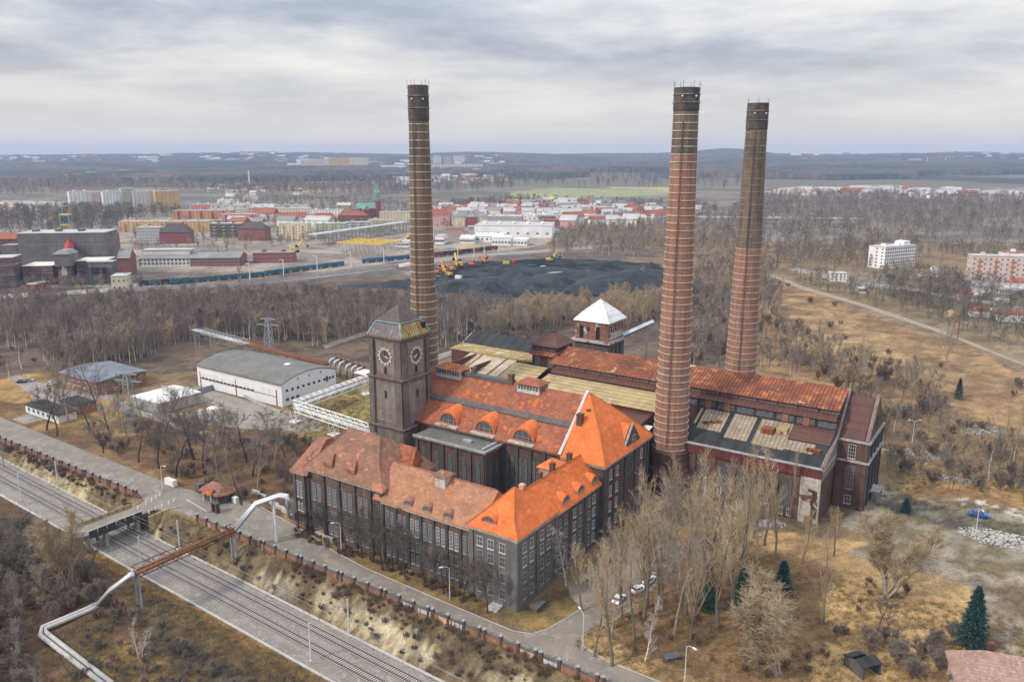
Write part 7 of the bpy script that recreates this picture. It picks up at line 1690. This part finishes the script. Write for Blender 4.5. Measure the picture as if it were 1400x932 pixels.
for i, (px, py, c) in enumerate(((604, 369, 'orange_paint'), (596, 371, 'red_paint'), (611, 367, 'orange_paint'), (703, 359, 'red_paint'), (590, 374, 'orange_paint'), (727, 366, 'teal_paint'), (742, 368, 'white_paint'), (732, 371, 'white_paint'), (627, 381, 'white_paint'), (692, 361, 'yellow_paint'))):
    x, y = G(px, py); tag(MB().box(-3, -1.2, 0, 3, 1.2, 2.6).box(-3.05, -1.25, 2.5, 3.05, 1.25, 2.7).build('container', M[c], None, (x, y, 0), i*.7), ('orange', 'dark red', 'second orange', 'red', 'third orange', 'teal', 'white', 'second white', 'third white', 'yellow')[i] + ' container box at the edge of the coal yard', 'container', 'containers by the coal yard')
for px, py, rx, ry, h, sd_, lb in ((870, 392, 62, 40, 17, 1, 'large smooth coal heap at the right of the coal yard'), (800, 382, 60, 30, 9, 2, 'broad coal heap in the middle of the coal yard'), (700, 388, 70, 34, 7, 3, 'low coal heap left of the middle'), (640, 392, 45, 25, 6, 4, 'low coal heap behind the tan chimney'), (560, 391, 60, 12, 5, 5, 'long low coal bank left of the tan chimney'), (745, 372, 40, 20, 6, 6, 'small coal heap at the far side of the yard'), (690, 374, 40, 22, 9, 7, 'coal heap beneath the orange machines')):
    heap(px, py, rx, ry, h, 'coal', lb, 'coal heap', 'coal_heap', sd_, 0, 30, .2)
for i, (px, py, rx, h) in enumerate(((600, 386, 16, 5), (625, 396, 20, 7), (668, 396, 24, 8), (720, 380, 18, 6), (735, 398, 22, 7), (770, 392, 20, 8), (830, 376, 26, 10), (845, 398, 22, 9), (890, 380, 22, 11), (660, 376, 16, 6), (705, 370, 18, 5), (820, 366, 16, 5))):
    heap(px, py, rx, rx*.6, h, 'coal', 'small dark coal mound among the larger heaps of the coal yard', 'coal heap', 'coal_heap', 20+i, i*.6, 22, .45, None, 'small coal mounds')
heap(638, 338, 14, 10, 6, 'gravel_heap', 'orange sand heap before the white tents', 'sand heap', 'sand_heap', 9, 0, 20, .2); heap(804, 374, 10, 7, 3, 'concrete', 'grey stone heap in the coal yard', 'stone heap', 'stone_heap', 8, 0, 20, .6); heap(762, 377, 14, 7, 4, 'concrete', 'pale grey covered heap in the coal yard', 'stone heap', 'stone_heap', 10, 0, 20, .6)
x, y = G(755, 297); r = thing('ball_mast', 'tall mast with a yellow ball on top in the middle distance', 'mast', (x, y, 0)); zt = HT(272, y); MB().tube([(0, 0, 0), (0, 0, zt)], [1.0, .6], 8).build('pole', M['grey_steel'], r)
mb = MB().lathe([(3.6*math.sin(math.pi*i/10), zt-3.6*math.cos(math.pi*i/10)) for i in range(11)], 14); mb.build('ball', M['yellow_paint'], r, smooth=True)
# freight train
def wagons(p0, p1, n, label, cs, hh=4):
    a, b = Vector((*G(*p0), 0)), Vector((*G(*p1), 0)); d = b-a; L_ = d.length/n; ang = math.atan2(d.y, d.x); bm_ = {}
    for i in range(n):
        c = cs[i % len(cs)]; p = a + d*((i+.5)/n); r = thing('freight_wagon', label, 'wagon', tuple(p), ang, label.split(' ')[0] + ' wagons on the sidings'); h_ = L_*.46
        MB().box(-h_, -1.5, 1.1, h_, -1.3, hh).box(-h_, 1.3, 1.1, h_, 1.5, hh).box(-h_, -1.3, 1.1, -h_+.2, 1.3, hh).box(h_-.2, -1.3, 1.1, h_, 1.3, hh).box(-h_, -1.3, 1.0, h_, 1.3, 1.3).build('body', M[c], r); MB().box(-h_+.3, -1.25, 2, h_-.3, 1.25, hh-.4).build('load', M['coal'], r)
        for s_ in (-.7, .7): MB().box(s_*h_-1, -1, .2, s_*h_+1, 1, 1.0).build('bogie', M['dark_steel'], r)
wagons((232, 389), (362, 378), 9, 'teal open coal wagon in the siding below the workshop', ('teal_paint',)); wagons((190, 391), (262, 386), 5, 'dark open coal wagon at the left of the siding', ('dark_steel', 'teal_paint'))
wagons((362, 377), (470, 363), 8, 'blue open coal wagon in the siding below the building site', ('teal_paint', 'blue_paint', 'teal_paint')); wagons((495, 360), (560, 354), 5, 'blue open wagon just left of the tan chimney', ('blue_paint',)); wagons((592, 351), (680, 341), 7, 'brown open wagon right of the tan chimney', ('rust_steel', 'dark_steel'))
for i, px in enumerate((342, 388, 434, 480, 525, 626, 648, 662, 682, 700)):
    x, y = G(px, 383 - (px-342)*.128 if px < 560 else 352-(px-626)*.12); r = thing('signal_mast', 'pale railway mast along the freight sidings', 'mast', (x, y, 0), 0, 'masts along the sidings'); MB().tube([(0,0,0),(0,0,14)], [.5,.35], 5).build('pole', M['pole_paint'], r); MB().box(-3, -.2, 13.3, .3, .2, 13.8).build('arm', M['pole_paint'], r)
# mine buildings at the left
def blk(name, label, l, r_, yb, yt, depth, wm, rm, cat='building', rows=2, cols=8, **k): return house(name, label, cat, l, r_, yb, yt, depth, wm, rm, k.pop('kind', 'flat'), k.pop('yaw', 8), rows, cols, **k)
blk('mine_hall', 'huge dark mine hall with a pale roof edge', 30, 152, 378, 319, 30, 'mine_panel', 't_roof_pale', rows=3, cols=22, ww=2, wh=1.4)
blk('mine_tower', 'red clad end tower of the dark mine hall', 150, 163, 360, 320, 14, 'red_paint', 't_roof', rows=3, cols=2)
blk('mine_hall', 'low mine hall with a cream roof left of the shaft tower', 28, 80, 390, 364, 24, 'mine_brick', 't_pale', rows=2, cols=10); blk('mine_hall', 'low mine hall with a cream roof right of the shaft tower', 103, 152, 388, 357, 22, 'mine_brick', 't_pale', rows=2, cols=9)
r, hw, H_ = blk('shaft_tower', 'brick mine tower with a wider dark top storey and grey hood', 79, 102, 391, 364, 15, 'mine_brick', 't_roof', rows=2, cols=2, yaw=10)
MB().box(-hw-1.5, -1.5, H_, hw+1.5, 16.5, H_+9).build('top_storey', M['mine_panel'], r); MB().rings(-hw-2, -2, hw+2, 17, [(0,0,0,0,H_+9),(0,0,0,0,H_+9.5),(3,3,3,3,H_+12)]).build('hood', M['t_roof'], r); MB().box(-2, -.35, 8, 2, -.05, 14).tube([(0, -.3, 14), (0, -.3, 17.5)], [1.2, .9], 8).build('white_emblem', M['old_white'], r)
a = Vector((*G(98, 385), HT(345, G(98, 385)[1]))); b = Vector((*G(103, 372), HT(322, G(103, 372)[1]))); r = thing('conveyor_gallery', 'red inclined conveyor gallery climbing from the shaft tower to the mine hall', 'conveyor', (a.x, a.y, 0)); MB().tube([(0, 0, a.z), tuple(Vector((b.x-a.x, b.y-a.y, b.z)))], 3.6, 4).build('gallery', M['red_paint'], r); MB().bar((0, 0, 0), (0, 0, a.z), 1.5).build('support', M['dark_steel'], r)
blk('mine_building', 'mine building with lattice windows at the left edge', -10, 26, 394, 353, 20, 'mine_brick', 't_roof_pale', rows=3, cols=8, yaw=14, ww=2.4); blk('mine_building', 'red roofed mine building behind the dark hall at the left', -20, 29, 365, 327, 18, 'mine_brick', 't_roof_red', kind='gable', rows=2, cols=8, rh=5); blk('mine_building', 'grey low building before the red roofed mine building', 2, 30, 369, 336, 16, 'mine_panel', 't_roof', rows=2, cols=6)
blk('mine_building', 'dark red low building at the wall in front of the mine', 30, 57, 404, 389, 14, 't_redbrick', 't_roof_pale', rows=1, cols=5, yaw=-10); blk('mine_building', 'beige square building with a pale roof at the wall', 151, 177, 398, 378, 16, 't_cream', 't_roof_pale', rows=2, cols=3, yaw=12); blk('mine_building', 'brick building with a gable roof right of the mine hall', 160, 183, 377, 353, 16, 't_brick', 't_roof', kind='gable', rows=2, cols=4)
x, y = G(140, 390); r = thing('loading_bridge', 'dark loading bunker on blue legs beside the mine hall', 'bunker', (x, y, 0), .1); MB().box(-9, 0, 14, 9, 8, 18).build('bunker', M['mine_panel'], r); MB().box(-9.5, -.5, 18, 9.5, 8.5, 18.8).build('roof', M['t_roof_pale'], r)
for a in (-8, 0, 8): MB().box(a-.6, 0, 0, a+.6, 1.2, 14).build('leg', M['teal_paint'], r)
x, y = G(95, 340); r = thing('headframe', 'green and yellow mine headframe rising behind the dark hall', 'headframe', (x, y, 0), .2); zt = HT(289, y); z0 = HT(308, y); mb = MB()
for i in (-1, 1):
    for j in (-1, 1): mb.bar((i*5, j*5, 0), (i*4, j*4, zt), .9)
mb.bar((5, -4, zt-8), (14, -4, 0), .8); mb.build('leg', M['green_steel'], r)
for z in (z0, zt-4): MB().box(-5, -5, z, 5, 5, z+1.0).build('platform', M['yellow_paint'], r)
MB().box(-4.5, -4.5, z0+4, 4.5, 4.5, zt-6).build('sheave_house', M['teal_paint'], r)
a, b = G(20, 412), G(205, 401); fence_run([(150, 400), (260, 394), (330, 391)], 'long pale concrete wall along the freight railway', 3.0, 'pale_concrete', 'concrete_wall', 12, 'wall'); fence_run([(330, 391), (440, 378), (545, 366)], 'long pale concrete wall between the freight railway and the birch wood', 3.0, 'pale_concrete', 'concrete_wall', 12, 'wall')
# right hand side
r, hw, H_ = house('slab_block', 'white six storey slab building with a blank end wall at the right', 'office', 1200, 1258, 366, 337, 17, 't_white', 't_roof_pale', 'flat', 28, 6, 14, ww=1.6); MB().box(hw*.35, 3, H_, hw*.75, 12, H_+4).build('roof_house', M['t_white'], r)
apt(1328, 1412, 386, 351, 't_rose', 'apartment block with pink and yellow balconies at the right edge', -14, 5, 12, 12, bal='t_orange'); apt(1372, 1440, 372, 346, 't_white', 'white block with a red edge behind the pink balcony block', -8, 4, 9, 12, rm='t_roof_red')
for l, r_, yb, yt, wm, rm, lb, kd in ((1380, 1412, 397, 388, 't_white', 't_roof_red', 'white house with an orange tile roof at the right edge', 'hip'), (1362, 1382, 412, 397, 't_grey', 't_roof', 'grey box house below the orange roofed house', 'flat'), (1379, 1400, 410, 398, 't_dark', 't_roof', 'dark flat house beside the grey box house', 'flat'), (1134, 1158, 385, 374, 't_white', 't_roof_pale', 'white cube shed by the right hand railway', 'flat'), (1236, 1262, 404, 399, 't_brick', 't_roof', 'low brick shed with a grey roof by the right hand railway', 'flat'), (1273, 1284, 379, 371, 't_white', 't_roof', 'small white house among garden trees', 'gable'), (1310, 1328, 404, 397, 't_brick', 't_roof_dark', 'small brick cottage among the gardens', 'gable'), (1345, 1372, 432, 425, 't_pale', 't_roof_pale', 'low white garden shed at the right', 'flat'), (1172, 1186, 401, 395, 't_pale', 't_roof_pale', 'pale hut along the right hand railway', 'flat')):
    house('house', lb, 'house', l, r_, yb, yt, 10, wm, rm, kd, -10, 1 if yb-yt < 9 else 3, 4, rh=4)
x, y = G(1300, 432); r = thing('dome_tent', 'small yellow dome in the gardens at the right', 'dome', (x, y, 0)); MB().lathe([(5*math.cos(math.pi*i/14), 4*math.sin(math.pi*i/14)) for i in range(8)], 12).build('dome', M['yellow_sheet'], r); MB().lathe([(5.1, 0), (5.1, .5), (5, .5)], 12).build('rim', M['concrete'], r)
for px, py, c, lb in ((1250, 381, 'yellow_paint', 'yellow car on the lot below the white slab building'), (1262, 378, 'car_white', 'white van on the lot below the white slab building'), (1217, 379, 'teal_paint', 'teal car on the lot below the white slab building')):
    if c == 'teal_paint': CM[c] = CB[0].mesh('body', M[c])
    car(px, py, .3, c, lb, 'cars on the far lot', 2.0)
wagons((1370, 428), (1440, 440), 5, 'dark red goods wagon at the right edge', ('red_paint',), 3)
for i, (px, py) in enumerate(((1094, 384), (1109, 392), (1232, 426), (1309, 463), (1140, 372), (1062, 366))):
    x, y = G(px, py); r = thing('railway_mast', 'dark mast along the right hand railway', 'mast', (x, y, 0), 0, 'masts along the right hand railway'); MB().tube([(0,0,0),(0,0,11)], [.35,.25], 5).build('pole', M['rust_steel'], r); MB().box(-.2, -2, 10, .2, 2, 10.4).build('arm', M['rust_steel'], r)
# far estates on the hills and scattered houses
def farblock(l, r_, yb, yt, Y, wm, lb, name='apartment_block', depth=20):
    cx = (l+r_)/2; x = (cx-700)/FPX*(Y*CP); z0 = float(height(x, Y)); H_ = (yb-yt)*Y/FPX; z0 = min(z0, HT(yb, Y)+2); W_ = (r_-l)*Y*CP/FPX
    r = thing(name, lb, 'apartment block', (x, Y, HT(yb, Y)-2), R(8)); hw = W_/2
    MB().box(-hw, 0, -25, hw, depth, H_).build('wall', M[wm], r); MB().box(-hw-.5, -.5, H_, hw+.5, depth+.5, H_+1.2).build('roof', M['t_roof_pale'], r)
    n = max(2, int(W_/14)); me = fwin(5, 1.6)
    for i in range(n):
        for j in range(max(1, int(H_/8))): mesh_obj('window', me, r, (-hw+W_*(i+.5)/n, 0, 3+8*j))
for q in ((405, 437, 230, 217.5, 4400, 't_white', 'white estate block at the left of the distant hill estate'), (411, 440, 231, 219, 4200, 't_rose', 'reddish estate block in the distant hill estate'), (432, 452, 231, 218, 4300, 't_pale', 'pale estate block in the distant hill estate'), (449, 476, 231, 216, 4200, 't_yellow', 'cream estate block in the distant hill estate'), (472, 503, 228, 215.5, 4400, 't_cream', 'tall cream estate block at the right of the distant hill estate'), (392, 412, 231, 223, 4300, 't_white', 'low white block left of the distant hill estate'),
          (592, 603, 222, 213, 5200, 't_pale', 'left of the three distant towers right of the tan chimney'), (607, 618, 222, 213, 5200, 't_grey', 'middle of the three distant towers right of the tan chimney'), (620, 635, 222, 213, 5200, 't_pale', 'right one of the three distant towers right of the tan chimney'), (590, 660, 231, 224, 3900, 't_pale', 'long pale row below the three distant towers'), (520, 556, 232, 226, 3900, 't_white', 'long white row left of the tan chimney'),
          (275, 320, 225, 222, 5200, 't_white', 'white row on the far left hill'), (320, 370, 227, 223, 5200, 't_pale', 'pale row on the far left hill'), (1180, 1205, 216, 212, 7600, 't_pink', 'pinkish row on the skyline at the right'), (1310, 1400, 226, 222, 6000, 't_white', 'long white row on the far right hill'), (0, 30, 230, 226, 5000, 't_white', 'white row on the far left edge')): farblock(*q)
g_ = random.Random(12); CLR = ('t_white', 't_cream', 't_white', 't_pale', 't_pink', 't_white')
hm_ = {}
for wm in CLR:
    for rm in ('t_roof_red', 't_roof', 't_roof_pale'):
        hm_[wm, rm] = (MB().box(-6, -4.5, -1, 6, 4.5, 6).mesh('wall', M[wm]), MB().extr([(-5.1, 6), (5.1, 6), (0, 10)], -6.5, 6.5, 'u').mesh('roof', M[rm]))
FARH = MB(); FM = [M[k] for k in CLR] + [M['t_roof_red'], M['t_roof'], M['t_roof_pale']]
def cottages(poly, n, label, seed, s=1.0, mass=False):
    for x, y in fill(pxpoly(poly), n, seed=seed):
        wi = g_.randrange(len(CLR)); ri = g_.choice((0, 2, 1, 2)); rm = ('t_roof_red', 't_roof', 't_roof_pale')[ri]; k = g_.uniform(.8, 1.5)*s; kx = k*g_.uniform(1, 2); a = g_.uniform(-.6, .6); z = float(height(x, y))
        if mass:
            c, s_ = math.cos(a), math.sin(a); o = MB().box(-6*kx, -4.5*k, -1, 6*kx, 4.5*k, 6*k, wi).extr([(-5.1*k, 6*k), (5.1*k, 6*k), (0, 10*k)], -6.5*kx, 6.5*kx, 'u', len(CLR)+ri)
            b0 = len(FARH.v); FARH.v += [(x + p[0]*c - p[1]*s_, y + p[0]*s_ + p[1]*c, z + p[2]) for p in o.v]; FARH.f += [tuple(i+b0 for i in f) for f in o.f]; FARH.m += o.m
            continue
        r = thing('house', label, 'house', (x, y, z), a, label.split(' ', 1)[1]); p, q = hm_[CLR[wi], rm]
        mesh_obj('wall', p, r); mesh_obj('roof', q, r); r.scale = (kx, k, k)
cottages('570,296 600,286 700,284 800,286 900,292 900,302 760,300 640,294', 80, 'small house in the far town right of the tan chimney', 1); cottages('640,288 700,278 760,278 900,284 960,292 900,296 760,290', 60, 'small house among trees in the far middle', 2)
cottages('280,262 340,256 470,258 470,266 300,270', 16, 'small house below the far hill woods', 3, 1.1, True); cottages('60,248 120,238 260,240 250,250', 60, 'small house on the far left slope', 4, 1.7, True); cottages('1080,266 1180,262 1400,268 1400,274 1180,272', 90, 'pale low building on the far right plain', 5, 1.5, True)
cottages('1100,218 1400,214 1400,222 1100,224', 90, 'tiny house on the far right hills', 6, 3.2, True); cottages('520,240 690,232 690,250 540,254', 110, 'small house on the rising ground in the far middle', 7, 1.5, True); cottages('300,300 470,300 470,312 380,318 300,312', 10, 'house between the apartment blocks', 8, 1.2)
cottages('0,284 100,282 96,292 0,296', 22, 'pale low building at the far left edge', 9, .8); cottages('1290,392 1400,400 1400,450 1330,440', 8, 'garden house among the trees at the right', 10, .6); cottages('760,300 900,304 900,312 780,314', 10, 'low building beyond the yard wood', 11, 1.3)
cottages('270,228 340,222 520,230 690,226 690,233 520,236 330,233', 150, 'far estate', 21, 2.2, True); cottages('1050,222 1400,222 1400,232 1060,232', 60, 'far', 22, 2.4, True); cottages('0,224 250,226 250,232 0,232', 50, 'far', 23, 2.4, True)
tag(FARH.build('far_houses', FM), 'scattered pale houses of the far suburbs on the hills', 'houses', kind='stuff')
for px, y0, yt, Y, lb in ((353, 215, 203, 7000, 'thin white radio mast on the horizon at the left'), (1269, 226, 215, 5200, 'white power pylon in the far right plain'), (1294, 226, 215, 5200, 'second white power pylon in the far right plain'), (338, 262, 232, 2400, 'pale chimney like mast by the far left woods')):
    x = (px-700)/FPX*Y*CP; z = float(height(x, Y)); r = thing('mast', lb, 'mast', (x, Y, z)); MB().tube([(0,0,0),(0,0,HT(yt, Y)-z)], [2.6,1.0], 5).build('pole', M['white_paint'], r); MB().box(-5, -.6, (HT(yt, Y)-z)*.8, 5, .6, (HT(yt, Y)-z)*.8+1.6).build('arm', M['white_paint'], r)
a, b = Vector((*G(945, 302), 0)), Vector((*G(1400, 305), 0)); 
x, y = G(860, 304); r = thing('road_viaduct', 'long pale road viaduct across the middle distance behind the chimneys', 'viaduct', (x, y, 0), R(-8)); MB().box(-140, -6, 8, 330, 6, 10).build('deck', M['pale_concrete'], r)
for i in range(12): MB().box(-130+38*i, -4, 0, -127+38*i, 4, 8).build('pier', M['pale_concrete'], r)
# more blocks and halls filling the town
g2 = random.Random(77); TC = ('t_white', 't_white', 't_cream', 't_pale', 't_pink', 't_grey', 't_yellow', 't_green')
for i, (l, yb, wpx, hpx) in enumerate(((262, 293, 26, 8), (296, 279, 30, 6), (330, 275, 24, 6), (345, 291, 30, 8), (362, 301, 26, 9), (404, 303, 18, 10), (460, 288, 20, 7), (548, 299, 14, 9), (596, 298, 22, 8), (625, 296, 18, 8), (646, 293, 22, 7), (676, 290, 20, 6), (700, 294, 16, 7), (765, 306, 26, 7), (785, 297, 20, 6), (815, 288, 8, 10), (790, 288, 20, 5), (840, 290, 24, 5), (870, 294, 22, 5), (560, 290, 16, 7), (640, 283, 30, 6), (600, 287, 20, 6), (680, 300, 12, 6), (860, 301, 40, 5), (735, 288, 16, 6), (575, 306, 18, 9), (560, 322, 24, 6), (575, 330, 18, 5), (610, 318, 24, 5), (640, 315, 16, 5))):
    wm = TC[i % len(TC)]; kd = 'flat' if i % 3 else 'gable'
    house('apartment_block' if hpx > 6 else 'store_hall', {'t_white': 'white', 't_cream': 'cream', 't_pale': 'pale', 't_pink': 'pink', 't_grey': 'grey', 't_yellow': 'yellow', 't_green': 'greenish'}[wm] + (' flat' if kd == 'flat' else ' gabled') + (' block' if hpx > 6 else ' low hall') + ' of the middle town, ' + ('beyond the workshop' if l < 420 else 'near the church' if l < 545 else 'near the white warehouse' if l < 700 else 'beyond the coal yard') + f', {("first","second","third","fourth")[i % 4]} of its kind from the left' * 0, 'apartment block' if hpx > 6 else 'hall', l, l+wpx, yb, yb-hpx, 14, wm, 't_roof_pale' if i % 4 else 't_roof_red', kd, g2.uniform(-14, 14), max(1, int(hpx/2.2)), max(4, int(wpx/2.6)), group='scattered town buildings', rh=5)
